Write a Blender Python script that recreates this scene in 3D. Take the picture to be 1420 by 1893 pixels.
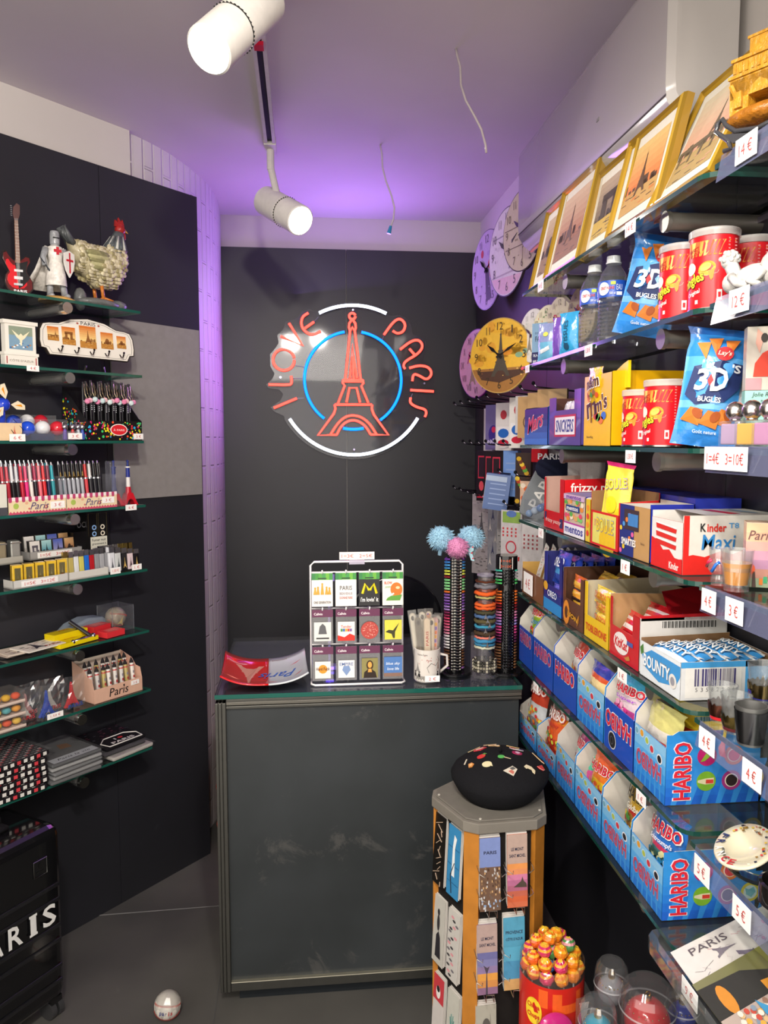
import bpy, math, random
from mathutils import Matrix, Vector
random.seed(7)
for o in list(bpy.data.objects): bpy.data.objects.remove(o)
SC = bpy.context.scene
COL = SC.collection
R = math.radians
PI = math.pi
# ------------------------------------------------------------------ camera
cam_d = bpy.data.cameras.new('camera'); cam = bpy.data.objects.new('camera', cam_d); COL.objects.link(cam)
cam.location = (0, 0, 1.6)
cam.rotation_euler = (R(90 - 5.2), 0, R(-5.9))
cam_d.sensor_fit = 'VERTICAL'; cam_d.sensor_height = 32.0; cam_d.lens = 32.0 * 1450 / 1893
cam_d.clip_start = 0.02
SC.camera = cam
# ------------------------------------------------------------------ colour management, world, lights
SC.view_settings.view_transform = 'Standard'; SC.view_settings.look = 'None'
SC.view_settings.gamma = 1.0; SC.view_settings.exposure = 0.32
w = bpy.data.worlds.new('world'); SC.world = w; w.use_nodes = True
w.node_tree.nodes['Background'].inputs[0].default_value = (1.0, 0.93, 0.84, 1)
w.node_tree.nodes['Background'].inputs[1].default_value = 1.9
SC.cycles.max_bounces = 7; SC.cycles.transparent_max_bounces = 24; SC.cycles.caustics_reflective = False
SC.cycles.sample_clamp_indirect = 4.0
def lamp(name, kind, loc, aim, power, color=(1, .93, .84), size=.1, spot=60, blend=.3):
    d = bpy.data.lights.new(name, kind); d.energy = power; d.color = color
    if kind == 'AREA': d.size = size
    else: d.shadow_soft_size = size
    if kind == 'SPOT': d.spot_size = R(spot); d.spot_blend = blend
    o = bpy.data.objects.new(name, d); COL.objects.link(o); o.location = loc
    o.rotation_euler = (Vector(aim) - Vector(loc)).to_track_quat('-Z', 'Y').to_euler()
    return o
# the shop's ceiling track lights that stand behind and beside the photographer
lamp('track_light_a', 'SPOT', (-.55, .55, 2.5), (.75, 1.7, 1.25), 56, size=.04, spot=62, blend=.6)
lamp('track_light_b', 'SPOT', (.15, .2, 2.5), (-.95, 2.35, 1.6), 85, size=.05, spot=70, blend=.5)
lamp('track_light_c', 'SPOT', (-.1, -.1, 2.5), (.2, 2.6, .75), 75, size=.06, spot=75, blend=.6)
lamp('track_light_d', 'SPOT', (-.25, .3, 2.5), (.75, .9, .9), 40, size=.05, spot=80, blend=.5)
lamp('added_ceiling_fill', 'AREA', (0, -.6, 2.5), (0, .6, 0), 22, size=1.2)  # unseen area lamp added at ceiling height for general base light
# unseen area lamps added for the neon sign's purple-blue spill
lamp('added_neon_spill_a', 'AREA', (.2, 3.5, 2.1), (.15, 3.0, 2.62), 5.5, (.42, .22, 1.0), .5)
lamp('added_neon_spill_b', 'AREA', (-.0, 3.4, 1.9), (-.6, 3.0, 1.9), 2.0, (.5, .2, 1.0), .4)
# ------------------------------------------------------------------ colours and materials
def hx(s):
    s = s.lstrip('#'); v = [int(s[i:i+2], 16) / 255 for i in (0, 2, 4)]
    return tuple(c / 12.92 if c <= .04045 else ((c + .055) / 1.055) ** 2.4 for c in v)
def C3(c): return hx(c) if isinstance(c, str) else c
MATS = {}
def attr_mat(name, rough=.5, metal=0, spec=.5, bump=0, scale=200, emit=0, alpha=None, coat=0, var=0, ior=1.45, trans=0):
    m = bpy.data.materials.new(name); m.use_nodes = True; nt = m.node_tree; N = nt.nodes; Lk = nt.links
    b = N['Principled BSDF']; a = N.new('ShaderNodeAttribute'); a.attribute_name = 'Col'
    b.inputs['Roughness'].default_value = rough; b.inputs['Metallic'].default_value = metal
    b.inputs['Specular IOR Level'].default_value = spec; b.inputs['Coat Weight'].default_value = coat
    b.inputs['Transmission Weight'].default_value = trans; b.inputs['IOR'].default_value = ior
    src = a.outputs['Color']
    if var or bump:
        t = N.new('ShaderNodeTexNoise'); t.inputs['Scale'].default_value = scale; t.inputs['Detail'].default_value = 3
        g = N.new('ShaderNodeTexCoord'); Lk.new(g.outputs['Object'], t.inputs['Vector'])
        if var:
            mr = N.new('ShaderNodeMapRange'); mr.inputs[1].default_value = .3; mr.inputs[2].default_value = .7
            mr.inputs[3].default_value = 1 - var; mr.inputs[4].default_value = 1 + var
            Lk.new(t.outputs['Fac'], mr.inputs[0])
            mx = N.new('ShaderNodeVectorMath'); mx.operation = 'SCALE'; Lk.new(src, mx.inputs[0]); Lk.new(mr.outputs[0], mx.inputs['Scale'])
            src = mx.outputs[0]
        if bump:
            bp = N.new('ShaderNodeBump'); bp.inputs['Strength'].default_value = bump; bp.inputs['Distance'].default_value = .002
            Lk.new(t.outputs['Fac'], bp.inputs['Height']); Lk.new(bp.outputs[0], b.inputs['Normal'])
    Lk.new(src, b.inputs['Base Color'])
    if emit: Lk.new(src, b.inputs['Emission Color']); b.inputs['Emission Strength'].default_value = emit
    if alpha is not None:
        # clear sheet: mostly transparent, reflects at grazing angles, tinted by its own colour
        tr = N.new('ShaderNodeBsdfTransparent'); gl = N.new('ShaderNodeBsdfGlossy'); gl.inputs['Roughness'].default_value = rough
        lw = N.new('ShaderNodeLayerWeight'); lw.inputs['Blend'].default_value = .5
        pw = N.new('ShaderNodeMath'); pw.operation = 'POWER'; pw.inputs[1].default_value = 3.0; Lk.new(lw.outputs['Facing'], pw.inputs[0])
        ad = N.new('ShaderNodeMath'); ad.operation = 'MULTIPLY_ADD'; ad.inputs[1].default_value = .5; ad.inputs[2].default_value = ior - 1.0; Lk.new(pw.outputs[0], ad.inputs[0])
        wm = N.new('ShaderNodeMix'); wm.data_type = 'RGBA'; wm.inputs[0].default_value = .8; wm.inputs[7].default_value = (1, 1, 1, 1); Lk.new(src, wm.inputs[6])
        mix = N.new('ShaderNodeMixShader'); Lk.new(wm.outputs[2], tr.inputs['Color']); Lk.new(ad.outputs[0], mix.inputs[0])
        Lk.new(tr.outputs[0], mix.inputs[1]); Lk.new(gl.outputs[0], mix.inputs[2])
        mix2 = N.new('ShaderNodeMixShader'); mix2.inputs[0].default_value = alpha
        df = N.new('ShaderNodeBsdfDiffuse'); Lk.new(src, df.inputs['Color'])
        Lk.new(mix.outputs[0], mix2.inputs[1]); Lk.new(df.outputs[0], mix2.inputs[2])
        Lk.new(mix2.outputs[0], N['Material Output'].inputs['Surface'])
    MATS[name] = m
    return m
attr_mat('paper', .55, var=.04, scale=90); attr_mat('card', .35, spec=.5, coat=.15, var=.03, scale=60)
attr_mat('gloss', .12, coat=.5); attr_mat('matte', .8, spec=.2, var=.05, scale=40)
attr_mat('fabric', .95, spec=.15, bump=.8, scale=500, var=.12); attr_mat('wood', .35, coat=.2, var=.12, scale=25, bump=.1)
attr_mat('metal', .22, metal=1); attr_mat('brushed', .42, metal=.85, var=.05, scale=30)
attr_mat('foil', .22, spec=.8, coat=.4, bump=1.2, scale=45, var=.08)
attr_mat('clear', .04, alpha=.01, ior=1.03); attr_mat('film', .12, alpha=.05, ior=1.07); attr_mat('tumbler', .06, alpha=.045, ior=1.13); attr_mat('frost', .15, alpha=.35, ior=1.06)
attr_mat('glass', .02, trans=1.0, spec=.5)
attr_mat('neon', .4, emit=4.0); attr_mat('lampface', .4, emit=14.0)
attr_mat('fur', .95, spec=.1, bump=1.5, scale=260, var=.25); attr_mat('stone', .7, bump=1, scale=60, var=.25)
attr_mat('resin', .35, bump=1.4, scale=70, var=.22, coat=.1)
def slate(name, c1, c2, c3, rough=.45, bl=.62, scale=1.0):
    m = bpy.data.materials.new(name); m.use_nodes = True; nt = m.node_tree; N = nt.nodes; Lk = nt.links
    b = N['Principled BSDF']; b.inputs['Roughness'].default_value = rough
    g = N.new('ShaderNodeTexCoord')
    t = N.new('ShaderNodeTexNoise'); t.inputs['Scale'].default_value = 2.2 * scale; t.inputs['Detail'].default_value = 6; Lk.new(g.outputs['Object'], t.inputs[0])
    r = N.new('ShaderNodeValToRGB'); e = r.color_ramp.elements
    e[0].position = .35; e[0].color = (*C3(c1), 1); e[1].position = .65; e[1].color = (*C3(c2), 1); Lk.new(t.outputs['Fac'], r.inputs[0])
    t2 = N.new('ShaderNodeTexNoise'); t2.inputs['Scale'].default_value = 3.6 * scale; t2.inputs['Detail'].default_value = 14; t2.inputs['Roughness'].default_value = .72; t2.inputs['Distortion'].default_value = .6
    Lk.new(g.outputs['Object'], t2.inputs[0])
    r2 = N.new('ShaderNodeValToRGB'); e = r2.color_ramp.elements; e[0].position = bl; e[0].color = (0, 0, 0, 1); e[1].position = bl + .07; e[1].color = (.75, .75, .75, 1)
    Lk.new(t2.outputs['Fac'], r2.inputs[0])
    mx = N.new('ShaderNodeMix'); mx.data_type = 'RGBA'; Lk.new(r2.outputs[0], mx.inputs[0]); Lk.new(r.outputs[0], mx.inputs[6]); mx.inputs[7].default_value = (*C3(c3), 1)
    Lk.new(mx.outputs[2], b.inputs['Base Color']); MATS[name] = m
    return m
slate('slate_panel', '#202025', '#292930', '#403f45', .5, .66, .7)
slate('slate_counter', '#282c2e', '#323639', '#4a4a49', .42, .575, 1.7)
slate('slate_floor', '#4c4b49', '#63615d', '#706d6a', .5, .62, .8)
slate('plaster', '#c9c3be', '#cfc9c4', '#d3cdc8', .8, .7, 1)
def brick_mat():
    m = bpy.data.materials.new('painted_brick'); m.use_nodes = True; N = m.node_tree.nodes; Lk = m.node_tree.links
    b = N['Principled BSDF']; b.inputs['Roughness'].default_value = .6; b.inputs['Base Color'].default_value = (*hx('#cfc8cc'), 1)
    uv = N.new('ShaderNodeUVMap'); uv.uv_map = 'UV'
    br = N.new('ShaderNodeTexBrick'); br.inputs['Scale'].default_value = 1; br.inputs['Brick Width'].default_value = .23; br.inputs['Row Height'].default_value = .05
    br.inputs['Mortar Size'].default_value = .006; br.inputs['Mortar Smooth'].default_value = .6; br.inputs['Color1'].default_value = (1, 1, 1, 1); br.inputs['Color2'].default_value = (.85, .85, .85, 1); br.inputs['Mortar'].default_value = (0, 0, 0, 1)
    Lk.new(uv.outputs[0], br.inputs['Vector'])
    bp = N.new('ShaderNodeBump'); bp.inputs['Strength'].default_value = .9; bp.inputs['Distance'].default_value = .006
    Lk.new(br.outputs['Color'], bp.inputs['Height']); Lk.new(bp.outputs[0], b.inputs['Normal']); MATS['painted_brick'] = m
brick_mat()
# ------------------------------------------------------------------ lettering
_TX = {}
def glyphs(s, bold=.0, shear=0.0):
    bold = min(bold * .45, .05)
    if '€' in s: bold = 0
    k = (s, bold, shear)
    if k not in _TX:
        cu = bpy.data.curves.new('t', 'FONT'); cu.body = s; cu.resolution_u = 2; cu.offset = bold; cu.shear = shear; cu.align_x = 'LEFT'
        ob = bpy.data.objects.new('t', cu); COL.objects.link(ob)
        dg = bpy.context.evaluated_depsgraph_get(); me = bpy.data.meshes.new_from_object(ob.evaluated_get(dg))
        vs = [(v.co.x, v.co.y) for v in me.vertices]; fs = [tuple(p.vertices) for p in me.polygons]
        bpy.data.meshes.remove(me); bpy.data.objects.remove(ob); bpy.data.curves.remove(cu)
        xs = [v[0] for v in vs] or [0, 1]; ys = [v[1] for v in vs] or [0, 1]
        _TX[k] = (vs, fs, min(xs), max(xs), min(ys), max(ys))
    return _TX[k]
# ------------------------------------------------------------------ mesh builder
class MB:
    def __init__(s, mat='card', col='#ffffff'):
        s.V = []; s.F = []; s.FM = []; s.FC = []; s.mat = mat; s.col = col; s.M = Matrix(); s.mats = []; s.cr = 0
    def at(s, loc=(0, 0, 0), rz=0, rx=0, ry=0, sc=1):
        s.M = Matrix.Translation(loc) @ Matrix.Rotation(rz, 4, 'Z') @ Matrix.Rotation(ry, 4, 'Y') @ Matrix.Rotation(rx, 4, 'X') @ Matrix.Scale(sc, 4)
        return s
    def add(s, vs, fs, col=None, mat=None):
        b = len(s.V); c = C3(col if col is not None else s.col); m = mat or s.mat
        if m not in s.mats: s.mats.append(m)
        mi = s.mats.index(m)
        if s.cr: vs = [((s.cr - v[1]) * math.sin(v[0] / s.cr), -(s.cr - v[1]) * math.cos(v[0] / s.cr), v[2]) for v in vs]   # wrap a flat print round a cylinder
        s.V.extend([tuple(s.M @ Vector(v)) for v in vs])
        for f in fs: s.F.append([b + i for i in f]); s.FM.append(mi); s.FC.append(c)
    def bx(s, x0, x1, y0, y1, z0, z1, col=None, mat=None, skip=''):
        v = [(x0, y0, z0), (x1, y0, z0), (x1, y1, z0), (x0, y1, z0), (x0, y0, z1), (x1, y0, z1), (x1, y1, z1), (x0, y1, z1)]
        f = {'b': (3, 2, 1, 0), 't': (4, 5, 6, 7), 'f': (0, 1, 5, 4), 'k': (2, 3, 7, 6), 'l': (3, 0, 4, 7), 'r': (1, 2, 6, 5)}
        s.add(v, [f[k] for k in f if k not in skip], col, mat)
    def rect(s, x0, z0, x1, z1, y=0, col=None, mat=None): s.add([(x0, y, z0), (x1, y, z0), (x1, y, z1), (x0, y, z1)], [(0, 1, 2, 3)], col, mat)
    def poly(s, pts, col=None, mat=None): s.add(pts, [tuple(range(len(pts)))], col, mat)
    def pz(s, pts, y=0, col=None, mat=None): s.add([(p[0], y, p[1]) for p in pts], [tuple(range(len(pts)))], col, mat)
    def prism(s, pts, y0, y1, col=None, mat=None):     # outline in x,z pushed along y
        n = len(pts); v = [(p[0], y0, p[1]) for p in pts] + [(p[0], y1, p[1]) for p in pts]
        s.add(v, [tuple(range(n)), tuple(range(2 * n - 1, n - 1, -1))] + [(i, i + n, (i + 1) % n + n, (i + 1) % n) for i in range(n)], col, mat)
    def slab(s, pts, z0, z1, col=None, mat=None):      # outline in x,y pushed along z
        n = len(pts); v = [(p[0], p[1], z0) for p in pts] + [(p[0], p[1], z1) for p in pts]
        s.add(v, [tuple(range(n - 1, -1, -1)), tuple(range(n, 2 * n))] + [(i, (i + 1) % n, (i + 1) % n + n, i + n) for i in range(n)], col, mat)
    def disc(s, x, z, rx, rz=None, y=0, col=None, mat=None, n=20, a=0):
        rz = rz or rx
        s.pz([(x + rx * math.cos(t) * math.cos(a) - rz * math.sin(t) * math.sin(a), z + rx * math.cos(t) * math.sin(a) + rz * math.sin(t) * math.cos(a)) for t in [2 * PI * i / n for i in range(n)]], y, col, mat)
    def ring(s, x, z, r0, r1, y=0, col=None, mat=None, n=32, e=1.0):
        v = []
        for i in range(n):
            t = 2 * PI * i / n; v += [(x + r0 * math.cos(t), y, z + r0 * e * math.sin(t)), (x + r1 * math.cos(t), y, z + r1 * e * math.sin(t))]
        s.add(v, [(2 * i, 2 * i + 1, (2 * i + 3) % (2 * n), (2 * i + 2) % (2 * n)) for i in range(n)], col, mat)
    def lathe(s, prof, n=24, c=(0, 0, 0), col=None, mat=None, cols=None):
        v = []; N_ = len(prof)
        for r, z in prof:
            for i in range(n):
                t = 2 * PI * i / n; v.append((c[0] + r * math.cos(t), c[1] + r * math.sin(t), c[2] + z))
        for k in range(N_ - 1):
            s.add(v[k * n:(k + 2) * n], [(i, (i + 1) % n, (i + 1) % n + n, i + n) for i in range(n)], cols[k] if cols else col, mat)
    def cyl(s, p0, p1, r0, r1=None, n=12, caps=True, col=None, mat=None):
        p0 = Vector(p0); p1 = Vector(p1); r1 = r0 if r1 is None else r1; d = (p1 - p0).normalized()
        a = d.orthogonal().normalized(); b = d.cross(a); v = []
        for p, r in ((p0, r0), (p1, r1)):
            for i in range(n):
                t = 2 * PI * i / n; v.append(tuple(p + a * (r * math.cos(t)) + b * (r * math.sin(t))))
        f = [(i, (i + 1) % n, (i + 1) % n + n, i + n) for i in range(n)]
        if caps: f += [tuple(range(n - 1, -1, -1)), tuple(range(n, 2 * n))]
        s.add(v, f, col, mat)
    def tube(s, pts, r, n=8, col=None, mat=None, closed=False):
        P = [Vector(p) for p in pts]; m = len(P); v = []; a = None
        for k, p in enumerate(P):
            if closed: d = (P[(k + 1) % m] - P[k - 1])
            else: d = (P[min(k + 1, m - 1)] - P[max(k - 1, 0)])
            d.normalize()
            a = d.orthogonal().normalized() if a is None else (a - d * a.dot(d)).normalized()
            b = d.cross(a); rr = r[k] if isinstance(r, (list, tuple)) else r
            for i in range(n):
                t = 2 * PI * i / n; v.append(tuple(p + a * (rr * math.cos(t)) + b * (rr * math.sin(t))))
        f = []
        for k in range(m if closed else m - 1):
            j = (k + 1) % m
            f += [(k * n + i, k * n + (i + 1) % n, j * n + (i + 1) % n, j * n + i) for i in range(n)]
        if not closed: f += [tuple(range(n - 1, -1, -1)), tuple(range((m - 1) * n, m * n))]
        s.add(v, f, col, mat)
    def ball(s, c, r, n=14, m=9, col=None, mat=None, sz=(1, 1, 1)):
        v = [(c[0], c[1], c[2] - r * sz[2])]
        for k in range(1, m):
            p = -PI / 2 + PI * k / m
            for i in range(n):
                t = 2 * PI * i / n; v.append((c[0] + r * sz[0] * math.cos(p) * math.cos(t), c[1] + r * sz[1] * math.cos(p) * math.sin(t), c[2] + r * sz[2] * math.sin(p)))
        v.append((c[0], c[1], c[2] + r * sz[2])); f = []
        for i in range(n):
            f.append((0, 1 + (i + 1) % n, 1 + i))
            for k in range(m - 2): a = 1 + k * n; f.append((a + i, a + (i + 1) % n, a + n + (i + 1) % n, a + n + i))
            f.append((1 + (m - 2) * n + i, 1 + (m - 2) * n + (i + 1) % n, len(v) - 1))
        s.add(v, f, col, mat)
    def text(s, t, x, z, w, h, y=-.0006, col='#ffffff', mat=None, bold=.0, shear=0, rot=0, plane='xz', out=None, ow=.03):
        # lettering centred on x,z in a w by h box on the y plane, facing -y; out = outline colour
        if out is not None:
            s.text(t, x, z, w * 1.03, h * 1.12, y, out, mat, bold + ow, shear, rot, plane); y -= .0005
        vs, fs, a0, a1, b0, b1 = glyphs(t, bold, shear); kx = w / max(a1 - a0, 1e-6); kz = h / max(b1 - b0, 1e-6); cr, sr = math.cos(rot), math.sin(rot); v = []
        for p in vs:
            u = (p[0] - (a0 + a1) / 2) * kx; q = (p[1] - (b0 + b1) / 2) * kz; u, q = u * cr - q * sr, u * sr + q * cr
            if plane == 'xz': v.append((x + u, y, z + q))
            elif plane == 'xy': v.append((x + u, z + q, y))
            else: v.append((y, x + u, z + q))
        s.add(v, fs, col, mat or 'paper')
    def build(s, name, parent=None, smooth=False, bevel=0, seg=2, subsurf=0, solid=0):
        me = bpy.data.meshes.new(name); me.from_pydata(s.V, [], s.F)
        for m in s.mats: me.materials.append(MATS[m])
        me.polygons.foreach_set('material_index', s.FM)
        ca = me.color_attributes.new('Col', 'FLOAT_COLOR', 'CORNER'); arr = []
        for f, c in zip(s.F, s.FC): arr.extend([c[0], c[1], c[2], 1.0] * len(f))
        ca.data.foreach_set('color', arr)
        if smooth:
            me.polygons.foreach_set('use_smooth', [True] * len(s.F)); me.update()
            if smooth is not True: me.set_sharp_from_angle(angle=R(smooth))
        o = bpy.data.objects.new(name, me); COL.objects.link(o)
        if parent is not None: o.parent = parent
        if bevel:
            b = o.modifiers.new('b', 'BEVEL'); b.width = bevel; b.segments = seg; b.limit_method = 'ANGLE'; b.angle_limit = R(40)
        if solid: q = o.modifiers.new('s', 'SOLIDIFY'); q.thickness = solid
        if subsurf: q = o.modifiers.new('u', 'SUBSURF'); q.levels = subsurf; q.render_levels = subsurf
        return o
def tag(o, label, cat, group=None):
    o['label'] = label; o['category'] = cat
    if group: o['group'] = group
    return o
def struct(o): o['kind'] = 'structure'; return o
def thing(name, label, cat, loc=(0, 0, 0), rz=0, group=None, tilt=None):
    o = bpy.data.objects.new(name, None); COL.objects.link(o); o.location = loc
    o.rotation_euler = (tilt[0], tilt[1], rz) if tilt else (0, 0, rz); o.empty_display_size = .02
    return tag(o, label, cat, group)
def place(o, loc, rz=0, tilt=None):
    o.location = loc; o.rotation_euler = (tilt[0], tilt[1], rz) if tilt else (0, 0, rz); return o
def dup(root, loc, rz, label, group=None, tilt=None):
    r = root.copy(); COL.objects.link(r); place(r, loc, rz, tilt); r['label'] = label
    if group: r['group'] = group
    for ch in list(root.children):
        c = ch.copy(); COL.objects.link(c); c.parent = r
        for g in ch.children: d = g.copy(); COL.objects.link(d); d.parent = c
    return r
# wall frames.  right-hand shelving: items face -x.   left-hand shelving: u along the wall, n out from it
RR = -PI / 2
P0 = Vector((-.375, 2.977, 0)); UU = Vector((.66, .751, 0)).normalized(); NN = Vector((UU.y, -UU.x, 0)); RL = math.atan2(UU.y, UU.x)
def LP(u, n, z): p = P0 + UU * u + NN * n; return (p.x, p.y, z)
# ================================================================== THE ROOM
CH = 2.62
m = MB('slate_floor'); m.bx(-2.2, 1.4, -1.5, 4.2, -.05, 0); struct(m.build('floor'))
m = MB('plaster'); m.bx(-2.6, 1.4, -1.5, 4.2, CH, CH + .05); struct(m.build('ceiling'))
m = MB('plaster'); m.bx(-1.3, 1.4, 3.72, 3.8, 0, CH); struct(m.build('wall_back'))
m = MB('plaster'); m.bx(.84, .92, -1.5, 3.8, 0, CH)
m.bx(.838, .84, .85, .853, 2.26, CH, '#777777', 'matte'); struct(m.build('wall_right'))
m = MB('plaster'); m.at((P0.x, P0.y, 0), RL); m.bx(-3.2, -.28, .0, .1, 0, CH); struct(m.build('wall_left'))
# curved painted-brick wall with UVs in metres
pth = [(-.80, 2.62), (-.70, 2.68), (-.62, 2.745), (-.549, 2.81), (-.515, 2.866), (-.484, 2.925), (-.460, 2.975), (-.440, 3.03), (-.418, 3.095), (-.400, 3.16), (-.381, 3.23), (-.367, 3.295), (-.357, 3.38), (-.353, 3.47), (-.356, 3.6), (-.362, 3.73)]
L_ = [0]
for a, b in zip(pth, pth[1:]): L_.append(L_[-1] + math.dist(a, b))
me = bpy.data.meshes.new('wall_curved'); vs = []
for p in pth: vs += [(p[0], p[1], 0), (p[0], p[1], CH)]
fs = [(2 * i, 2 * i + 2, 2 * i + 3, 2 * i + 1) for i in range(len(pth) - 1)]
me.from_pydata(vs, [], fs); uvl = me.uv_layers.new(name='UV')
for p in me.polygons:
    for li in p.loop_indices: vi = me.loops[li].vertex_index; uvl.data[li].uv = (vs[vi][2], L_[vi // 2])
me.polygons.foreach_set('use_smooth', [True] * len(fs)); me.materials.append(MATS['painted_brick'])
o = bpy.data.objects.new('wall_curved', me); COL.objects.link(o); struct(o)
# dark slate cladding
m = MB('slate_panel'); m.at((P0.x, P0.y, 0), RL); m.bx(-.405, 0, -.004, .018, 0, 2.475); o = m.build('trim_1'); struct(o)
m = MB('slate_panel'); m.at((P0.x, P0.y, 0), RL); m.bx(-2.6, -.407, -.004, .018, 0, 2.475); struct(m.build('trim_2'))
m = MB('slate_panel'); m.bx(-.37, .2055, 3.70, 3.72, 0, 2.475); m.bx(.2085, .84, 3.70, 3.72, 0, 2.475); struct(m.build('trim_3'))
m = MB('slate_panel')
for a, b in ((-1.5, .3), (.303, 1.45), (1.453, 2.6), (2.603, 3.72)): m.bx(.82, .84, a, b, 0, 2.24)
struct(m.build('trim_4'))
# slim metal trims on the panels between clocks and shelves, floor joint
m = MB('brushed', '#8a8294'); m.bx(.808, .82, 1.3, 3.69, 1.985, 1.995); struct(m.build('trim_5'))
m = MB('matte', '#8f8f8c'); m.at((0, 0, 0)); m.poly([(-.72, 2.60, .0015), (-.2, 2.618, .0015), (-.2, 2.622, .0015), (-.72, 2.606, .0015)])
m.poly([(-.262, 1.2, .0015), (-.259, 1.2, .0015), (-.259, 2.6, .0015), (-.262, 2.6, .0015)], '#5b5b5a'); struct(m.build('trim_6'))
# plain grey board screwed to the dark panel
m = MB('matte', '#8d8986'); m.at((P0.x, P0.y, 0), RL); m.bx(-.384, -.008, -.010, -.0045, 1.402, 2.0)
tag(m.build('blank_board'), 'plain grey blank board fixed flat to the dark wall panel beside the souvenir shelves', 'board')
# track, lights, loose wires
t = thing('light_track', 'white ceiling light track with dark slot running towards the neon sign', 'light track', (-.10, 0, CH))
m = MB('matte', '#cfc9c9'); m.bx(-.018, -.008, -.8, 2.88, -.03, 0); m.bx(.008, .018, -.8, 2.88, -.03, 0); m.build('rail', t)
m = MB('matte', '#33303a'); m.bx(-.008, .008, -.8, 2.79, -.022, 0); m.build('slot', t)
m = MB('gloss', '#d1243f'); m.bx(-.012, .012, 2.07, 2.10, -.04, -.03); m.build('connector', t)
def spot(name, label, rear, face, mount):
    t = thing(name, label, 'spotlight', rear); r_ = Vector(face) - Vector(rear); L = r_.length; q = r_.to_track_quat('Z', 'Y')
    M = q.to_matrix().to_4x4()
    m = MB('matte', '#d9d5cf'); m.M = M; rad = .05
    m.lathe([(0, 0), (rad, 0), (rad, L * .58)], 32); m.lathe([(rad, L * .6), (rad, L - .003), (rad - .004, L), (rad - .006, L - .006)], 32); m.build('housing', t, 50)
    m = MB('matte', '#222222'); m.M = M; m.lathe([(rad * .985, L * .58), (rad * .985, L * .6)], 32)
    for i in range(36):
        a = 2 * PI * i / 36; m.lathe([(.0035, 0), (0, .001)], 4, (rad * math.cos(a), rad * math.sin(a), L * .59))
    m.build('vent_ring', t)
    m = MB('lampface', '#fff4e2'); m.M = M; m.lathe([(rad - .007, L - .007), (0, L - .007)], 32); m.build('lens', t)
    m = MB('matte', '#cfcac6'); c = Vector(mount) - Vector(rear)
    m.cyl(c, c + Vector((0, 0, -.07)), .013); m.bx(c.x - .02, c.x + .02, c.y - .05, c.y + .05, c.z - .004, c.z + .022)
    mid = r_ * .35; m.cyl(c + Vector((0, 0, -.06)), mid + Vector((0, 0, .03)), .012, .012); m.build('arm', t)
    return t
spot('track_spotlight', 'white cylindrical track spotlight at the ceiling, lit lens turned down towards the shelving', (-.118, 2.86, 2.435), (.0, 2.70, 2.328), (-.10, 2.80, 2.59))
spot('track_spotlight', 'large white cylindrical track spotlight cut off by the top of the picture', (-.075, 1.83, 2.56), (-.182, 1.69, 2.385), (-.10, 1.86, 2.59))
d = (Vector((.0, 2.70, 2.328)) - Vector((-.118, 2.86, 2.435))).normalized()
lamp('spot_beam_a', 'SPOT', Vector((.0, 2.70, 2.328)) + d * .01, Vector((.0, 2.70, 2.328)) + d * 1, 14, size=.03, spot=75, blend=.6)
d = (Vector((-.182, 1.69, 2.385)) - Vector((-.075, 1.83, 2.56))).normalized()
lamp('spot_beam_b', 'SPOT', Vector((-.182, 1.69, 2.385)) + d * .01, Vector((-.182, 1.69, 2.385)) + d * 1, 22, size=.03, spot=75, blend=.6)
m = MB('gloss', '#b9aeb0'); m.tube([(.408, 2.12, 2.62), (.412, 2.12, 2.60), (.42, 2.12, 2.575), (.422, 2.12, 2.53), (.436, 2.12, 2.49), (.458, 2.12, 2.455), (.478, 2.12, 2.42), (.49, 2.12, 2.38), (.492, 2.12, 2.36)], .0032, 8)
tag(m.build('loose_wire', None, True), 'bare white wire end hanging from the ceiling, the plain one without a tip', 'wire')
t = thing('loose_wire', 'white wire hanging from the ceiling with a blue connector on its tip', 'wire', (.277, 2.808, 2.62))
m = MB('gloss', '#c9bfc8'); m.tube([(0, 0, 0), (.006, 0, -.03), (.008, 0, -.075), (.02, 0, -.12), (.04, 0, -.17), (.05, 0, -.21), (.046, 0, -.25), (.036, 0, -.275)], .003, 8); m.build('cable', t, True)
m = MB('gloss', '#2f86b8'); m.cyl((.037, 0, -.272), (.030, 0, -.298), .005, .008); m.build('connector_tip', t, 50)
# ------------------------------------------------------------------ air conditioner
t = thing('air_conditioner', 'white wall-mounted air conditioner above the gold picture frames', 'air conditioner', (.82, 1.467, 2.194))
prof = [(0, 0), (-.09, 0), (-.115, .02), (-.132, .045), (-.135, .075), (-.135, .29), (-.13, .305), (-.115, .31), (0, .31)]
m = MB('gloss', '#b5b0ad'); n = len(prof); v = []
for y, s_ in ((0, .9), (.012, 1), (1.03, 1), (1.04, .96)):
    v += [(p[0] * s_, y, .155 + (p[1] - .155) * s_) for p in prof]
f = [tuple(range(n - 1, -1, -1)), tuple(range(3 * n, 4 * n))]
for k in range(3): f += [(k * n + i, k * n + (i + 1) % n, (k + 1) * n + (i + 1) % n, (k + 1) * n + i) for i in range(n)]
m.add(v, f); m.build('casing', t, 35)
m = MB('matte', '#5b545c'); m.tube([(-.1335, .012, .055), (-.1335, 1.03, .055)], .002, 6); m.build('panel_gap', t)
m = MB('matte', '#58545a'); m.bx(-.1362, -.1348, .35, .365, .14, .147, '#8b868a'); m.build('badge', t)
m = MB('gloss', '#cfcac5'); m.tube([(.812, 1.235, 2.62), (.812, 1.25, 2.5), (.812, 1.25, 2.4), (.812, 1.24, 2.26), (.81, 1.20, 2.06)], .005, 8)
tag(m.build('wall_cable', None, True), 'thin white cable running down the pale wall beside the air conditioner', 'cable')
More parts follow.
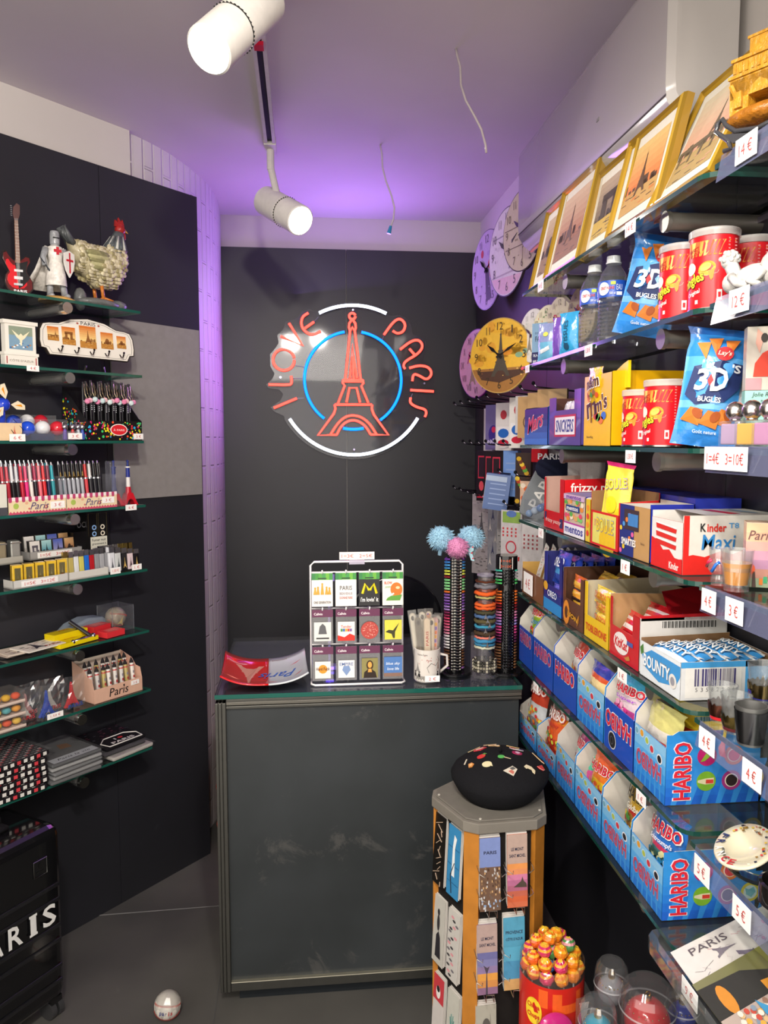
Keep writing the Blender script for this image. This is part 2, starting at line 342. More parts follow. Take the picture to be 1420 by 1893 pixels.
# ------------------------------------------------------------------ glass shelves
SZR = [2.013, 1.808, 1.588, 1.374, 1.160, .955, .742]
def rshelf(y0, y1, z, x0, label, strip):
    t = thing('glass_shelf', label, 'shelf', (x0, y0, z), 0, 'glass shelves on the candy wall'); W = .82 - x0; L = y1 - y0; r = .03
    out = [(W, 0), (W, L), (.0, L), (0, r)] + [(r - r * math.cos(a), r - r * math.sin(a)) for a in (R(22), R(45), R(67))] + [(r, 0)]
    out = [(W, 0)] + [(W, L), (0, L)] + [(0, r)] + [(r - r * math.cos(a), r - r * math.sin(a)) for a in (R(22), R(45), R(67))] + [(r, 0)]
    m = MB('clear', '#b9cfc6'); n = len(out)
    m.add([(p[0], p[1], -.0005) for p in out], [tuple(range(n))]); m.add([(p[0], p[1], -.0085) for p in out], [tuple(range(n - 1, -1, -1))])
    v = [(p[0], p[1], -.0085) for p in out] + [(p[0], p[1], -.0005) for p in out]
    m.add(v, [(i, (i + 1) % n, (i + 1) % n + n, i + n) for i in range(n)], '#14423a', 'gloss'); m.build('board', t)
    for yy in ((L - .30, .19) if L > .9 else (L - .35,)):
        m = MB('brushed', '#9a948c'); m.cyl((.03, yy, -.026), (W, yy, -.026), .0165, n=16); b = m.build('bracket', t, 50)
        m = MB('brushed', '#8f8b84'); m.cyl((.022, yy, -.026), (.03, yy, -.026), .0185, n=16); m.build('end_cap', b, 50)
    if strip:
        m = MB('frost', '#7f84a8'); m.poly([(-.004, 0, .004), (-.004, L - .026, .004), (-.012, L - .026, -.036), (-.012, 0, -.036)], None, None); m.build('label_strip', t)
    return t
NM = ['top', 'second', 'third', 'fourth', 'fifth', 'sixth', 'lowest']
WH = ['under the gold picture frames', 'carrying the water bottles', 'carrying the yellow chocolate box and crisp tubs', 'carrying the red fizzy candy displays', 'carrying the chocolate bar boxes', 'carrying the upper row of gummy candy boxes', 'carrying the lower row of gummy candy boxes']
WN = ['under the golden arch model', 'under the white figurines', 'under the small perfume bottles', 'under the amber shot glass', 'under the metal-sleeved shot glasses', 'under the oval ashtray', 'with rounded rim holding the placemats']
for k in range(7):
    rshelf(1.185, 2.205, SZR[k], .62, 'long glass shelf ' + WH[k], False)
    if k < 6: rshelf(.35, 1.163, SZR[k], .62, 'short glass shelf with clear price strip ' + WN[k], True)
def lshelf(z, label):
    t = thing('glass_shelf', label, 'shelf', LP(-1.35, .18, z), RL, 'glass shelves on the souvenir wall'); L = .955; W = .176
    m = MB('clear', '#b9cfc6'); m.bx(0, L, 0, W, -.0085, -.0005, skip='fklr'); m.bx(0, L, 0, W, -.0085, -.0005, '#1c5449', 'gloss', skip='tb'); m.build('board', t)
    xx = -.655 + 1.35
    m = MB('film', '#d8d8d8'); m.cyl((xx, .0, -.026), (xx, W, -.026), .0175, n=18, caps=False); m.cyl((xx, .004, -.026), (xx, W, -.026), .010, n=12, col='#b9b6b0', mat='brushed'); b = m.build('bracket', t, 50)
    m = MB('metal', '#d9d6d0'); m.cyl((xx, -.014, -.026), (xx, .004, -.026), .016, .0175, n=18); m.build('end_cap', b, 50)
    return t
SZL = [2.003, 1.805, 1.600, 1.397, 1.190, .990, .795, .600]
WL = ['under the rooster figurine', 'under the key hook plaque', 'under the polka dot pen display', 'under the pen trays', 'under the rows of lighters', 'under the yellow packets and cube with baseball', 'under the pink box of flag pens', 'under the folded T-shirts']
for k in range(8): lshelf(SZL[k], 'glass shelf on dark wall ' + WL[k])
# ------------------------------------------------------------------ counter
t = thing('shop_counter', 'dark slate shop counter with metal edge profiles and glass top', 'counter', (-.245, 2.12, 0))
m = MB('slate_counter'); m.bx(.03, .852, .01, .6, .075, .868); m.build('body', t)
m = MB('brushed', '#5d5c58')
for a, b in ((0, .008), (.0095, .0175), (.019, .029)): m.bx(a, b, 0, .03, .045, .885)
m.bx(0, .03, .006, .61, .045, .885)
m.bx(.03, .858, 0, .03, .868, .876); m.bx(.03, .858, .002, .03, .8775, .887, '#77746d'); m.bx(.03, .858, .0, .03, .887, .896); m.bx(.0, .858, .03, .61, .88, .896)
m.bx(.03, .858, 0, .03, .047, .073); m.bx(.03, .858, -.002, .02, .073, .0755, '#b8b4a2'); m.build('frame', t, bevel=.0015)
m = MB('matte', '#23272b'); m.bx(.05, .83, .035, .58, 0, .047); m.build('plinth', t)
m = MB('clear', '#a8b8c0'); m.bx(0, .858, -.004, .62, .898, .91, skip='fklr'); m.bx(0, .858, -.004, .62, .898, .91, '#1c5a50', 'gloss', skip='tbk')
m.bx(.004, .856, 0, .618, .8965, .8975, '#5a596a', 'gloss'); m.build('glass_top', t)  # slab under the glass coloured lavender grey to imitate the ceiling's reflection
# chair behind the counter
t = thing('office_chair', 'black office chair behind the counter, only its rounded backrest showing', 'chair', (.37, 3.19, 0))
m = MB('gloss', '#15151a'); pts = []
for i in range(25): a = PI * i / 24; pts.append((.2 * math.cos(a), .86 + .19 * math.sin(a)))
pts = [(.2, .62)] + pts + [(-.2, .62)]
m.prism(pts, -.03, .02); m.build('backrest', t, 40, bevel=.012, seg=3)
m = MB('fabric', '#15151a'); m.slab([(-.22, -.42), (.22, -.42), (.22, -.0), (-.22, -.0)], .43, .5); m.build('seat', t, bevel=.03, seg=3)
m = MB('metal', '#555555'); m.cyl((0, -.2, .08), (0, -.2, .43), .025); m.bx(-.03, .03, -.02, .01, .44, .7)
for i in range(5): a = 2 * PI * i / 5; m.cyl((0, -.2, .09), (.26 * math.cos(a), -.2 + .26 * math.sin(a), .06), .018, .012)
m.build('base', t)
for i in range(5):
    a = 2 * PI * i / 5; m = MB('matte', '#111111'); x, y = .26 * math.cos(a), -.2 + .26 * math.sin(a); m.cyl((x - .015, y, .03), (x + .015, y, .03), .03, n=14); m.build('castor', t)
# cardboard boxes behind the panel edge
for k, (z0, z1, lb) in enumerate(((.0, .15, 'brown cardboard carton on the floor behind the dark panel, bottom of its stack'), (.152, .31, 'brown cardboard carton with red marks, middle of the stack behind the dark panel'), (.312, .455, 'brown cardboard carton with dark band, topmost of the stack behind the dark panel'))):
    t = thing('cardboard_box', lb, 'box', (-.35, 3.06, z0), 0, 'cartons behind the dark panel'); h = z1 - z0
    m = MB('card', '#a9783f'); m.bx(0, .26, 0, .3, 0, h)
    m.rect(.0, h * .45, .26, h * .52, -.001, '#3a2a1c' if k == 2 else '#b0452b', 'paper')
    if k < 2: m.ring(.03, h * .5, .03, .036, -.0015, '#b23b22', 'paper', 16)
    m.build('carton', t)
# ------------------------------------------------------------------ neon sign
t = thing('neon_sign', 'round neon sign reading I LOVE PARIS around a red tower on clear acrylic', 'sign', (.2, 3.665, 1.88))
def NC(x, y): return (-.22 + x * .2535 * .002526 - .2, 2.285 - y * .2535 * .0025 - 1.88)
def ntube(m, pts, col, r=.0062, closed=False):
    P = []
    q = [NC(*p) for p in pts]
    m.tube([(a[0], 0, a[1]) for a in q], r, 8, col, 'neon', closed)
    m.tube([(a[0], .004, a[1]) for a in q], r * 1.15, 8, tuple(c * .25 for c in C3(col)), 'gloss', closed)
def arc(cx, cy, r, a0, a1, n=24): return [(cx + r * math.cos(R(a0 + (a1 - a0) * i / n)), cy + r * math.sin(R(a0 + (a1 - a0) * i / n))) for i in range(n + 1)]
def sm(pts, k=3):       # rounded polyline
    for _ in range(k):
        q = [pts[0]]
        for a, b in zip(pts, pts[1:]): q += [(a[0] * .75 + b[0] * .25, a[1] * .75 + b[1] * .25), (a[0] * .25 + b[0] * .75, a[1] * .25 + b[1] * .75)]
        pts = q + [pts[-1]]
    return pts
RED = (1.0, .045, .03); BLU = (.0, .11, 1.0); WHT = (.75, .85, 1.0)
m = MB('neon'); ntube(m, arc(715, 645, 540, -117, -64), WHT, .0072); m.build('white_tube', t, True); m = MB('neon'); ntube(m, arc(715, 645, 540, 30, 149, 40), WHT, .0072); m.build('white_tube', t, True)
m = MB('neon'); ntube(m, arc(711, 640, 350, -80, 56, 30), BLU); m.build('blue_tube', t, True); m = MB('neon'); ntube(m, arc(711, 640, 350, 127, 260, 30), BLU); m.build('blue_tube', t, True); m = MB('neon'); ntube(m, arc(711, 640, 358, 78, 102, 8), BLU, .0068); m.build('blue_tube', t, True)
m = MB('neon'); ntube(m, arc(706, 183, 22, 0, 345, 16), RED, .006)
for P in ([(700, 212), (684, 235), (682, 265), (690, 288), (655, 632), (638, 642), (635, 662), (650, 682), (600, 810)], [(712, 212), (728, 235), (731, 265), (724, 288), (765, 632), (782, 642), (786, 662), (770, 684), (820, 805)],
          [(655, 640), (766, 640)], [(640, 650), (780, 650)], [(578, 818), (846, 818)], [(688, 625), (706, 385), (738, 628)], [(711, 470), (714, 632)], [(690, 290), (706, 262), (724, 290)], [(662, 802), (684, 697), (736, 697), (760, 802)],
          [(576, 818), (582, 850), (570, 885), (455, 1042), (592, 1038)], [(848, 818), (846, 850), (860, 890), (968, 1040), (835, 1035)]): ntube(m, P, RED, .0056)
ntube(m, sm([(545, 1037), (600, 950), (655, 905), (710, 895), (770, 908), (830, 955), (880, 1035)], 2), RED, .0056)
ntube(m, sm([(590, 1038), (622, 975), (665, 940), (710, 930), (758, 942), (805, 980), (836, 1035)], 2), RED, .0056); m.build('tower_tube', t, True)
LT = [[(140, 845), (305, 775)], [(105, 677), (240, 680), (272, 672), (266, 615)], arc(215, 500, 76, 0, 350, 24), [(255, 240), (352, 397), (195, 333)],
      [(392, 165), (350, 192), (340, 240), (355, 285), (400, 318), (440, 315), (478, 294)], [(363, 277), (432, 228)], [(935, 312), (1000, 220), (1050, 190), (1092, 230), (1080, 285), (1035, 305), (998, 283)],
      [(1052, 417), (1135, 352), (1195, 345), (1222, 395), (1180, 450), (1090, 500), (1075, 535), (1090, 557)], [(1120, 410), (1160, 455)], [(1120, 550), (1190, 530), (1262, 540), (1290, 590), (1250, 638), (1195, 605), (1150, 590), (1142, 645)],
      [(1128, 710), (1300, 719)], [(1130, 765), (1125, 805), (1175, 835), (1240, 850), (1248, 880), (1236, 907)]]
for k, P in enumerate(LT):
    m = MB('neon'); ntube(m, sm(P, 2) if len(P) > 3 and k != 2 else P, RED, .0058); m.build('letter_tube' if k not in (5, 8) else 'letter_bar', t, True)
out = [(455, 150), (560, 100), (700, 78), (840, 98), (935, 150), (985, 178), (1040, 165), (1095, 185), (1130, 235), (1145, 305), (1190, 315), (1240, 350), (1245, 420), (1222, 490), (1262, 520), (1305, 560), (1315, 620), (1300, 680), (1322, 715), (1305, 745), (1255, 760), (1265, 830), (1262, 900), (1225, 930)]
out += arc(712, 645, 572, 30, 150, 30)[1:] + [(215, 905), (140, 868), (118, 840), (190, 790), (208, 745), (180, 712), (100, 700), (88, 675), (130, 640), (150, 600), (118, 545), (118, 460), (160, 410), (180, 380), (170, 325), (215, 280), (232, 225), (290, 210), (325, 190), (350, 150), (400, 138)]
q = [NC(*p) for p in out]; m = MB('clear', '#d9dae4'); m.prism([(a[0], a[1]) for a in reversed(q)], .006, .011); m.build('acrylic_plate', t)
m = MB('metal', '#c0b0e0')
for p in ((711, 138), (190, 625), (1231, 660), (716, 1146)): a = NC(*p); m.cyl((a[0], -.004, a[1]), (a[0], .035, a[1]), .0045, n=10)
m.build('standoff', t)
m = MB('clear', '#d0d0e0')
for P in ([(300, 540), (360, 548)], [(275, 630), (345, 632)], [(455, 325), (470, 360)], [(935, 320), (920, 350)], [(430, 228), (465, 190)], [(1060, 520), (1040, 525)], [(1145, 735), (1130, 770)], [(310, 775), (355, 772)]):
    q = [NC(*p) for p in P]; m.tube([(a[0], .003, a[1]) for a in q], .0015, 5, '#8f8fa8', 'gloss')
m.build('wire', t)
# ================================================================== shared drawing helpers
EIF = [(-.5, 0), (-.30, 0), (-.24, .07), (-.12, .12), (.12, .12), (.24, .07), (.30, 0), (.5, 0), (.36, .14), (.25, .29), (.29, .31), (.21, .33), (.12, .52), (.15, .545), (.09, .56), (.035, .86), (.05, .89), (.015, .91), (0, 1), (-.015, .91), (-.05, .89), (-.035, .86), (-.09, .56), (-.15, .545), (-.12, .52), (-.21, .33), (-.29, .31), (-.25, .29), (-.36, .14)]
def eif(m, x, z, w, h, y=-.001, col='#333333', mat='paper', rot=0, depth=0):
    c, s = math.cos(rot), math.sin(rot); q = [(x + p[0] * w * c - p[1] * h * s, z + p[0] * w * s + p[1] * h * c) for p in EIF]
    if depth: m.prism(q, y, y + depth, col, mat)
    else: m.pz(q, y, col, mat)
def scene_pic(m, x0, z0, x1, z1, y, sky, ground, ink, kind='tower', seed=1):
    # a small printed view: banded sky, skyline, landmark
    rn = random.Random(seed); n = 7; h = z1 - z0; W = x1 - x0
    for i in range(n):
        t = i / (n - 1); c = tuple(a * (1 - t) + b * t for a, b in zip(C3(sky[1]), C3(sky[0])))
        m.rect(x0, z0 + h * (.3 + .7 * i / n), x1, z0 + h * (.3 + .7 * (i + 1) / n), y, c, 'paper')
    m.rect(x0, z0, x1, z0 + h * .3, y, ground, 'paper')
    for i in range(12):
        a = x0 + W * rn.random() * .9; m.rect(a, z0 + h * .3, a + W * .08, z0 + h * (.33 + .12 * rn.random()), y - .0003, ink, 'paper')
    for i in range(14):
        a = x0 + W * rn.random() * .85; b = z0 + h * .27 * rn.random(); m.rect(a, b, a + W * .14, b + h * .012, y - .0003, sky[1] if i % 2 else ink, 'paper')
    xm = (x0 + x1) / 2
    if kind == 'tower': eif(m, xm, z0 + h * .22, min(W * .45, h * .35), h * .62, y - .0006, ink)
    elif kind == 'arch':
        m.rect(xm - W * .28, z0 + h * .3, xm - W * .1, z0 + h * .66, y - .0006, ink, 'paper'); m.rect(xm + W * .1, z0 + h * .3, xm + W * .28, z0 + h * .66, y - .0006, ink, 'paper'); m.rect(xm - W * .3, z0 + h * .6, xm + W * .3, z0 + h * .74, y - .0006, ink, 'paper')
    elif kind == 'dome':
        m.disc(xm, z0 + h * .45, W * .16, h * .18, y - .0006, ink, 'paper'); m.rect(xm - W * .2, z0 + h * .3, xm + W * .2, z0 + h * .46, y - .0006, ink, 'paper'); m.disc(xm + W * .27, z0 + h * .4, W * .07, h * .1, y - .0006, ink, 'paper')
    elif kind == 'bridge':
        m.rect(x0, z0 + h * .34, x1, z0 + h * .4, y - .0006, ink, 'paper')
        for i in range(4): a = x0 + W * (.06 + .24 * i); m.rect(a, z0 + h * .2, a + W * .05, z0 + h * .36, y - .0006, ink, 'paper')
        eif(m, x0 + W * .7, z0 + h * .38, W * .2, h * .4, y - .0006, ink)
NT = [0]
def price(txt, loc, rz, w, h, label, tilt=0):
    m = MB('paper', '#f6f4f2'); m.bx(-w / 2, w / 2, -.0006, .0006, -h, 0)
    L = len(txt); m.text(txt, 0, -h * .5, w * (.86 if L > 8 else .62 if L > 3 else .5), h * .5, -.0012, '#c8504c', bold=.012)
    o = m.build('price_tag'); place(o, loc, rz, (tilt, 0)); return tag(o, label, 'price tag')
# ================================================================== SOUVENIR WALL (items face away from it)
# ---- first shelf
z = SZL[0]
t = thing('miniature_guitar', 'miniature red and black electric guitar lettered PARIS standing on the glass shelf', 'guitar figurine', LP(-.752, .11, z), RL - .35)
B = [(-.030, .018), (-.036, .035), (-.033, .055), (-.024, .068), (-.031, .082), (-.040, .102), (-.038, .118), (-.030, .122), (-.022, .108), (-.012, .098), (.006, .098), (.014, .104), (.022, .112), (.032, .110), (.034, .098), (.026, .084), (.022, .070), (.028, .058), (.038, .040), (.038, .020), (.026, .006), (0, .001), (-.018, .006)]
m = MB('gloss', '#1c0a0c'); m.prism(B, -.007, .007); m.prism([(p[0] * .93, .06 + (p[1] - .06) * .93) for p in B], -.0078, .0078, '#5e0d14'); m.prism([(-.004 + p[0] * .68, .058 + (p[1] - .06) * .66) for p in B], -.0084, .0, '#d81624'); m.pz([(.0, .02), (.012, .028), (.030, .05), (.02, .068), (.026, .098), (.006, .09), (-.008, .09), (-.002, .05)], -.0088, '#15151a')
m.text('PARIS', .004, .013, .034, .008, -.0095, '#ffffff', bold=.03); m.build('guitar_body', t, 40)
m = MB('wood', '#7a4a30'); m.prism([(-.006, .09), (.006, .09), (.0045, .205), (-.0045, .205)], -.011, -.004); m.prism([(-.0045, .205), (.0045, .205), (.010, .222), (.011, .247), (.003, .252), (-.006, .24), (-.008, .222)], -.009, -.004, '#4a1a16')
for i in range(12): zz = .1 + i * .0085; m.rect(-.0052, zz, .0052, zz + .0008, -.0113, '#c9c2b4', 'metal')
m.build('neck', t)
m = MB('metal', '#d8d8dc')
for i in range(6): m.cyl((-.009, -.0065, .218 + i * .005), (-.0135, -.0065, .218 + i * .005), .0015, n=6)
m.build('tuning_pegs', t); m = MB('gloss', '#e8e8ea'); m.bx(-.011, .011, -.0105, -.0085, .045, .053); m.bx(-.010, .012, -.0105, -.0085, .066, .072); m.bx(-.012, .010, -.011, -.0085, .028, .034, '#b9b9bf', 'metal'); m.build('pickups', t)
m = MB('metal', '#e0e0e0')
for i in range(4): m.bx(-.0037 + i * .0023, -.0033 + i * .0023, -.0122, -.0118, .03, .21)
m.build('strings', t); m = MB('matte', '#141414'); m.tube([(-.034, -.01, 0), (-.02, .012, .02), (.02, .012, .02), (.034, -.01, 0)], .002, 6); m.tube([(0, .012, .02), (0, .03, 0)], .002, 6); m.build('stand', t)
# knight figurine
t = thing('knight_figurine', 'white and silver crusader knight figurine with red cross and shield on the top shelf', 'figurine', LP(-.635, .11, z), RL - .25)
m = MB('stone', '#c79a52'); m.lathe([(0, 0), (.052, 0), (.05, .008), (.034, .014), (0, .015)], 14); m.build('base', t)
m = MB('resin', '#9a9ca0')      # legs, arms
m.tube([(-.018, 0, .012), (-.017, .0, .05), (-.012, 0, .09)], [.010, .009, .013], 10); m.tube([(.022, -.008, .012), (.018, -.004, .05), (.010, 0, .09)], [.010, .009, .013], 10)
m.ball((-.018, -.008, .016), .010, 8, 5, sz=(1, 1.8, .8)); m.ball((.024, -.016, .016), .010, 8, 5, sz=(1, 1.8, .8))
m.tube([(-.026, 0, .150), (-.036, -.006, .125), (-.036, -.018, .098)], [.010, .0085, .007], 10); m.tube([(.022, 0, .150), (.032, -.006, .128), (.030, -.02, .112)], [.010, .0085, .007], 10)
m.lathe([(.009, .158), (.0135, .166), (.014, .176), (.0135, .196), (.011, .202), (0, .203)], 14); m.bx(-.009, .009, -.0155, -.013, .180, .1825, '#222222', 'matte'); m.build('armoured_body', t, True)
m = MB('resin', '#e6e1da'); m.at(); prof = [(.030, .045), (.027, .08), (.019, .115), (.022, .14), (.020, .156), (.009, .163)]
m.lathe(prof, 18); m.rect(-.004, .132, .004, .154, -.0235, '#c02030', 'paper'); m.rect(-.011, .139, .011, .147, -.0236, '#c02030', 'paper'); m.ring(0, 0, .0, .0, 0, '#8a6a3a'); m.build('surcoat', t, 60)
m = MB('resin', '#ded9d2'); v = []
for i in range(9):
    a = PI * (.02 + .96 * i / 8); k = .024 + .004 * math.sin(i * 2.5)
    v += [(k * math.cos(a), k * math.sin(a) * .6, .158), (-.012 + 1.55 * k * math.cos(a), .004 + 1.3 * k * math.sin(a), .09), (-.028 + 2.1 * k * math.cos(a), .008 + 1.5 * k * math.sin(a), .035)]
m.add(v, [(3 * i + j, 3 * i + 3 + j, 3 * i + 4 + j, 3 * i + 1 + j) for i in range(8) for j in range(2)]); m.build('cloak', t, True, solid=.002)
m = MB('gloss', '#e9e5df'); sh = [(0, .07), (.012, .09), (.018, .115), (.017, .138), (0, .146), (-.017, .138), (-.018, .115), (-.012, .09)]
m.at((.030, -.028, 0), .35); m.prism(sh, -.002, .003); m.rect(-.0025, .082, .0025, .14, -.0028, '#c02030', 'paper'); m.rect(-.012, .115, .012, .121, -.003, '#c02030', 'paper'); m.build('shield', t)
m = MB('metal', '#8f98a5'); m.tube([(-.052, -.03, .118), (-.02, -.012, .085)], [.001, .003], 6); m.build('sword', t)
# rooster figurine
t = thing('rooster_figurine', 'resin rooster figurine with red comb, cream scaled feathers and grey neck on the top shelf', 'figurine', LP(-.49, .10, z + .009), RL)
m = MB('resin', '#6d6f6e'); m.ball((0, 0, .008), .05, 16, 8, sz=(1.55, .8, .32)); m.ball((.07, .0, .010), .028, 10, 6, sz=(1.1, .9, .6)); m.ball((-.055, .01, .015), .025, 10, 6, sz=(.8, .8, 1.4)); m.build('rock_base', t, True)
# body of revolution-like hull: sections along x
sec = [(-.100, .185, .006, .010), (-.085, .160, .020, .030), (-.062, .140, .034, .042), (-.03, .125, .044, .052), (.01, .118, .048, .060), (.045, .125, .047, .064), (.072, .142, .040, .052), (.088, .155, .024, .034), (.095, .16, .006, .010)]
m = MB('resin', '#b8ad8c'); v = []; n = 22
for x, zc, ry, rz_ in sec:
    for i in range(n): a = 2 * PI * i / n; v.append((x, ry * math.cos(a), zc + rz_ * math.sin(a)))
m.add(v, [(k * n + i, k * n + (i + 1) % n, (k + 1) * n + (i + 1) % n, (k + 1) * n + i) for k in range(len(sec) - 1) for i in range(n)] + [tuple(range(n - 1, -1, -1)), tuple(range((len(sec) - 1) * n, len(sec) * n))])
m.tube([(-.01, 0, .09), (.0, 0, .055)], [.03, .012], 12)
rn = random.Random(3)
for row in range(13):
    for k in range(16):
        x = -.07 + k * .0105 + (row % 2) * .005; i = min(range(len(sec)), key=lambda j: abs(sec[j][0] - x)); s_ = sec[i]; a = R(-72 + row * 11.5)
        for sg in (-1, 1): m.ball((x, sg * s_[2] * math.cos(a) * 1.0, s_[1] + s_[3] * math.sin(a)), .0098, 7, 4, '#cdc3a4' if (k + row) % 3 else '#a3986f', None, (1.15, .33, .8))
m.build('body', t, True)
m = MB('resin', '#b3b086')
for sg in (-1, 1):
    for i in range(5): m.ball((-.028 + i * .006, sg * (.047 - i * .001), .148 - i * .010), .03, 12, 6, '#b5b083' if i % 2 else '#8c8860', None, (1.4, .18, .33))
m.build('wings', t, True)
m = MB('resin', '#55585a')
for i in range(7): a = R(100 + i * 10); m.tube([(-.08, (i - 3) * .003, .165), (-.105 - .006 * (i % 3), (i - 3) * .006, .19 + .004 * i), (-.118 + i * .005, (i - 3) * .007, .212 + .003 * i)], [.010, .008, .002], 8)
m.build('tail', t, True)
m = MB('resin', '#5c6264'); m.tube([(.055, 0, .155), (.066, 0, .185), (.076, 0, .21), (.083, 0, .236)], [.042, .033, .024, .016], 14)
for i in range(16):
    a = 2 * PI * i / 16; m.tube([(.076 + .020 * math.cos(a), .020 * math.sin(a), .222), (.064 + .036 * math.cos(a), .036 * math.sin(a), .178)], [.002, .005], 5, '#c9c9c2' if i % 2 else '#4a4f52')
m.build('neck', t, True)
m = MB('resin', '#9c2320'); m.ball((.088, 0, .248), .017, 12, 8); m.prism([(.068, .255), (.070, .275), (.078, .268), (.082, .284), (.090, .272), (.096, .280), (.101, .266), (.104, .255)], -.003, .003)
m.ball((.099, .006, .228), .008, 8, 6, sz=(.7, .5, 1.5)); m.ball((.099, -.006, .228), .008, 8, 6, sz=(.7, .5, 1.5)); m.tube([(.103, 0, .248), (.118, 0, .242)], [.006, .0008], 8, '#d6a032'); m.ball((.096, -.014, .253), .0025, 6, 4, '#111111'); m.build('head', t, 50)
m = MB('resin', '#c8762c')
for sg in (-1, 1):
    m.tube([(.0, sg * .02, .065), (.006, sg * .02, .022)], .0055, 8)
    for dx, dy in ((.032, 0), (.026, .014), (.026, -.014), (-.016, 0)): m.tube([(.006, sg * .02, .024), (.006 + dx, sg * .02 + dy, .017)], [.0045, .002], 6)
m.build('legs', t, True)
# ---- second shelf
z = SZL[1]
t = thing('photo_frame', 'small white tiered frame with seagull picture reading COTE D AZUR', 'picture frame', LP(-.783, .165, z), RL, tilt=(0, 0))
m = MB('gloss', '#efeae0'); m.bx(-.044, .044, 0, .02, .032, .118); m.bx(-.05, .05, -.003, .022, .112, .122); m.bx(-.05, .05, -.003, .022, .028, .036); m.bx(-.048, .048, -.001, .02, 0, .028); m.ring(0, .014, 0, 0, 0)
m.text("CÔTE D'AZUR", 0, .014, .07, .007, -.0018, '#8a7f76', bold=.01)
for sx in (-1, 1): m.rect(sx * .042 - .0015, .004, sx * .042 + .0015, .024, -.0016, '#b04a4a')
m.build('frame', t); m = MB('paper'); m.rect(-.034, .044, .034, .106, -.001, '#7fa0b8'); m.rect(-.034, .082, .034, .106, -.0012, '#8d9a86')
m.pz([(-.026, .096), (-.006, .082), (.0, .088), (.006, .082), (.026, .096), (.012, .076), (.004, .070), (.002, .055), (-.002, .055), (-.004, .070), (-.012, .076)], -.0016, '#f1e6c4')
for i in range(12): a = -.03 + (i * 37 % 60) / 1000; m.disc(a, .048 + (i * 17 % 14) / 1000, .0035, .002, -.0014, ('#3d6ea8', '#ffffff', '#b98a5a')[i % 3], n=8)
m.build('print', t)
t = thing('key_hook_plaque', 'white shaped key hook plaque headed PARIS with five orange photographs', 'key rack', LP(-.545, .135, z), RL, tilt=(-.08, 0))
z0 = .042; o_ = [(-.165, .052), (-.153, .034), (-.135, .020), (-.115, .010), (.115, .010), (.135, .014), (.15, .006), (.163, .0), (.165, .018), (.158, .03), (.158, .07), (.142, .088), (.14, .098), (.1, .102), (.06, .118), (0, .125), (-.06, .118), (-.1, .104), (-.145, .102), (-.158, .098), (-.165, .085)]
o_ = [(-.16, .02), (-.145, .018), (-.135, 0), (.135, 0), (.145, .018), (.16, .02), (.163, .04), (.160, .072), (.150, .090), (.132, .094), (.1, .096), (.06, .112), (0, .120), (-.06, .112), (-.1, .096), (-.132, .094), (-.150, .090), (-.160, .072), (-.163, .04)]
m = MB('matte', '#2b2422'); m.prism([(p[0] * 1.0, p[1] + z0) for p in o_], 0, .008)
m.prism([(p[0] * .975, z0 + .055 + (p[1] - .055) * .955) for p in o_], -.0015, .001, '#f4eee2', 'gloss'); m.build('board', t)
m = MB('paper', '#55504c'); m.tube([(p[0] * .93, -.0022, z0 + .055 + (p[1] - .055) * .87) for p in o_], .0005, 4, closed=True); m.text('PARIS', 0, z0 + .103, .05, .010, -.0025, '#4a4648', bold=.01)
for sx in (-1, 1): m.disc(sx * .036, z0 + .101, .004, .003, -.0025, '#b0564c', n=8)
m.build('border', t)
for k, (cx, w_, a, b, kd) in enumerate(((-.118, .036, .042, .082, 'bridge'), (-.068, .044, .034, .086, 'arch'), (-.004, .056, .030, .096, 'tower'), (.062, .044, .034, .084, 'dome'), (.114, .034, .040, .078, 'dome'))):
    m = MB('paper'); scene_pic(m, cx - w_ / 2, z0 + a, cx + w_ / 2, z0 + b, -.0026, ('#d9772a', '#f6d58a'), '#c08436', '#8f5a2a', kd, k); m.build('photograph', t)
for cx in (-.105, -.052, .0, .052, .105):
    m = MB('metal', '#3a3030'); m.tube([(cx, -.002, z0 + .02), (cx, -.008, z0 + .012), (cx, -.016, z0 + .010), (cx + .004, -.018, z0 + .022)], .0018, 6); m.ball((cx + .004, -.018, z0 + .024), .0035, 8, 5); m.build('hook', t)
m = MB('gloss', '#15151a'); m.bx(-.035, .035, .002, .012, 0, z0 + .05); m.tube([(-.03, .01, .0), (-.034, -.018, .002), (-.03, -.02, .016)], .003, 6); m.tube([(.03, .01, .0), (.034, -.018, .002), (.03, -.02, .016)], .003, 6); m.build('easel', t)
price('4 €', LP(-.762, .184, z + .002), RL, .036, .016, 'white price tag 4 € under the small seagull picture frame')
# ---- third shelf
z = SZL[2]
t = thing('pen_display_box', 'black display box with bright polka dots and red A PARIS oval holding pompom pens', 'display box', LP(-.494, .172, z), RL)
W = .098; D = .12; m = MB('card', '#141216'); hs = [(0, .062), (.012, .068), (.07, .125), (D, .165)]
m.bx(-W, W, -.001, .001, 0, .06); m.bx(-W, W, D - .002, D, 0, .165); m.bx(-W, W, 0, D, 0, .002)
for sx in (-W, W - .0015): m.add([(sx, y, 0) for y, h in hs] + [(sx, y, h) for y, h in hs] + [(sx + .0015, y, 0) for y, h in hs] + [(sx + .0015, y, h) for y, h in hs], [(i, i + 1, i + 5, i + 4) for i in range(3)] + [(i + 8, i + 12, i + 13, i + 9) for i in range(3)] + [(i + 4, i + 5, i + 13, i + 12) for i in range(3)])
cs = ['#f2e21c', '#e0264c', '#25a7d8', '#3fc46a', '#f2e21c', '#d8307c', '#e8502c']; rn = random.Random(5)
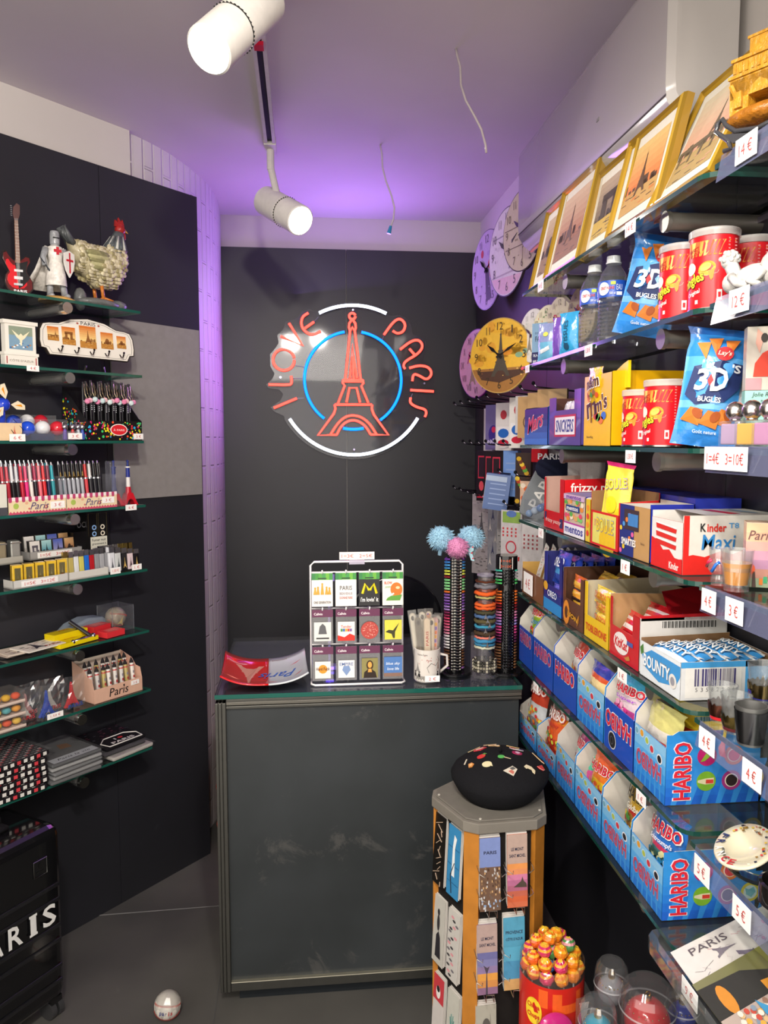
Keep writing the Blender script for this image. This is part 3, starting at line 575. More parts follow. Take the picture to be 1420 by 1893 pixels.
for i in range(120):
    x, zz, r = -W + .004 + rn.random() * (2 * W - .008), .004 + rn.random() * .052, .0015 + rn.random() * .0028; m.disc(x, zz, r, r, -.0016, cs[i % 7], 'paper', 9)
for i in range(110):
    y = .003 + rn.random() * (D - .006); hm = .06 + (.1 * max(0, (y - .01)) / D); zz = .004 + rn.random() * (hm - .006); r = .0016 + rn.random() * .0026
    m.poly([(-W - .0006, y + r * math.cos(a), zz + r * math.sin(a)) for a in [2 * PI * q / 8 for q in range(8)]][::-1], cs[i % 7], 'paper')
m.disc(.012, .033, .031, .018, -.002, '#f6efe6', 'paper', 28); m.disc(.012, .033, .028, .0155, -.0024, '#d4202a', 'paper', 28); m.text('À PARIS', .012, .033, .04, .0075, -.0028, '#f9d8d4', bold=.02); m.build('carton', t)
pc = ['#e88fb4', '#f0b8c6', '#c9dfe0', '#e88fb4', '#c9dfe0', '#f2c2c4', '#d6e6e6', '#f0b8c6', '#e88fb4', '#c9dfe0', '#e888ac', '#f2c2c4', '#d6e6e6', '#e88fb4']
def pompen(loc, c, label):
    t = thing('pompom_pen', label, 'pen', loc, RL, 'pompom pens in the polka dot box')
    m = MB('gloss', '#1a1a20'); m.cyl((0, 0, .003), (0, 0, .172), .0042, n=8); 
    for i in range(6): m.disc(0, .085 + i * .006, .0016, .0018, -.0046, '#d8d8e0', 'paper', 6)
    m.build('barrel', t, 50); m = MB('metal', '#d9c9a2'); m.tube([(0, -.004, .17), (.003, -.014, .150), (.006, -.020, .130), (.0, -.021, .122), (-.006, -.019, .135), (-.003, -.010, .165)], .0009, 5); m.build('cord', t)
    m = MB('fur', c); m.ball((0, -.022, .114), .0085, 10, 7); m.build('pompom', t, True); return t
WP = ['first', 'second', 'third', 'fourth', 'fifth', 'sixth', 'seventh', 'eighth', 'ninth', 'tenth', 'eleventh', 'twelfth', 'thirteenth', 'fourteenth']
for i in range(14): pompen(LP(-.494 - .084 + i * .0129, .172 - .035 - .006 * (i % 2), z + .003 + .003 * (i % 3)), pc[i], 'black pen with dangling pompom, %s along the polka dot box' % WP[i])
price('3 €', LP(-.414, .178, z + .022), RL, .036, .018, 'white price tag 3 € on the corner of the polka dot pen box')
price('3 €', LP(-.638, .182, z + .022), RL, .045, .018, 'white price tag 3 € on the clear tray of small bottles')
price('6 €', LP(-.815, .184, z + .018), RL, .045, .02, 'white price tag 6 € under the little blue fan')
t = thing('golf_ball_tray', 'clear acrylic tray holding blue, white and red golf balls', 'tray', LP(-.72, .168, z), RL)
m = MB('film', '#e3e6ea'); m.bx(-.075, .1, 0, .11, 0, .002); m.bx(-.075, .1, 0, .002, 0, .028); m.bx(-.075, .1, .05, .052, 0, .062); m.bx(-.075, .1, .108, .11, 0, .075); m.bx(-.075, -.073, 0, .11, 0, .03); m.bx(.098, .1, 0, .11, 0, .03); m.bx(-.04, .03, .01, .04, .002, .02, '#26324c', 'gloss'); m.build('tray_box', t)
def golf(loc, c, label):
    m = MB('gloss', c); m.ball((0, 0, .0215), .0213, 18, 12); o = m.build('golf_ball', None, True); place(o, loc); return tag(o, label, 'golf ball', 'golf balls in the clear tray')
for u, n_, dz, c, lb in ((-.772, .092, .03, '#2a4fd0', 'blue golf ball beside the fan, back row of the clear tray'), (-.728, .085, .033, '#e9e9ea', 'white golf ball in the back row of the clear tray'), (-.684, .082, .033, '#c81f30', 'red golf ball in the back row of the clear tray'),
                       (-.757, .136, .012, '#2250d8', 'blue golf ball in the front row of the clear tray'), (-.71, .134, .014, '#e4e4e6', 'white golf ball in the front row of the clear tray'), (-.662, .130, .014, '#d02838', 'red golf ball in the front row of the clear tray')): golf(LP(u, n_, z + dz), c, lb)
for i, (u, c, lb) in enumerate(((-.655, '#6a4fb0', 'violet'), (-.63, '#d8383a', 'red'), (-.612, '#c8ccd6', 'silver'), (-.598, '#3a55b0', 'blue'))):
    t = thing('bell_charm', 'tiny %s bottle charm with chrome ball lid in front of the golf balls' % lb, 'charm', LP(u, .158, z + .002), RL, 'tiny bottle charms'); m = MB('gloss', c); m.lathe([(0, 0), (.007, .001), (.006, .02), (.004, .03), (0, .031)], 12); m.build('bottle', t, True)
    m = MB('metal', '#d9d9de'); m.ball((0, 0, .038), .009, 12, 8); m.tube([(-.008, 0, .04), (-.006, 0, .052), (.006, 0, .052), (.008, 0, .04)], .001, 5); m.build('lid', t, True)
t = thing('mini_fan', 'small blue hand fan with orange tipped blades standing on a cream box', 'fan', LP(-.835, .15, z), RL)
m = MB('card', '#e4c7a0'); m.bx(-.05, .042, -.02, .03, 0, .048); eif(m, .02, .012, .014, .03, -.021, '#c9705a'); m.build('box', t); m = MB('gloss', '#1f3fc0'); m.cyl((-.004, 0, .048), (-.004, 0, .09), .011, .010, 14); m.ball((0, -.004, .098), .019, 14, 9); m.build('handle', t, True)
m = MB('frost', '#f0e6d0')
for i, a in enumerate((100, 350, 225)): a = R(a); c_, s_ = math.cos(a), math.sin(a); m.pz([(.012 * c_, .1 + .012 * s_), (.03 * c_ - .014 * s_, .1 + .03 * s_ + .014 * c_), (.052 * c_ - .006 * s_, .1 + .052 * s_ + .006 * c_), (.054 * c_ + .006 * s_, .1 + .054 * s_ - .006 * c_), (.03 * c_ + .01 * s_, .1 + .03 * s_ - .01 * c_)], -.022, '#e8dcc0', 'gloss'); m.pz([(.022 * c_, .1 + .022 * s_), (.04 * c_ - .006 * s_, .1 + .04 * s_ + .006 * c_), (.045 * c_, .1 + .045 * s_)], -.023, '#e8961c', 'gloss')
m.build('blades', t, solid=.0008); m = MB('matte', '#1a1a1a'); m.tube([(.01, -.022, .03), (.03, -.024, .0), (.045, -.022, .03), (.02, -.015, .06)], .0008, 5); m.build('cord', t)
# ---- fourth shelf: pen trays
z = SZL[3]
def pentray(u0, u1, label):
    t = thing('pen_tray', label, 'pen tray', LP(u0, .178, z), RL, 'patterned pen trays'); W = u1 - u0
    m = MB('card', '#e8d3ae'); m.bx(0, W, 0, .0015, 0, .046); m.bx(0, W, 0, .08, 0, .0015)
    n = 18
    for i in range(n):
        if i % 2 == 0: a = W * i / n; m.rect(a, .036, a + W / n, .0475, -.0006, '#b8446e'); m.disc(a + W / n / 2, .036, W / n / 2, .003, -.0007, '#b8446e', n=10)
        else: a = W * i / n; m.rect(a, .038, a + W / n, .0475, -.0006, '#f3e4e4')
    for i in range(n): a = W * i / n; m.pz([(a, .0), (a + W / n, 0), (a + W / n, .004), (a + W / n / 2, .009), (a, .004)], -.0006, '#c8506c')
    m.disc(W * .12, .023, .008, .008, -.0008, '#a9bf5c', n=16); m.disc(W * .34, .014, .003, .003, -.0008, '#cf6a66', n=8); m.disc(W * .3, .03, .005, .004, -.0008, '#e0ab8c', n=10)
    m.text('Paris', W * .52, .021, W * .33, .020, -.001, '#4b3f74', shear=.4, bold=.0); m.text('is', W * .63, .019, W * .07, .013, -.0014, '#b8473c', shear=.4); m.build('front_card', t)
    m = MB('film', '#e8e8f0'); m.bx(W - .001, W, 0, .07, 0, .1); m.build('side_panel', t); return t
pentray(-.845, -.672, 'cream pen tray with pink scalloped awning print and coloured pens, beside the dark grey one'); pentray(-.670, -.500, 'cream pen tray with pink scalloped print under the black pens')
price('3 €', LP(-.700, .1795, z + .030), RL, .044, .02, 'white price tag 3 € on the pen tray of coloured pens'); price('3 €', LP(-.532, .1795, z + .032), RL, .042, .018, 'white price tag 3 € on the pen tray of black pens')
price('6 €', LP(-.455, .186, z + .004), RL, .04, .018, 'white price tag 6 € under the tower shaped pens')
def pen(loc, cap, low, label, clip='#d9dade', strap=False):
    t = thing('ballpoint_pen', label, 'pen', loc, RL, 'souvenir pens in the trays', tilt=(-.12, 0))
    m = MB('gloss', low); m.cyl((0, 0, .01), (0, 0, .085), .0048, .0055, 9); m.cyl((0, 0, .085), (0, 0, .128), .0058, .005, 9, col=cap); m.build('barrel', t, 50)
    m = MB('metal', clip); m.cyl((0, 0, .128), (0, 0, .138), .0035, .002, 8); m.cyl((0, 0, .083), (0, 0, .087), .0061, n=9); m.bx(-.001, .001, -.009, -.0075, .092, .13); m.bx(-.001, .001, -.009, 0, .128, .131); m.build('clip', t); return t
cl = [('#b02838', '#a01f30', 'dark red'), ('#c84858', '#b52a3a', 'raspberry'), ('#d9d9dc', '#1d1b20', 'silver and black'), ('#cfcfd4', '#222026', 'chrome and black'), ('#c83448', '#c01f38', 'crimson'), ('#e05078', '#e0287c', 'hot pink'), ('#d8c8c8', '#e6dfd8', 'pearl white'), ('#a83050', '#1e1a22', 'burgundy and black'), ('#e8808c', '#e66a78', 'salmon pink'), ('#d83a40', '#cc1f28', 'bright red'), ('#88344a', '#20204a', 'plum and navy'), ('#2aa0b0', '#28909c', 'turquoise')]
for row in range(2):
    for i, (a, b, nm) in enumerate(cl): pen(LP(-.836 + i * .0135 + row * .005, .148 - row * .035, z + .004 + .006 * row), a, b, '%s souvenir pen with chrome clip in the %s row of the coloured tray' % (nm, ('front', 'back')[row]))
bl = [('#17171c', '#a9abb4')] * 6 + [('#c83434', '#d04048'), ('#d8d8d8', '#2a2a2e'), ('#18181d', '#202026'), ('#18181d', '#202026')]
for i, (a, b) in enumerate(bl):
    p = pen(LP(-.660 + i * .0145, .140, z + .005), a, b, 'black and silver pen with small gold tower, %s in the black pen tray' % WP[i] if i < 6 else ('red patterned pen among the black pens', 'black and white striped pen among the black pens', 'plain black pen with chrome clip beside the striped one', 'plain black pen at the clear end panel of the tray')[i - 6])
    if i < 6: m = MB('metal', '#cfae55'); eif(m, 0, .088, .012, .032, -.0085, '#cfae55', 'metal', depth=.001); m.build('tower_charm', p)
for u, c3, lb in ((-.489, ('#1d3078', '#1d3078', '#1d3078'), 'blue tower shaped pen with white and red base inside a clear sleeve'), (-.437, ('#c01e30', '#e8e4e0', '#22308a'), 'tower shaped pen in blue, white and red with a red base')):
    t = thing('tower_pen', lb, 'pen', LP(u, .15, z), RL); m = MB('gloss', '#cc1c2c')
    for sx in (-1, 1): m.prism([(sx * .028, 0), (sx * .016, 0), (sx * .008, .016), (0, .02), (0, .04), (sx * .009, .038), (sx * .017, .02)], -.012, .012)
    m.build('base', t, 50); m = MB('gloss'); m.cyl((0, 0, .03), (0, 0, .058), .012, .008, 10, col=c3[0]); m.cyl((0, 0, .058), (0, 0, .088), .0075, .0068, 10, col=c3[1]); m.cyl((0, 0, .088), (0, 0, .118), .0068, .0062, 10, col=c3[2]); m.cyl((0, 0, .118), (0, 0, .122), .0085, n=10, col='#e8e4e0' if u > -.45 else '#1d3078'); m.cyl((0, 0, .122), (0, 0, .137), .004, .003, 8, col='#1d3078'); m.ball((0, 0, .138), .0045, 8, 6, col='#1d3078'); m.build('barrel', t, 50)
    if u < -.45: m = MB('film', '#e0e0f0'); m.bx(-.02, .034, -.016, .014, 0, .14, skip='t'); m.build('sleeve', t)
t = thing('pen_tray', 'dark grey display tray end with white card at the edge of the picture', 'pen tray', LP(-.875, .178, z), RL); m = MB('card', '#d8d8cc'); m.bx(0, .026, 0, .05, .02, .085); m.bx(0, .026, -.002, .05, .0, .022, '#4a4a50'); m.build('carton', t)
# ---- fifth shelf
z = SZL[4]
def lighter(loc, c, label, h=.06, w_=.011, pic=None, group='lighters in the white tray'):
    t = thing('lighter', label, 'lighter', loc, RL, group, tilt=(-.06, 0)); m = MB('gloss', c); m.bx(-w_, w_, -.005, .005, 0, h * .78)
    if pic: eif(m, 0, .008, w_ * 1.2, h * .5, -.0058, pic)
    m.build('case', t, bevel=.002); m = MB('metal', '#c9c9cc' if c[1:3] != 'c8' else '#c8b060'); m.bx(-w_ * .95, w_ * .95, -.0048, .0048, h * .80, h); m.bx(-w_, w_, -.0052, .0052, h * .77, h * .80); m.build('hood', t); return t
for k, (c, nm) in enumerate((('#c8b878', 'pale gold'), ('#b9a860', 'gold'), ('#d9dadd', 'silver white'), ('#c9c060', 'small yellow'), ('#2468c8', 'bright blue'), ('#b01f28', 'red'), ('#8f9095', 'grey chrome'), ('#a2a3a8', 'light chrome'), ('#8a8b90', 'dark chrome'))):
    lighter(LP(-.667 + k * .0175, .155, z + .008), c, '%s lighter standing in the white tray beside the gold cubes' % nm, .075 - .002 * (k % 2), .0075)
for k, (c, pc_, nm) in enumerate((('#d9dae0', '#55565e', 'white lighter with grey tower print above the 1,50 € tag'), ('#c9cccc', '#3a4448', 'white lighter with green symbols beside the tower print'), ('#17161a', '#c8a860', 'black lighter with gold tower beside the symbols print'), ('#d8c4c8', '#4a3a40', 'pink and black patterned lighter above the 1 € tag'), ('#17161a', '#c8a860', 'black lighter with gold tower at the shelf end'))):
    lighter(LP(-.515 + k * .0225, .163, z + .004), c, nm, .078 - .004 * k, .0098, pc_, 'printed lighters at the shelf end')
for k in range(7): lighter(LP(-.53 + k * .018, .132, z + .004), '#b9babf' if k < 4 else '#c8b060', 'metal topped lighter in the row behind the printed ones, %s from the tray' % WP[k], .08, .007, None, 'metal topped lighters in the rear row')
def cardtray(u0, u1, n0, zz, h, col, txt, label):
    t = thing('display_tray', label, 'tray', LP(u0, n0, zz), RL, 'display trays on the lighter shelf'); W = u1 - u0; m = MB('gloss', col); m.bx(0, W, 0, .002, 0, h); m.bx(0, W, 0, .05, 0, .004); m.bx(0, .002, 0, .05, 0, h); m.bx(W - .002, W, 0, .05, 0, h)
    if txt: m.rect(W * .14, h * .15, W * .80, h * .85, -.0006, '#f1efec'); m.text(txt, W * .47, h * .5, W * .55, h * .42, -.0012, '#c8504c', bold=.012)
    m.build('tray_box', t); return t
cardtray(-.842, -.674, .178, z, .024, '#c9c7c2', '1=5€   3=12€', 'pale grey display tray with 1=5€ 3=12€ label under the gold cubes'); cardtray(-.672, -.538, .178, z, .024, '#cfcdc6', None, 'plain pale tray under the coloured lighters')
cardtray(-.745, -.575, .10, z + .062, .024, '#9c9a98', '1=5€   3=12€', 'raised grey tray with price label under the postcard printed cases'); cardtray(-.88, -.765, .10, z + .060, .02, '#aaa79f', None, 'raised grey tray under the ribbed silver cases')
price('1,50 €', LP(-.516, .182, z + .020), RL, .036, .020, 'white price tag 1,50 € on the printed white lighters'); price('1 €', LP(-.437, .182, z + .020), RL, .036, .018, 'white price tag 1 € on the black printed lighters')
for k in range(5):
    t = thing('gold_lighter_cube', 'gold framed cube lighter with small tower window, %s in the front tray' % WP[k], 'lighter', LP(-.832 + k * .034, .158, z + .006), RL - .3, 'gold cube lighters')
    m = MB('foil', '#d6ae2c'); m.bx(0, .028, 0, .026, 0, .058); m.build('case', t, bevel=.0015); m = MB('gloss', '#5c5436'); m.rect(.006, .008, .022, .05, -.0006); eif(m, .014, .01, .013, .034, -.0012, '#f2e2a0', 'metal'); m.pz([(.009, .008), (.02, .008), (.018, .016), (.011, .016)], -.0016, ('#4a8a6a', '#c83a2a', '#b99a40')[k % 3]); m.build('window_plate', t)
for k in range(3):
    t = thing('cigarette_case', ('dark red lined metal case at the edge of the picture', 'champagne coloured ribbed metal case between the dark and silver ones', 'silver ribbed metal case next to the postcard cases')[k], 'case', LP(-.865 + k * .042, .088, z + .066), RL - .2, 'ribbed metal cases'); m = MB('brushed', ('#3d2020', '#b4a88c', '#b9b9b4')[k]); m.bx(-.014, .014, -.004, .03, 0, .058); m.build('shell', t, bevel=.004, seg=3); m = MB('metal', '#d9d4c6'); m.bx(-.015, .015, -.005, -.003, .05, .054); m.build('band', t)
pcs = [(('#d9d4d0', '#c4c0bc'), '#a9a29c', '#55505a', 'arch'), (('#9fc6c8', '#4a8a9a'), '#3a6a6c', '#20343a', 'tower'), (('#4a5aa8', '#8a8ab8'), '#6a4a60', '#262038', 'tower'), (('#c9a070', '#8a5a3a'), '#6a4a30', '#2e2420', 'dome')]
for k in range(4):
    for b in range(2):
        t = thing('postcard_lighter_case', ('front', 'rear')[b] + ' flip case with %s view on the raised grey tray' % ('pale city', 'teal tower', 'blue night tower', 'sepia towers')[k], 'lighter case', LP(-.722 + k * .037, .092 - b * .03, z + .066 + .012 * b), RL, 'printed flip cases', tilt=(-.1, 0))
        m = MB('metal', '#a9a49c'); m.bx(-.017, .017, 0, .012, 0, .052); m.build('shell', t, bevel=.001); m = MB('paper'); P = pcs[k]; scene_pic(m, -.0155, .002, .0155, .05, -.0008, P[0], P[1], P[2], P[3], k); m.build('print', t)
t = thing('rolling_paper_display', 'black display box lettered OCB with warning label at the rear of the lighter shelf', 'display box', LP(-.545, .08, z), RL); m = MB('card', '#0c0b0d'); m.bx(-.045, .075, 0, .06, 0, .128); m.bx(.0, .075, -.003, 0, .0, .188)
m.bx(.0, .075, 0, .06, .128, .188); m.text('OCB', -.012, .15, .04, .018, -.001, '#5a5a5e', bold=.03); m.rect(.012, .062, .072, .108, -.0036, '#d8d6c8')
for i, s in enumerate(('Fumer nuit', 'gravement à', 'votre santé')): m.text(s, .042, .098 - i * .013, .05, .008, -.0042, '#2a2a2a', bold=.02)
for i in range(2):
    m.tube([(.006 + i * .036, -.004, .112), (.006 + i * .036, -.004, .182), (.036 + i * .036, -.004, .182), (.036 + i * .036, -.004, .112)], .0005, 4, '#b9a878', 'metal')
    for q in range(2): m.ring(.026 + i * .03, .138 - q * .02, .0045, .008, -.0042, ('#8ab0e0', '#e6dcc8')[i], 'paper', 14)
m.build('carton', t)
# ---- sixth shelf
z = SZL[5]
def flat(name, label, cat, u, n_, zz, a, sz, col, mat='paper', group=None, bev=0, deco=None):
    t = thing(name, label, cat, LP(u, n_, zz), RL + a, group); m = MB(mat, col); m.bx(-sz[0] / 2, sz[0] / 2, -sz[1] / 2, sz[1] / 2, 0, sz[2])
    if deco: deco(m, sz)
    m.build('cover' if cat in ('booklet', 'T-shirt') else 'carton', t, bevel=bev); return t
def citydeco(m, sz):
    h = sz[2] + .0004
    for i in range(26): a, b = random.uniform(-.45, .4) * sz[0], random.uniform(-.42, .38) * sz[1]; m.add([(a, b, h), (a + .014, b, h), (a + .014, b + .002, h), (a, b + .002, h)], [(0, 1, 2, 3)], ('#3a3238', '#8a4a3a', '#555060')[i % 3])
    v = [(p[0] * .04 - .01, p[1] * .07 - .03, h + .0003) for p in EIF]; m.add(v, [tuple(range(len(v)))], '#3a3540'); m.text('PARIS', .03, -sz[1] * .3, .05, .012, h + .0006, '#a8352c', plane='xy', bold=.03)
for k, (u, n_, a, c) in enumerate(((-.80, .085, .1, '#2e2c30'), (-.79, .10, .05, '#b8a79c'), (-.785, .11, -.05, '#d6c7b8'), (-.745, .125, .12, '#e6ddd2'))):
    flat('city_booklet', ('dark booklet', 'brown toned booklet', 'cream booklet', 'white city sketch booklet')[k] + (' at the bottom of the booklet pile' if k == 0 else ' second from the bottom of the booklet pile' if k == 1 else ' just under the topmost booklet' if k == 2 else ' on top of the pile beside the yellow packets'), 'booklet', u, n_, z + .004 * k, a, (.125, .085, .0035), c, group='booklets piled on the shelf', deco=citydeco if k > 1 else None)
def ydeco(m, sz):
    h = sz[2] + .0004
    for i in range(5): m.add([(-sz[0] * .42, -sz[1] * .4 + i * .011, h), (sz[0] * .2, -sz[1] * .4 + i * .011, h), (sz[0] * .2, -sz[1] * .4 + .0015 + i * .011, h), (-sz[0] * .42, -sz[1] * .4 + .0015 + i * .011, h)], [(0, 1, 2, 3)], '#b8920c')
    m.text('Eiffel', .0, .012, .04, .012, h, '#c8501c', plane='xy', shear=.3); m.add([(.02, -.02, h), (.05, -.01, h), (.05, -.004, h), (.02, -.014, h)], [(0, 1, 2, 3)], '#2a2410')
flat('yellow_packet', 'bright yellow packet lying flat under the other yellow packet', 'packet', -.64, .13, z + .002, .12, (.14, .07, .012), '#e6cf10', 'card', 'yellow packets', deco=ydeco); flat('yellow_packet', 'bright yellow packet with orange script, topmost of the two', 'packet', -.635, .095, z + .0145, .10, (.12, .045, .018), '#e3cb0e', 'card', 'yellow packets', deco=ydeco)
def rdeco(m, sz):
    h = sz[2] + .0004
    for i in range(4): m.add([(-sz[0] * .3, -.012 + i * .007, h), (sz[0] * .3, -.012 + i * .007, h), (sz[0] * .3, -.009 + i * .007, h), (-sz[0] * .3, -.009 + i * .007, h)], [(0, 1, 2, 3)], '#f0a090')
flat('red_card_box', 'small red box in front of the baseball cube, lower one', 'box', -.515, .148, z + .001, .1, (.07, .045, .018), '#d8333a', 'card', 'small red boxes', deco=rdeco); flat('red_card_box', 'small red box behind and leaning over the lower red box', 'box', -.53, .098, z + .002, .15, (.07, .045, .030), '#c42a32', 'card', 'small red boxes', deco=rdeco)
t = thing('cloth_pouch', 'grey blue folded cloth pouch lying behind the yellow packets', 'pouch', LP(-.55, .05, z), RL + .1); m = MB('fabric', '#7d8894'); m.prism([(-.075, 0), (-.08, .02), (-.05, .04), (.0, .052), (.06, .046), (.08, .03), (.08, 0)], -.03, .03); m.build('cloth', t, 40, bevel=.008, seg=3)
t = thing('folding_tool', 'black and chrome slim folding tool standing across the packets', 'tool', LP(-.58, .15, z + .002), RL); m = MB('gloss', '#202024'); m.cyl((-.04, .06, .055), (.0, -.0, .006), .006, n=8); m.build('arm', t, 50); m = MB('metal', '#b9b9bd'); m.cyl((-.075, -.012, .01), (.0, .0, .012), .005, n=8); m.ball((0, 0, .012), .009, 8, 6); m.ball((-.076, -.012, .010), .007, 8, 6); m.build('handle', t, True)
def baseball(t, r, mat='matte', c='#dcd6cc'):
    m = MB(mat, c); m.ball((0, 0, 0), r, 22, 14); m.build('leather', t, True)
    m = MB('matte', '#c04a44')
    for sg in (-1, 1):
        for i in range(26):
            a = R(-75 + i * 6); y = -r * math.cos(a) * .86; x = r * math.sin(a) * .86; zz = sg * r * (.42 + .14 * math.cos(2 * a)); k = r * 1.01 / math.sqrt(x * x + y * y + zz * zz)
            m.tube([(x * k, y * k, zz * k - r * .09), (x * k * 1.01, y * k * 1.01, zz * k), (x * k + r * .02, y * k, zz * k + r * .09)], r * .018, 4)
    m.build('stitching', t)
t = thing('cased_baseball', 'souvenir baseball with tower print inside a clear cube on the shelf', 'baseball', LP(-.452, .085, z + .04), RL, tilt=(.2, .3)); baseball(t, .033, 'resin', '#9a8f7c')
m = MB('paper', '#b89a60'); eif(m, 0, -.014, .022, .03, -.0345, '#c8b070'); m.build('tower_print', t)
t = thing('display_cube', 'clear plastic cube around the tower print baseball', 'display case', LP(-.452, .085, z), RL); m = MB('film', '#cfd2dc'); m.bx(-.04, .04, -.04, .04, 0, .08); m.build('shell', t)
m = MB('frost', '#9aa0aa'); 
for sx in (-1, 1):
    for sy in (-1, 1): m.bx(sx * .04 - .0006, sx * .04 + .0006, sy * .04 - .0006, sy * .04 + .0006, 0, .08)
m.build('edges', t)
# ---- seventh shelf
z = SZL[6]
t = thing('flag_pen_box', 'pale pink carton with cut-out sides lettered Paris holding printed pens', 'display box', LP(-.508, .168, z), RL); W = .089; D = .11
m = MB('card', '#d9ae98'); m.bx(-W, W, -.001, .001, 0, .044); m.bx(-W, W, D - .002, D, 0, .115, '#cdbdb0'); m.bx(-W, W, 0, D, 0, .002)
hs = [(0, .044), (.008, .075), (.03, .078), (.05, .10), (D, .117)]
for sx in (-W, W - .0015): m.add([(sx, y, 0) for y, h in hs] + [(sx, y, h) for y, h in hs] + [(sx + .0015, y, 0) for y, h in hs] + [(sx + .0015, y, h) for y, h in hs], [(i, i + 1, i + 6, i + 5) for i in range(4)] + [(i + 10, i + 15, i + 16, i + 11) for i in range(4)] + [(i + 5, i + 6, i + 16, i + 15) for i in range(4)])
m.text('Paris', .0, .022, .07, .026, -.0018, '#1c1618', shear=.15, bold=.01); m.disc(.019, .035, .003, .003, -.0022, '#1c1618', n=8); m.build('carton', t)
price('3 €', LP(-.448, .171, z + .040), RL, .030, .014, 'white price tag 3 € on the pale pink pen carton')
for k in range(16):
    r_ = k // 8; i = k % 8; t = thing('printed_pen', 'white printed pen with dark tip, %s in the %s row of the pink carton' % (WP[i], ('front', 'back')[r_]), 'pen', LP(-.585 + i * .0215 + r_ * .008, .145 - .045 * r_, z + .004 + .008 * r_), RL, 'printed pens in the pink carton', tilt=(-.1, .03 * ((k % 3) - 1)))
    c = ('#d8d4ce', '#e6e0da', '#b9a86a', '#d0ccc8')[(k * 3) % 4]; m = MB('gloss', c); m.cyl((0, 0, 0), (0, 0, .085), .0068, n=10)
    for q in range(3): m.rect(-.003, .022 + q * .015, .003, .030 + q * .015, -.0071, ('#6a6468', '#a83a3c', '#88828a')[q], 'paper')
    m.cyl((0, 0, .075), (0, 0, .079), .0070, n=10, col='#c04a48'); m.build('barrel', t, 50); m = MB('matte', '#2a2628'); m.lathe([(.0066, .085), (.006, .09), (.0015, .102), (0, .103)], 10); m.build('tip', t, True)
price('1,50 €', LP(-.735, .183, z + .018), RL, .050, .016, 'white price tag 1,50 € on the bagged tower key rings')
for k, (u, n_, c, nm, vis) in enumerate(((-.80, .125, '#c9c6bc', 'clear', 0), (-.745, .155, '#2348b0', 'deep blue', 1), (-.705, .105, '#c9c8c0', 'clear crystal', 0), (-.655, .14, '#d0262e', 'bright red', 1), (-.772, .09, '#e0a09a', 'pale pink', 0))):
    t = thing('bagged_keyring', '%s tower key ring in a crinkled clear bag lettered PARIS' % nm, 'key ring', LP(u, n_, z + .001), RL + (.1 * (k % 2)), 'bagged tower key rings'); m = MB('gloss', c); eif(m, 0, .006, .052, .075 if vis else .06, -.006, c, 'gloss', depth=.01); m.build('tower', t, bevel=.001)
    rn = random.Random(k); m = MB('foil', '#d9d8d6'); m.mat = 'film'; v = []; nn = 9
    for a in range(nn):
        for b in range(nn):
            x = -.04 + .08 * a / (nn - 1); zz = .1 * b / (nn - 1); v.append((x + rn.uniform(-.003, .003), -.013 + rn.uniform(-.004, .004), zz + rn.uniform(-.003, .003)))
    m.add(v, [(a * nn + b, (a + 1) * nn + b, (a + 1) * nn + b + 1, a * nn + b + 1) for a in range(nn - 1) for b in range(nn - 1)], '#e6e6ea')
    m.build('bag', t); m = MB('paper'); m.text('PARIS', .0, .012, .052, .012, -.019, '#2b4a9a' if k % 2 else '#b8343a', bold=.03); m.build('lettering', t)
for k in range(3):
    t = thing('macaron_box', ('bottom', 'middle', 'topmost')[k] + ' clear box of macarons in the stack beside the bagged key rings', 'box', LP(-.862, .13, z + .036 * k), RL, 'stacked macaron boxes'); m = MB('film', '#e0dcd8'); m.bx(-.045, .045, -.04, .04, 0, .034); m.build('lid', t); m = MB('card', '#d8c4b8'); m.bx(-.045, .045, -.041, -.04, 0, .008); m.bx(-.045, .045, -.041, .04, .0005, .003); m.build('base', t)
    for q in range(3):
        m = MB('matte', ('#e0b030', '#e05a3a', '#e8c050', '#58a8b0', '#e8a040')[(k * 2 + q) % 5]); m.ball((-.028 + q * .028, -.02, .017), .013, 12, 7, sz=(1, 1, .75)); m.build('macaron', t, True)
# ---- eighth shelf
z = SZL[7]
def shirt(label, u, n_, zz, a, sx, sy, h, col, mat='fabric', deco=None, wrap=True):
    t = thing('folded_shirt', label, 'T-shirt', LP(u, n_, zz), RL + a, 'folded shirts on the lowest shelf'); m = MB(mat, col); m.bx(-sx, sx, -sy, sy, .001, h); m.build('cloth', t, bevel=h * .35, seg=2)
    if deco: m = MB('paper'); deco(m, sx, sy, h); m.build('print', t)
    if wrap:
        m = MB('film', '#d9d9dd'); rn = random.Random(int(zz * 1000)); nn = 7; v = []
        for i in range(nn):
            for j in range(nn): v.append((-sx * 1.04 + 2.08 * sx * i / (nn - 1), -sy * 1.06 + 2.12 * sy * j / (nn - 1), h + .0015 + rn.uniform(0, .002)))
        m.add(v, [(i * nn + j, (i + 1) * nn + j, (i + 1) * nn + j + 1, i * nn + j + 1) for i in range(nn - 1) for j in range(nn - 1)]); m.build('wrapper', t)
    return t
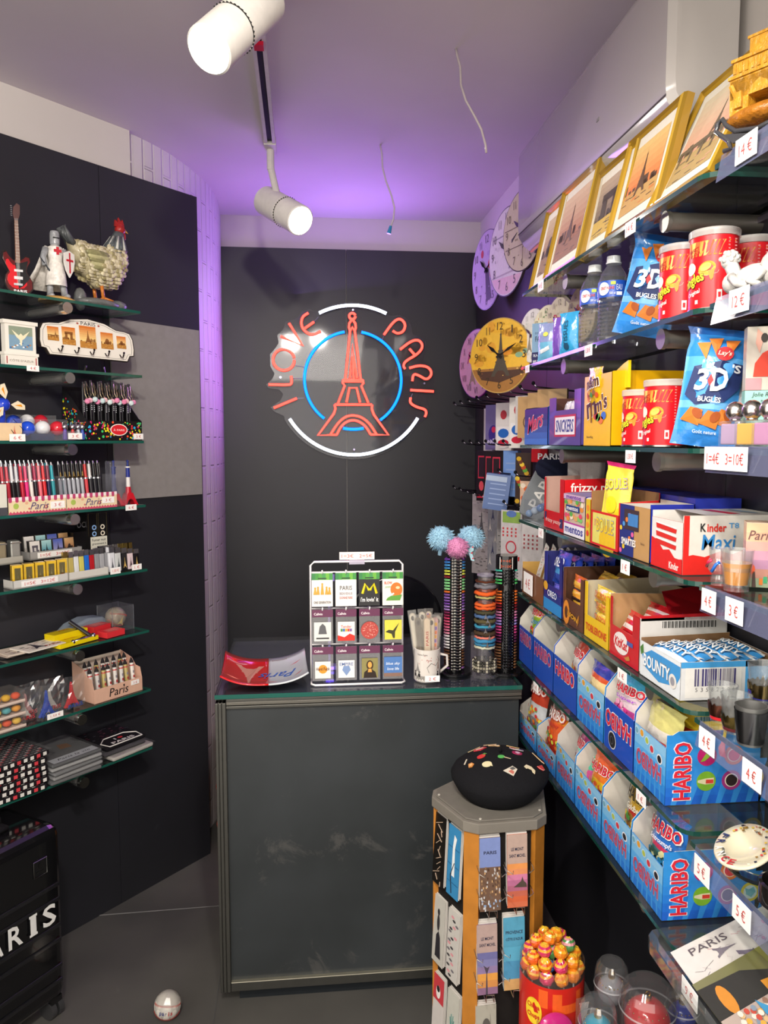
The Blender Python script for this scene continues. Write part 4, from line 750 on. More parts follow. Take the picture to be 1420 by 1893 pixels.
def patt(m, sx, sy, h):
    rn = random.Random(int(h * 9999) + int(sx * 77)); w_ = .013
    for j in range(int(2 * sy / w_)):
        for i in range(int(2 * sx / w_)):
            x = -sx + .003 + i * w_; y = -sy + .003 + j * w_; k = (i + j * 2) % 3
            if k == 0: v = [(x, y), (x + .01, y), (x + .01, y + .0035), (x, y + .0035)]; m.add([(p[0], p[1], h + .0008) for p in v], [(0, 1, 2, 3)], '#d8d5d0')
            elif k == 1: v = [(x, y + .004), (x + .009, y + .004), (x + .009, y + .010), (x, y + .010)]; m.add([(p[0], p[1], h + .0008) for p in v], [(0, 1, 2, 3)], '#c03a44')
            else: v = [(x, y + .002), (x + .01, y + .002), (x + .01, y + .004), (x, y + .004)]; m.add([(p[0], p[1], h + .0008) for p in v], [(0, 1, 2, 3)], '#9a9898')
    for i in range(int(2 * sx / .02)):
        x = -sx + .004 + i * .02; m.rect(x, h * .25, x + .011, h * .85, -sy - .0006, ('#cf3f48', '#dcd9d4', '#dcd9d4')[i % 3])
for k in range(6): shirt('black shirt with red and white city pattern, %s from the bottom of its pile' % WP[k], -.85 + .004 * (k % 2), .085, z + .019 * k, .05 * ((k % 3) - 1), .083, .105, .017, '#1e1a1e', deco=patt, wrap=k == 5)
def gdeco(m, sx, sy, h):
    h += .0008; m.add([(-sx * .9, -sy * .95, h), (sx * .9, -sy * .95, h), (sx * .9, -sy * .6, h), (-sx * .9, -sy * .6, h)], [(0, 1, 2, 3)], '#c2c6cc'); m.text('Paris la vie', 0, -sy * .78, sx * 1.3, .014, h + .0006, '#2a2a30', plane='xy', shear=.3)
    m.text('S', -.03, -.01, .02, .03, h, '#1f1f24', plane='xy', shear=.2); m.add([(.0, -.01, h), (.035, -.015, h), (.04, .02, h), (.01, .03, h)], [(0, 1, 2, 3)], '#7a5230')
for k in range(5): shirt('grey bagged shirt, %s from the bottom of the middle pile' % WP[k], -.675 + .003 * (k % 2), .095, z + .013 * k, .04 * ((k % 3) - 1), .082, .10, .0115, ('#6a6a6c', '#8f8f90', '#77787a', '#9a9a9b', '#5f6062')[k], deco=gdeco if k == 4 else None)
def tdeco(m, sx, sy, h):
    h += .0008; q = [(-sx * .82, -sy * .98), (sx * .82, -sy * .98), (sx * .9, -sy * .6), (sx * .5, -sy * .32), (-sx * .5, -sy * .32), (-sx * .9, -sy * .6)]
    m.tube([(p[0], p[1], h) for p in q], .002, 4, '#e4e0dc', closed=True); m.text('PARIS', 0, -sy * .82, sx * 1.1, .016, h + .0006, '#e8e4e0', plane='xy', bold=.05); m.text('I', -.012, -sy * .56, .005, .014, h, '#e8e4e0', plane='xy', bold=.05); v = [(.008 + .009 * math.cos(a), -sy * .56 + .007 * math.sin(a), h) for a in [2 * PI * i / 12 for i in range(12)]]; m.add(v, [tuple(range(12))], '#c82a30')
    rn = random.Random(2)
    for i in range(60): x, y = rn.uniform(-.95, .95) * sx, rn.uniform(-.25, .95) * sy; m.add([(x, y, h), (x + .009, y, h), (x + .009, y + .004, h), (x, y + .004, h)], [(0, 1, 2, 3)], ('#5a2038', '#3a3a42', '#48202e')[i % 3])
shirt('white bagged shirt with red heart under the black heart shirt', -.475, .085, z, .05, .08, .10, .014, '#b9b4ae'); shirt('grey wrapped shirt between the white one and the black heart shirt', -.49, .075, z + .0155, .0, .078, .095, .012, '#4a484c'); shirt('folded black T-shirt printed I love PARIS on top of its pile', -.485, .065, z + .029, .03, .076, .10, .014, '#17151a', deco=tdeco, wrap=False)
# ---- suitcase and baseball on the floor
t = thing('suitcase', 'black ribbed hard shell suitcase with white PARIS lettering on the floor', 'suitcase', LP(-.97, .35, 0), RL + .12); t.scale = (1, 1, .935)
m = MB('gloss', '#111113'); m.bx(-.155, .155, 0, .24, .06, .60); m.build('shell', t, bevel=.035, seg=4)
for zz in (.12, .165, .245, .29, .37, .415):
    m = MB('gloss', '#1d1d20'); m.bx(-.14, .135, -.004, .002, zz, zz + .012); m.build('rib', t, bevel=.002)
for i, (ch, x) in enumerate(zip('PARIS', (-.13, -.075, -.018, .035, .085))):
    m = MB('paper'); m.text(ch, x + .012, .345, .018 if ch == 'I' else .042, .062, -.0065, '#e6e6e4', bold=.04); 
    if ch == 'I': m.rect(x + .0, .314, x + .024, .321, -.0066, '#e6e6e4'); m.rect(x, .369, x + .024, .376, -.0066, '#e6e6e4')
    m.build('letter', t)
m = MB('metal', '#8a8a88'); q = [(.058, .475), (.098, .475), (.098, .522), (.058, .522)]; m.tube([(p[0], -.003, p[1]) for p in q], .0015, 4, closed=True); m.rect(.059, .476, .097, .521, -.002, '#151517', 'gloss'); m.disc(.078, .505, .006, .008, -.003, '#77787a', n=6); m.rect(.066, .486, .09, .489, -.003, '#77787a'); m.build('badge', t)
m = MB('matte', '#19191b'); m.bx(-.05, .05, .08, .16, .6, .615); m.tube([(-.05, .12, .61), (-.045, .12, .635), (.045, .12, .635), (.05, .12, .61)], .009, 8); m.build('handle', t, True)
for x in (-.125, .125):
    for y in (.035, .205): m = MB('gloss', '#3a3a3c'); m.cyl((x - .02, y, .028), (x - .004, y, .028), .028, n=20); m.cyl((x + .004, y, .028), (x + .02, y, .028), .028, n=20); m.bx(x - .018, x + .018, y - .02, y + .02, .04, .066, '#151517'); m.build('wheel', t, 40)
t = thing('baseball', 'white baseball lettered paris in blue and red lying on the dark floor', 'baseball', (-.388, 2.10, .0375), .05, tilt=(.1, .12)); baseball(t, .037)
m = MB('matte')
for i, (ch, c) in enumerate(zip('paris', ('#28357a', '#28357a', '#8a8890', '#b8343a', '#b8343a'))):
    a = R(-24 + i * 11.5); rr = .0376; m.at((0, 0, 0), a); m.text(ch, 0, .002 + (-.0025 if ch == 'p' else 0) + (.0015 if ch == 'i' else 0), .0028 if ch == 'i' else .0058, .013 if ch == 'p' else .013 if ch == 'i' else .009, -rr, c, bold=.05)
m.build('lettering', t); m = MB('film', '#cfcfcf'); m.ball((0, 0, .001), .0385, 10, 7); m.build('wrapper', t)
# ================================================================== ON THE COUNTER
zc = .911
t = thing('glass_dish', 'curved rectangular red and white glass dish with upside-down tower on the counter', 'dish', (-.115, 2.26, zc + .003), .04)
m = MB('gloss'); nx, ny = 24, 12; v = []
def dz_(a, b): return .002 + .030 * abs(a) ** 2.6 + .012 * abs(b) ** 3
for i in range(nx + 1):
    for j in range(ny + 1): a, b = -1 + 2 * i / nx, -1 + 2 * j / ny; v.append((a * .122, b * .13, dz_(a, b)))
for a, b, c in ((0, 13, '#cf1512'), (13, nx, '#c9cfd4')): m.add(v, [(i * (ny + 1) + j, (i + 1) * (ny + 1) + j, (i + 1) * (ny + 1) + j + 1, i * (ny + 1) + j + 1) for i in range(a, b) for j in range(ny)], c)
m.build('dish_body', t, True, solid=-.004)
def ondish(pts, col, name):
    m = MB('gloss'); m.add([(x, y, dz_(x / .122, y / .13) + .0045) for x, y in pts], [tuple(range(len(pts)))], col); return m.build(name, t)
ondish([(-.045 + .0 + p[0] * .085, .075 - p[1] * .19) for p in EIF], '#e09a86', 'tower_print')
m = MB('paper')
def dtxt(s, x, y, w, h, col, sh=0):
    vs, fs, a0, a1, b0, b1 = glyphs(s, .0, sh); kx, ky = w / (a1 - a0), h / (b1 - b0)
    m.add([(x - (p[0] - (a0 + a1) / 2) * kx, y - (p[1] - (b0 + b1) / 2) * ky, dz_((x - (p[0] - (a0 + a1) / 2) * kx) / .122, (y - (p[1] - (b0 + b1) / 2) * ky) / .13) + .0055) for p in vs], fs, col)
dtxt('Paris', .035, -.02, .11, .055, '#2f62b8', .5); dtxt('SOUVENIR DE PARIS', .02, .11, .09, .006, '#7a2a2a'); m.build('lettering', t)
for x, y, a in ((.09, .06, .5), (.095, -.05, .8), (.02, -.085, 2.6), (-.09, -.06, -.4)): ondish([(x - .02 * math.cos(a), y - .02 * math.sin(a)), (x + .001, y - .002), (x + .02 * math.cos(a), y + .02 * math.sin(a)), (x - .001, y + .003)], '#b8403c' if x > 0 else '#ef9a86', 'stroke')
# wire rack with small packets
t = thing('wire_rack', 'white wire countertop rack with card headers reading 1=3€ 2=5€', 'rack', (.151, 2.19, zc), 0)
m = MB('gloss', '#f0eeee'); W = .132; H = .345
m.tube([(-W, 0.03, .004), (-W, .03, H - .01), (-W + .01, .03, H), (W - .01, .03, H), (W, .03, H - .01), (W, .03, .004)], .0032, 8); m.build('upright_frame', t, True)
m = MB('gloss', '#f0eeee'); m.tube([(-W, .03, .004), (-W, -.02, .004), (-W + .01, -.03, .004), (W - .01, -.03, .004), (W, -.02, .004), (W, .03, .004)], .0032, 8); m.build('foot', t, True)
for k in range(3): m = MB('gloss', '#f0eeee'); m.tube([(-W, .03, .315 - k * .105), (W, .03, .315 - k * .105)], .0024, 6); m.build('crossbar', t, True)
m = MB('frost', '#d8d2e6'); m.bx(-.022, .022, .024, .0255, H - .008, H + .014); m.build('clip', t); m = MB('paper', '#efe9e4'); m.bx(-.05, .05, .022, .0238, H + .006, H + .028); m.text('1=3€   2=5€', 0, H + .017, .088, .010, .0212, '#c0504a', bold=.02); m.build('sign_card', t)
def packet(i, r):
    x = (-.1 + i * .0665); zt = .322 - r * .106
    k = r * 4 + i
    nm = ['white packet with gold dancing figures', 'white packet lettered PARIS', "black packet with yellow arches lettered i'm lovin' it", 'packet with orange and green cartoon print', 'packet with plain grey emblem', 'packet with red swirl and coloured bars', 'packet with round salami slice print', 'yellow packet with dark tower', 'white packet with round orange badge', 'white packet with blue star emblem', 'packet with brown portrait print', 'packet with blue sky and crowd print'][k]
    m = MB('gloss', '#f0eeee'); m.tube([(x, .03, zt - .004), (x, -.006, zt - .006), (x, -.02, zt + .006)], .0022, 6); m.build('hook', t, True)
    p = thing('novelty_packet', nm + ' hanging on the wire rack, ' + ('top row', 'middle row', 'bottom row')[r], 'packet', (.151 + x, 2.19 - .010 - .004 * r, zc + zt - .098), 0, 'packets on the wire rack', tilt=(-.05, 0))
    w_ = .0295; m = MB('card', '#dcd9d6')
    m.bx(-w_, w_, 0, .004, 0, .098, '#cfccd0', 'film' if r else 'card')
    if r == 0:
        for q in range(6): m.rect(-w_ + q * .0098, .075, -w_ + (q + 1) * .0098, .094, -.0012, ('#2f7a40', '#3c8a34', '#4f9a3a', '#3f8f4a', '#66a838', '#3a8a3c')[q])
        m.rect(-.012, .078, .012, .081, -.002, '#1d2a1e')
        if i == 2: m.rect(-w_, .0, w_, .075, -.0012, '#1b1a1c')
        elif i == 3: m.rect(-w_, 0, w_, .075, -.0012, '#e6e4d8')
        else: m.rect(-w_, .0, w_, .075, -.0012, '#e4e0dc')
    else:
        m.rect(-w_, .076, w_, .097, -.0012, '#5f2348'); m.text('Callvin', -.012, .085, .024, .007, -.0022, '#efe6ea', bold=.03)
    m.build('sachet', p)
    m = MB('paper'); y = -.0028
    if k == 0:
        for q, hh in ((-.02, .018), (-.012, .02), (0, .03), (.012, .02), (.02, .018)): m.disc(q, .034 + hh, .003, .003, y, '#c79b3e', n=8); m.pz([(q - .005, .034), (q + .005, .034), (q + .002, .032 + hh), (q - .002, .032 + hh)], y, '#c79b3e')
        m.text('ONE GENERATION', 0, .012, .048, .007, y, '#3a2a2a', bold=.03)
    elif k == 1: m.text('PARIS', 0, .052, .034, .012, y, '#3a3a3e'); m.text('BIENVENUE', 0, .036, .036, .007, y, '#8a8088', bold=.02); m.text('DONNE RIRE', 0, .024, .036, .007, y, '#b0524c', bold=.02)
    elif k == 2:
        m.tube([(-.02, y, .035), (-.012, y, .062), (-.002, y, .045), (.002, y, .045), (.012, y, .062), (.02, y, .035)], .004, 6, '#e6d21c'); m.text("i'm lovin' it", 0, .018, .05, .013, y, '#f2f2f2', bold=.03)
    elif k == 3: m.text('BLOW', -.013, .064, .022, .008, y, '#c8442c', bold=.04); m.text('joint', -.013, .052, .02, .008, y, '#5a9a4a', shear=.3); m.disc(.010, .045, .017, .020, y, '#e0742a'); m.disc(.014, .05, .006, .004, y - .0004, '#f2d0a0'); m.pz([(-.02, .014), (.02, .014), (.026, .03), (-.012, .026)], y - .0003, '#5f9a3c'); m.pz([(-.018, .02), (.004, .032), (.002, .036), (-.02, .026)], y - .0006, '#efe8dc')
    elif k == 4: m.rect(-.024, .008, .024, .062, y + .0004, '#d6d3d0'); m.pz([(-.012, .028), (.012, .028), (.008, .05), (0, .058), (-.008, .05)], y, '#5a5a5e'); m.rect(-.018, .014, .018, .018, y, '#2a2a2c')
    elif k == 5: m.rect(-.024, .008, .024, .062, y + .0004, '#e2dcd8'); m.pz([(-.024, .008), (.024, .008), (.024, .022), (.01, .028), (-.005, .018), (-.024, .024)], y, '#cf2f22'); m.text('Tender', 0, .048, .03, .008, y, '#c8412c', bold=.03); [m.rect(-.016 + q * .0065, .034, -.010 + q * .0065, .042, y, ('#4a8a4a', '#3a6ab0', '#d8a02c', '#c8412c', '#7a5a9a')[q]) for q in range(5)]
    elif k == 6:
        m.disc(0, .036, .025, .025, y, '#b2453e', n=24); rn = random.Random(1)
        for q in range(34): a, b = rn.random() * 6.28, rn.random() ** .5 * .021; m.disc(b * math.cos(a), .036 + b * math.sin(a), .0016, .0013, y - .0004, '#e0a090', n=6)
    elif k == 7: m.rect(-.024, .008, .025, .064, y + .0004, '#d9cf4a'); m.pz([(-.022, .03), (-.004, .024), (.0, .012), (.005, .012), (.006, .03), (.018, .056), (.0, .034), (-.012, .036)], y, '#3d3a20')
    elif k == 8: m.rect(-.022, .008, .022, .056, y + .0004, '#e4e0da'); m.disc(0, .034, .0125, .0125, y, '#d9922c', n=18); m.text('Hard Fuck', 0, .035, .038, .009, y - .0005, '#5a2a1c', bold=.04)
    elif k == 9: m.rect(-.023, .008, .023, .058, y + .0004, '#e4e2e0'); m.pz([(0, .014), (.012, .03), (.008, .042), (-.008, .042), (-.012, .03)], y, '#7a92bc'); m.text('EMPIRE', 0, .047, .038, .009, y, '#3f5f9a', bold=.02)
    elif k == 10: m.rect(-.023, .006, .023, .062, y + .0004, '#8c8450'); m.pz([(-.018, .006), (.02, .006), (.016, .022), (.006, .03), (-.006, .03), (-.016, .022)], y, '#2a1c12'); m.disc(0, .042, .010, .014, y, '#3a2414', n=14); m.disc(0, .043, .006, .009, y - .0004, '#d8a24c', n=14); m.pz([(-.006, .022), (.006, .022), (.004, .032), (-.004, .032)], y - .0004, '#d09a48')
    else: m.rect(-.026, .018, .026, .064, y + .0004, '#4f7ab8'); m.rect(-.026, .008, .026, .018, y + .0004, '#8a6a5c'); m.text('blue sky', 0, .044, .04, .010, y, '#dfe8f2', shear=.2, bold=.02); m.text('love life', 0, .030, .034, .008, y, '#dfe8f2', shear=.2, bold=.02)
    m.build('print', p)
for r in range(3):
    for i in range(4): packet(i, r)
m = MB('lampface', '#3a2ad0'); t2 = thing('charger_light', 'small glowing violet blue gadget behind the lower packets of the rack', 'gadget', (.075, 2.33, zc)); m = MB('gloss', '#8a80c8'); m.bx(-.02, .02, -.015, .015, 0, .012); m.cyl((0, 0, .012), (0, 0, .27), .004, n=8); m.bx(-.016, .016, -.004, .004, .27, .29); m.build('stem', t2); m = MB('neon', (.16, .08, 1.0)); m.bx(-.012, .012, -.0165, -.015, .002, .010); m.build('led', t2)
# mug with nail files
t = thing('printed_mug', 'white mug with black cat and Paris drawings holding nail files', 'mug', (.352, 2.195, zc)); m = MB('gloss', '#d9d3cc'); m.lathe([(0, 0), (.036, 0), (.0385, .004), (.0385, .094), (.036, .095), (.035, .09), (.035, .006), (0, .005)], 36); m.build('cup', t, 50)
m = MB('paper'); m.cr = .0388
for k, x in enumerate((-.045, -.03, .028, .042)): m.disc(x, .022, .004, .006, -.0003, '#1e1a1c', n=10); m.disc(x, .031, .003, .003, -.0003, '#1e1a1c', n=8)
m.tube([(.0, -.0004, .03), (-.006, -.0004, .045), (.006, -.0004, .058), (.02, -.0004, .05), (.034, -.0004, .064), (.028, -.0004, .075)], .0006, 4, '#1e1a1c')
m.text('Notre-Dame', -.02, .082, .03, .005, -.0003, '#5a4a4c'); m.text('Paris', .0, .066, .016, .005, -.0003, '#b0443c', shear=.2); eif(m, .03, .035, .014, .045, -.0003, '#a08a80'); eif(m, -.035, .03, .02, .03, -.0003, '#8a8684')
for k in range(10): m.rect(-.04 + k * .004, .008 + (k % 2) * .003, -.038 + k * .004, .02, -.0003, '#2a2628')
for k in range(8): m.disc(-.03 + k * .009, .055 + (k * 7 % 5) * .006, .0012, .0012, -.0003, '#c0484c', n=6)
m.build('print', t); m = MB('gloss', '#d9d3cc'); m.tube([(.036, 0, .075), (.058, 0, .07), (.06, 0, .04), (.036, 0, .02)], .004, 8); m.build('handle', t, True)
price('2 €', (.36, 2.148, zc + .025), 0, .042, .018, 'white price tag 2 € leaning on the printed mug')
for k, (x, y, a, c, lb) in enumerate(((-.026, .004, -.16, '#cfc8b8', 'cream nail file at the rack side of the mug'), (-.015, -.006, -.12, '#6e675c', 'dark grey nail file between two cream ones'), (-.004, .012, -.06, '#d2ccbc', 'cream nail file behind the tower print one'), (.0, -.016, -.01, '#d8c6ae', 'beige nail file lettered PARIS in red'), (.012, -.012, .03, '#cdbca6', 'beige nail file with small cat drawing'), (.022, -.01, .06, '#c8a0a0', 'nail file with orange and violet squares'), (.008, .016, .02, '#d6cdbd', 'taller nail file with round sunset print'), (.028, .01, .12, '#cfc9c0', 'pale nail file leaning towards the bracelet tower'))):
    f = thing('nail_file', lb, 'nail file', (.352 + x * .7, 2.195 + y, zc + .008), 0, 'nail files in the mug', tilt=(-.08, a * .8)); m = MB('paper', c); h_ = .165 + .012 * (k in (6, 2, 0)); pts = [(-.0095, 0), (.0095, 0)] + [(.0095 * math.cos(q), h_ + .0095 * math.sin(q)) for q in [PI * i / 8 for i in range(9)]]
    m.prism(pts, -.001, .001); m.build('board', f); m = MB('film', '#e6e2da'); m.bx(-.0125, .0125, -.0022, .0022, .0, h_ + .018); m.build('sleeve', f); m = MB('paper'); m.tube([(-.0085, -.0013, .01), (-.0085, -.0013, h_)] + [(.0085 * math.cos(q), -.0013, h_ + .0085 * math.sin(q)) for q in [PI - PI * i / 8 for i in range(9)]] + [(.0085, -.0013, .01)], .0005, 4, '#8a7a68')
    if k == 3: m.text('PARIS', 0, .115, .042, .008, -.0016, '#b0443c', rot=PI / 2, bold=.03)
    elif k == 5: [m.rect(-.006, .09 + q * .012, .006, .099 + q * .012, -.0015, ('#d9702c', '#7a5aa8', '#d8a030')[q % 3]) for q in range(6)]
    elif k == 6: m.disc(0, h_ - .004, .006, .007, -.0015, '#d9803c'); m.disc(-.002, h_ + .001, .003, .003, -.0017, '#7a5a98')
    else: m.disc(0, h_ - .006, .005, .007, -.0015, '#4a4440'); eif(m, 0, .06, .01, .05, -.0015, '#8a7c70')
    m.build('print', f)
# bracelet towers
def disc_base(t, r, mat='gloss', c='#101012'):
    m = MB(mat, c); m.lathe([(0, 0), (r, 0), (r, .006), (r - .002, .008), (0, .008)], 36); return m.build('base', t, 50)
t = thing('bracelet_tower', 'black column stand stacked with rainbow cord bracelets, topped by fluffy hair accessories', 'display stand', (.444, 2.26, zc)); disc_base(t, .056); m = MB('gloss', '#16161a'); m.cyl((0, 0, .008), (0, 0, .352), .023, n=24); m.build('column', t, 50)
rb = ['#6b3a98', '#3a78c0', '#4a90c8', '#3f86bc', '#c9d04c', '#d4d85a', '#8c2430', '#7ac880', '#86cf8c', '#84cc88', '#90d292', '#d9702c', '#7a55a0', '#8a66b0', '#8058a8', '#6f449a', '#9a78bc', '#9f80c0', '#7a2c50', '#8a2a4c', '#c84468', '#d05074', '#d85c7c', '#d8688a', '#d87a98', '#dc8ca4', '#e0d4d8', '#e4e0e0', '#dcd8d8', '#e2dede', '#c9c5c5', '#5a3a28', '#6a4830', '#63422c', '#6e4c34', '#5a3c28', '#60422e', '#8a5a9a']
def cordb(loc, c, label, r=.029, group='cord bracelets on the black tower', beads=True, br='#d6d2c8'):
    b = thing('cord_bracelet', label, 'bracelet', loc, 0, group)
    m = MB('matte', c)
    for sg in (-1, 1): m.tube([(sg * r * math.cos(q) * 1.0, -r * math.sin(q), .0012 * math.sin(3 * q) - .004 * math.cos(q) ** 2 + .003) for q in [R(-60 + 110 * i / 9) for i in range(10)]], .0026, 6)
    m.build('cord', b, True)
    if beads:
        m = MB('metal', br)
        for sg in (-1, 1): m.ball((sg * .0125, -r - .0005, .0), .0034, 7, 5)
        m.tube([(-.0125, -r - .001, .0), (-.004, -r - .003, .0016), (.004, -r - .003, -.0016), (.0125, -r - .001, .0)], .0013, 5); m.build('clasp', b, True)
    return b
def cname(c):
    r, g, b = [int(c[i:i + 2], 16) for i in (1, 3, 5)]; mx, mn = max(r, g, b), min(r, g, b)
    if mx - mn < 18: return 'white' if mx > 190 else 'grey' if mx > 70 else 'black'
    import colorsys; h, l, s = colorsys.rgb_to_hls(r / 255, g / 255, b / 255); h *= 360
    if 12 < h < 45 and l < .4: return 'brown'
    for lim, n in ((12, 'red'), (40, 'orange'), (72, 'yellow'), (165, 'green'), (255, 'blue'), (300, 'violet'), (345, 'pink'), (361, 'red')):
        if h < lim: return ('dark ' if l < .32 else 'pale ' if l > .75 else '') + n
ORD = ['%s from the base' % x for x in ('first', 'second', 'third', 'fourth', 'fifth', 'sixth', 'seventh', 'eighth', 'ninth', 'tenth', 'eleventh', 'twelfth', 'thirteenth', 'fourteenth', 'fifteenth', 'sixteenth', 'seventeenth', 'eighteenth', 'nineteenth', 'twentieth')] + ['%s above the middle' % x for x in ('first', 'second', 'third', 'fourth', 'fifth', 'sixth', 'seventh', 'eighth', 'ninth', 'tenth', 'eleventh', 'twelfth', 'thirteenth', 'fourteenth', 'fifteenth', 'sixteenth', 'seventeenth', 'topmost')]
for i, c in enumerate(reversed(rb)): cordb((.444, 2.26, zc + .016 + i * .0088), c, '%s cord bracelet on the tower under the fluffy ears, %s' % (cname(c), ORD[i]))
t = thing('bracelet_tower', 'black column stand with capped top tagged 4€ 10€ stacked with neon cord bracelets', 'display stand', (.598, 2.25, zc)); disc_base(t, .056); m = MB('gloss', '#121214'); m.cyl((0, 0, .008), (0, 0, .312), .026, n=24); m.cyl((0, 0, .312), (0, 0, .352), .032, n=24); m.build('column', t, 50)
m = MB('paper', '#eeebe6'); m.cr = .0325; m.rect(-.03, .314, .010, .349, -.0003); m.text('1=4€', -.010, .339, .03, .009, -.0010, '#c85a3c', bold=.03); m.text('3=10€', -.010, .323, .032, .009, -.0010, '#c85a3c', bold=.03); m.build('price_label', t)
nb = ['#3fb8a0', '#8a8a90', '#9a9aa0', '#4fc46a', '#58c870', '#e0702c', '#e67832', '#e8803a', '#dc6a28', '#d0402c', '#7a1c2c', '#8a2030', '#d48ab0', '#d87aa8', '#c878b8', '#b088d0', '#9a90d8', '#d04888', '#d85090', '#c84484', '#7a2a5a', '#6a2850', '#5c2a4a', '#5a3a28', '#6a4630', '#724e34', '#7a5438', '#6c4a32', '#64442e', '#755036', '#7c583c', '#6a482e']
for i, c in enumerate(reversed(nb)): cordb((.598, 2.25, zc + .016 + i * (.0088 if i < 27 else .0094)), c, '%s cord bracelet on the price tagged black tower, %s' % (cname(c), ORD[i]), .031, 'cord bracelets on the tagged tower', True, '#4a4a4e')
t = thing('bracelet_tower', 'clear acrylic column stand with mixed leather and charm bracelets between the black towers', 'display stand', (.526, 2.215, zc)); disc_base(t, .040, 'film', '#d0d0d4'); m = MB('film', '#d4d4da'); m.cyl((0, 0, .006), (0, 0, .30), .022, n=24, caps=False); m.lathe([(.022, .296), (.0245, .298), (.0245, .302), (.022, .304)], 24, col='#b0a8c0', mat='frost'); m.build('column', t, 50)
mixb = [(.282, '#5a3020', .003, 'leather'), (.268, '#77757c', .006, 'knotted'), (.248, '#e8622c', .006, 'woven'), (.236, '#b8b070', .003, 'thin'), (.214, '#e86a34', .0045, 'woven'), (.205, '#e0602e', .0045, 'woven'), (.192, '#4a4634', .005, 'braided'), (.180, '#4f6a94', .005, 'beaded'), (.166, '#5a5238', .006, 'charm'), (.150, '#3f8fae', .0045, 'cord'), (.143, '#2a3044', .004, 'cord'), (.130, '#4a3a2c', .006, 'braided'), (.118, '#e08070', .0035, 'thin'), (.108, '#3f86b0', .006, 'beaded'), (.097, '#3c7a9c', .004, 'cord'), (.088, '#c9c8b0', .004, 'rope')]
for i, (h_, c, r_, nm) in enumerate(mixb):
    b = thing('charm_bracelet', '%s %s bracelet on the clear acrylic column, %s' % (cname(c), nm, ORD[15 - i]), 'bracelet', (.526, 2.215, zc + h_), 0, 'bracelets on the clear column'); m = MB('fabric', c); rn = random.Random(i); ng = 28
    m.tube([((.0265 + .001 * (q % 2)) * math.cos(2 * PI * q / ng), (.0265 + .001 * (q % 2)) * math.sin(2 * PI * q / ng), rn.uniform(-.0015, .0015)) for q in range(ng)], r_, 6, closed=True); m.build('band', b, True)
    if i in (6, 7, 8, 9, 11, 13): m = MB('metal', '#c9c4b4'); a = .006 * ((i % 3) - 1); eif(m, a, -.016, .012, .018, -.034, '#c9c4b4', 'metal', depth=.001); m.build('charm', b)
for q, (h_, c) in enumerate(((.020, '#2e2c28'), (.029, '#8c8674'), (.038, '#3a382e'), (.047, '#26241f'))):
    b = thing('bead_bracelet', 'bracelet of round %s beads, %s of the clear column' % (('black', 'pearly grey', 'dark brown', 'black and bronze')[q], ORD[q]), 'bracelet', (.526, 2.215, zc + h_), 0, 'bead bracelets on the clear column'); m = MB('gloss', c)
    for i in range(24): a = 2 * PI * i / 24; m.ball((.033 * math.cos(a), .033 * math.sin(a), 0), .0046, 7, 5, c if i % 3 else '#a8a290')
    m.build('beads', b, True); b.children[0]['kind'] = 'stuff'
# fluffy accessories on top of the tower
def fluff(m, c, r, col, seed, sz=(1, 1, 1), n=900, L=.35):
    rn = random.Random(seed); m.ball(c, r * .92, 16, 10, col, 'fur', sz); base = C3(col)
    for _ in range(n):
        u, a = rn.uniform(-1, 1), rn.uniform(0, 2 * PI); q = math.sqrt(1 - u * u); d = Vector((q * math.cos(a) * sz[0], q * math.sin(a) * sz[1], u * sz[2])); p = Vector(c) + d * r * .84; tip = Vector(c) + d * r * (1.0 + rn.uniform(-.04, .10)) + Vector((rn.uniform(-1, 1), rn.uniform(-1, 1), rn.uniform(-1.2, .4))) * r * .26
        s_ = d.orthogonal().normalized() * r * .05; k = rn.uniform(.9, 1.15); m.add([tuple(p - s_), tuple(p + s_), tuple(tip)], [(0, 1, 2)], tuple(min(1, x * k) for x in base), 'fur')
t = thing('fluffy_headband', 'headband with two pale blue fluffy pompom ears resting on the bracelet tower', 'headband', (.444, 2.26, zc + .352)); m = MB('fabric', '#9cc4dc'); m.tube([(-.045, .004, .0), (-.04, .004, .028), (0, .004, .05), (.04, .004, .028), (.045, .004, 0)], .006, 8); m.build('band', t, True)
for sg in (-1, 1): m = MB('fur'); fluff(m, (sg * .044 + .004, .005, .052), .037, '#9dc8e0', 5 + sg); m.build('pompom', t)
m = MB('frost', '#a8c4c8'); m.bx(.03, .062, .0, .004, .0, .05); m.build('card', t)
t = thing('pompom_scrunchie', 'pink fluffy pompom hair tie in front of the blue ears on the bracelet tower', 'hair tie', (.444, 2.23, zc + .352)); m = MB('fur'); fluff(m, (0, -.012, .030), .030, '#d68cb8', 9, n=700); m.build('pompom', t)
m = MB('film', '#d8c4d0'); m.lathe([(.02, .0), (.028, .01), (.02, .016)], 14); m.build('wrapper', t)
t = thing('ribbon_bow', 'pale blue ribbon bow with red dots beside the pink pompom', 'bow', (.478, 2.222, zc + .352)); m = MB('card', '#a8d0dc'); m.prism([(-.004, .02), (.012, .034), (.014, .02), (.004, .012)], -.002, .002); m.prism([(-.002, .014), (.010, .008), (.016, -.012), (.006, -.010)], -.002, .002)
for x, q in ((.010, .029), (.008, .012), (.011, -.004)): m.disc(x, q, .0025, .0025, -.0025, '#cf3a4c', 'paper', 8)
m.build('ribbon', t)
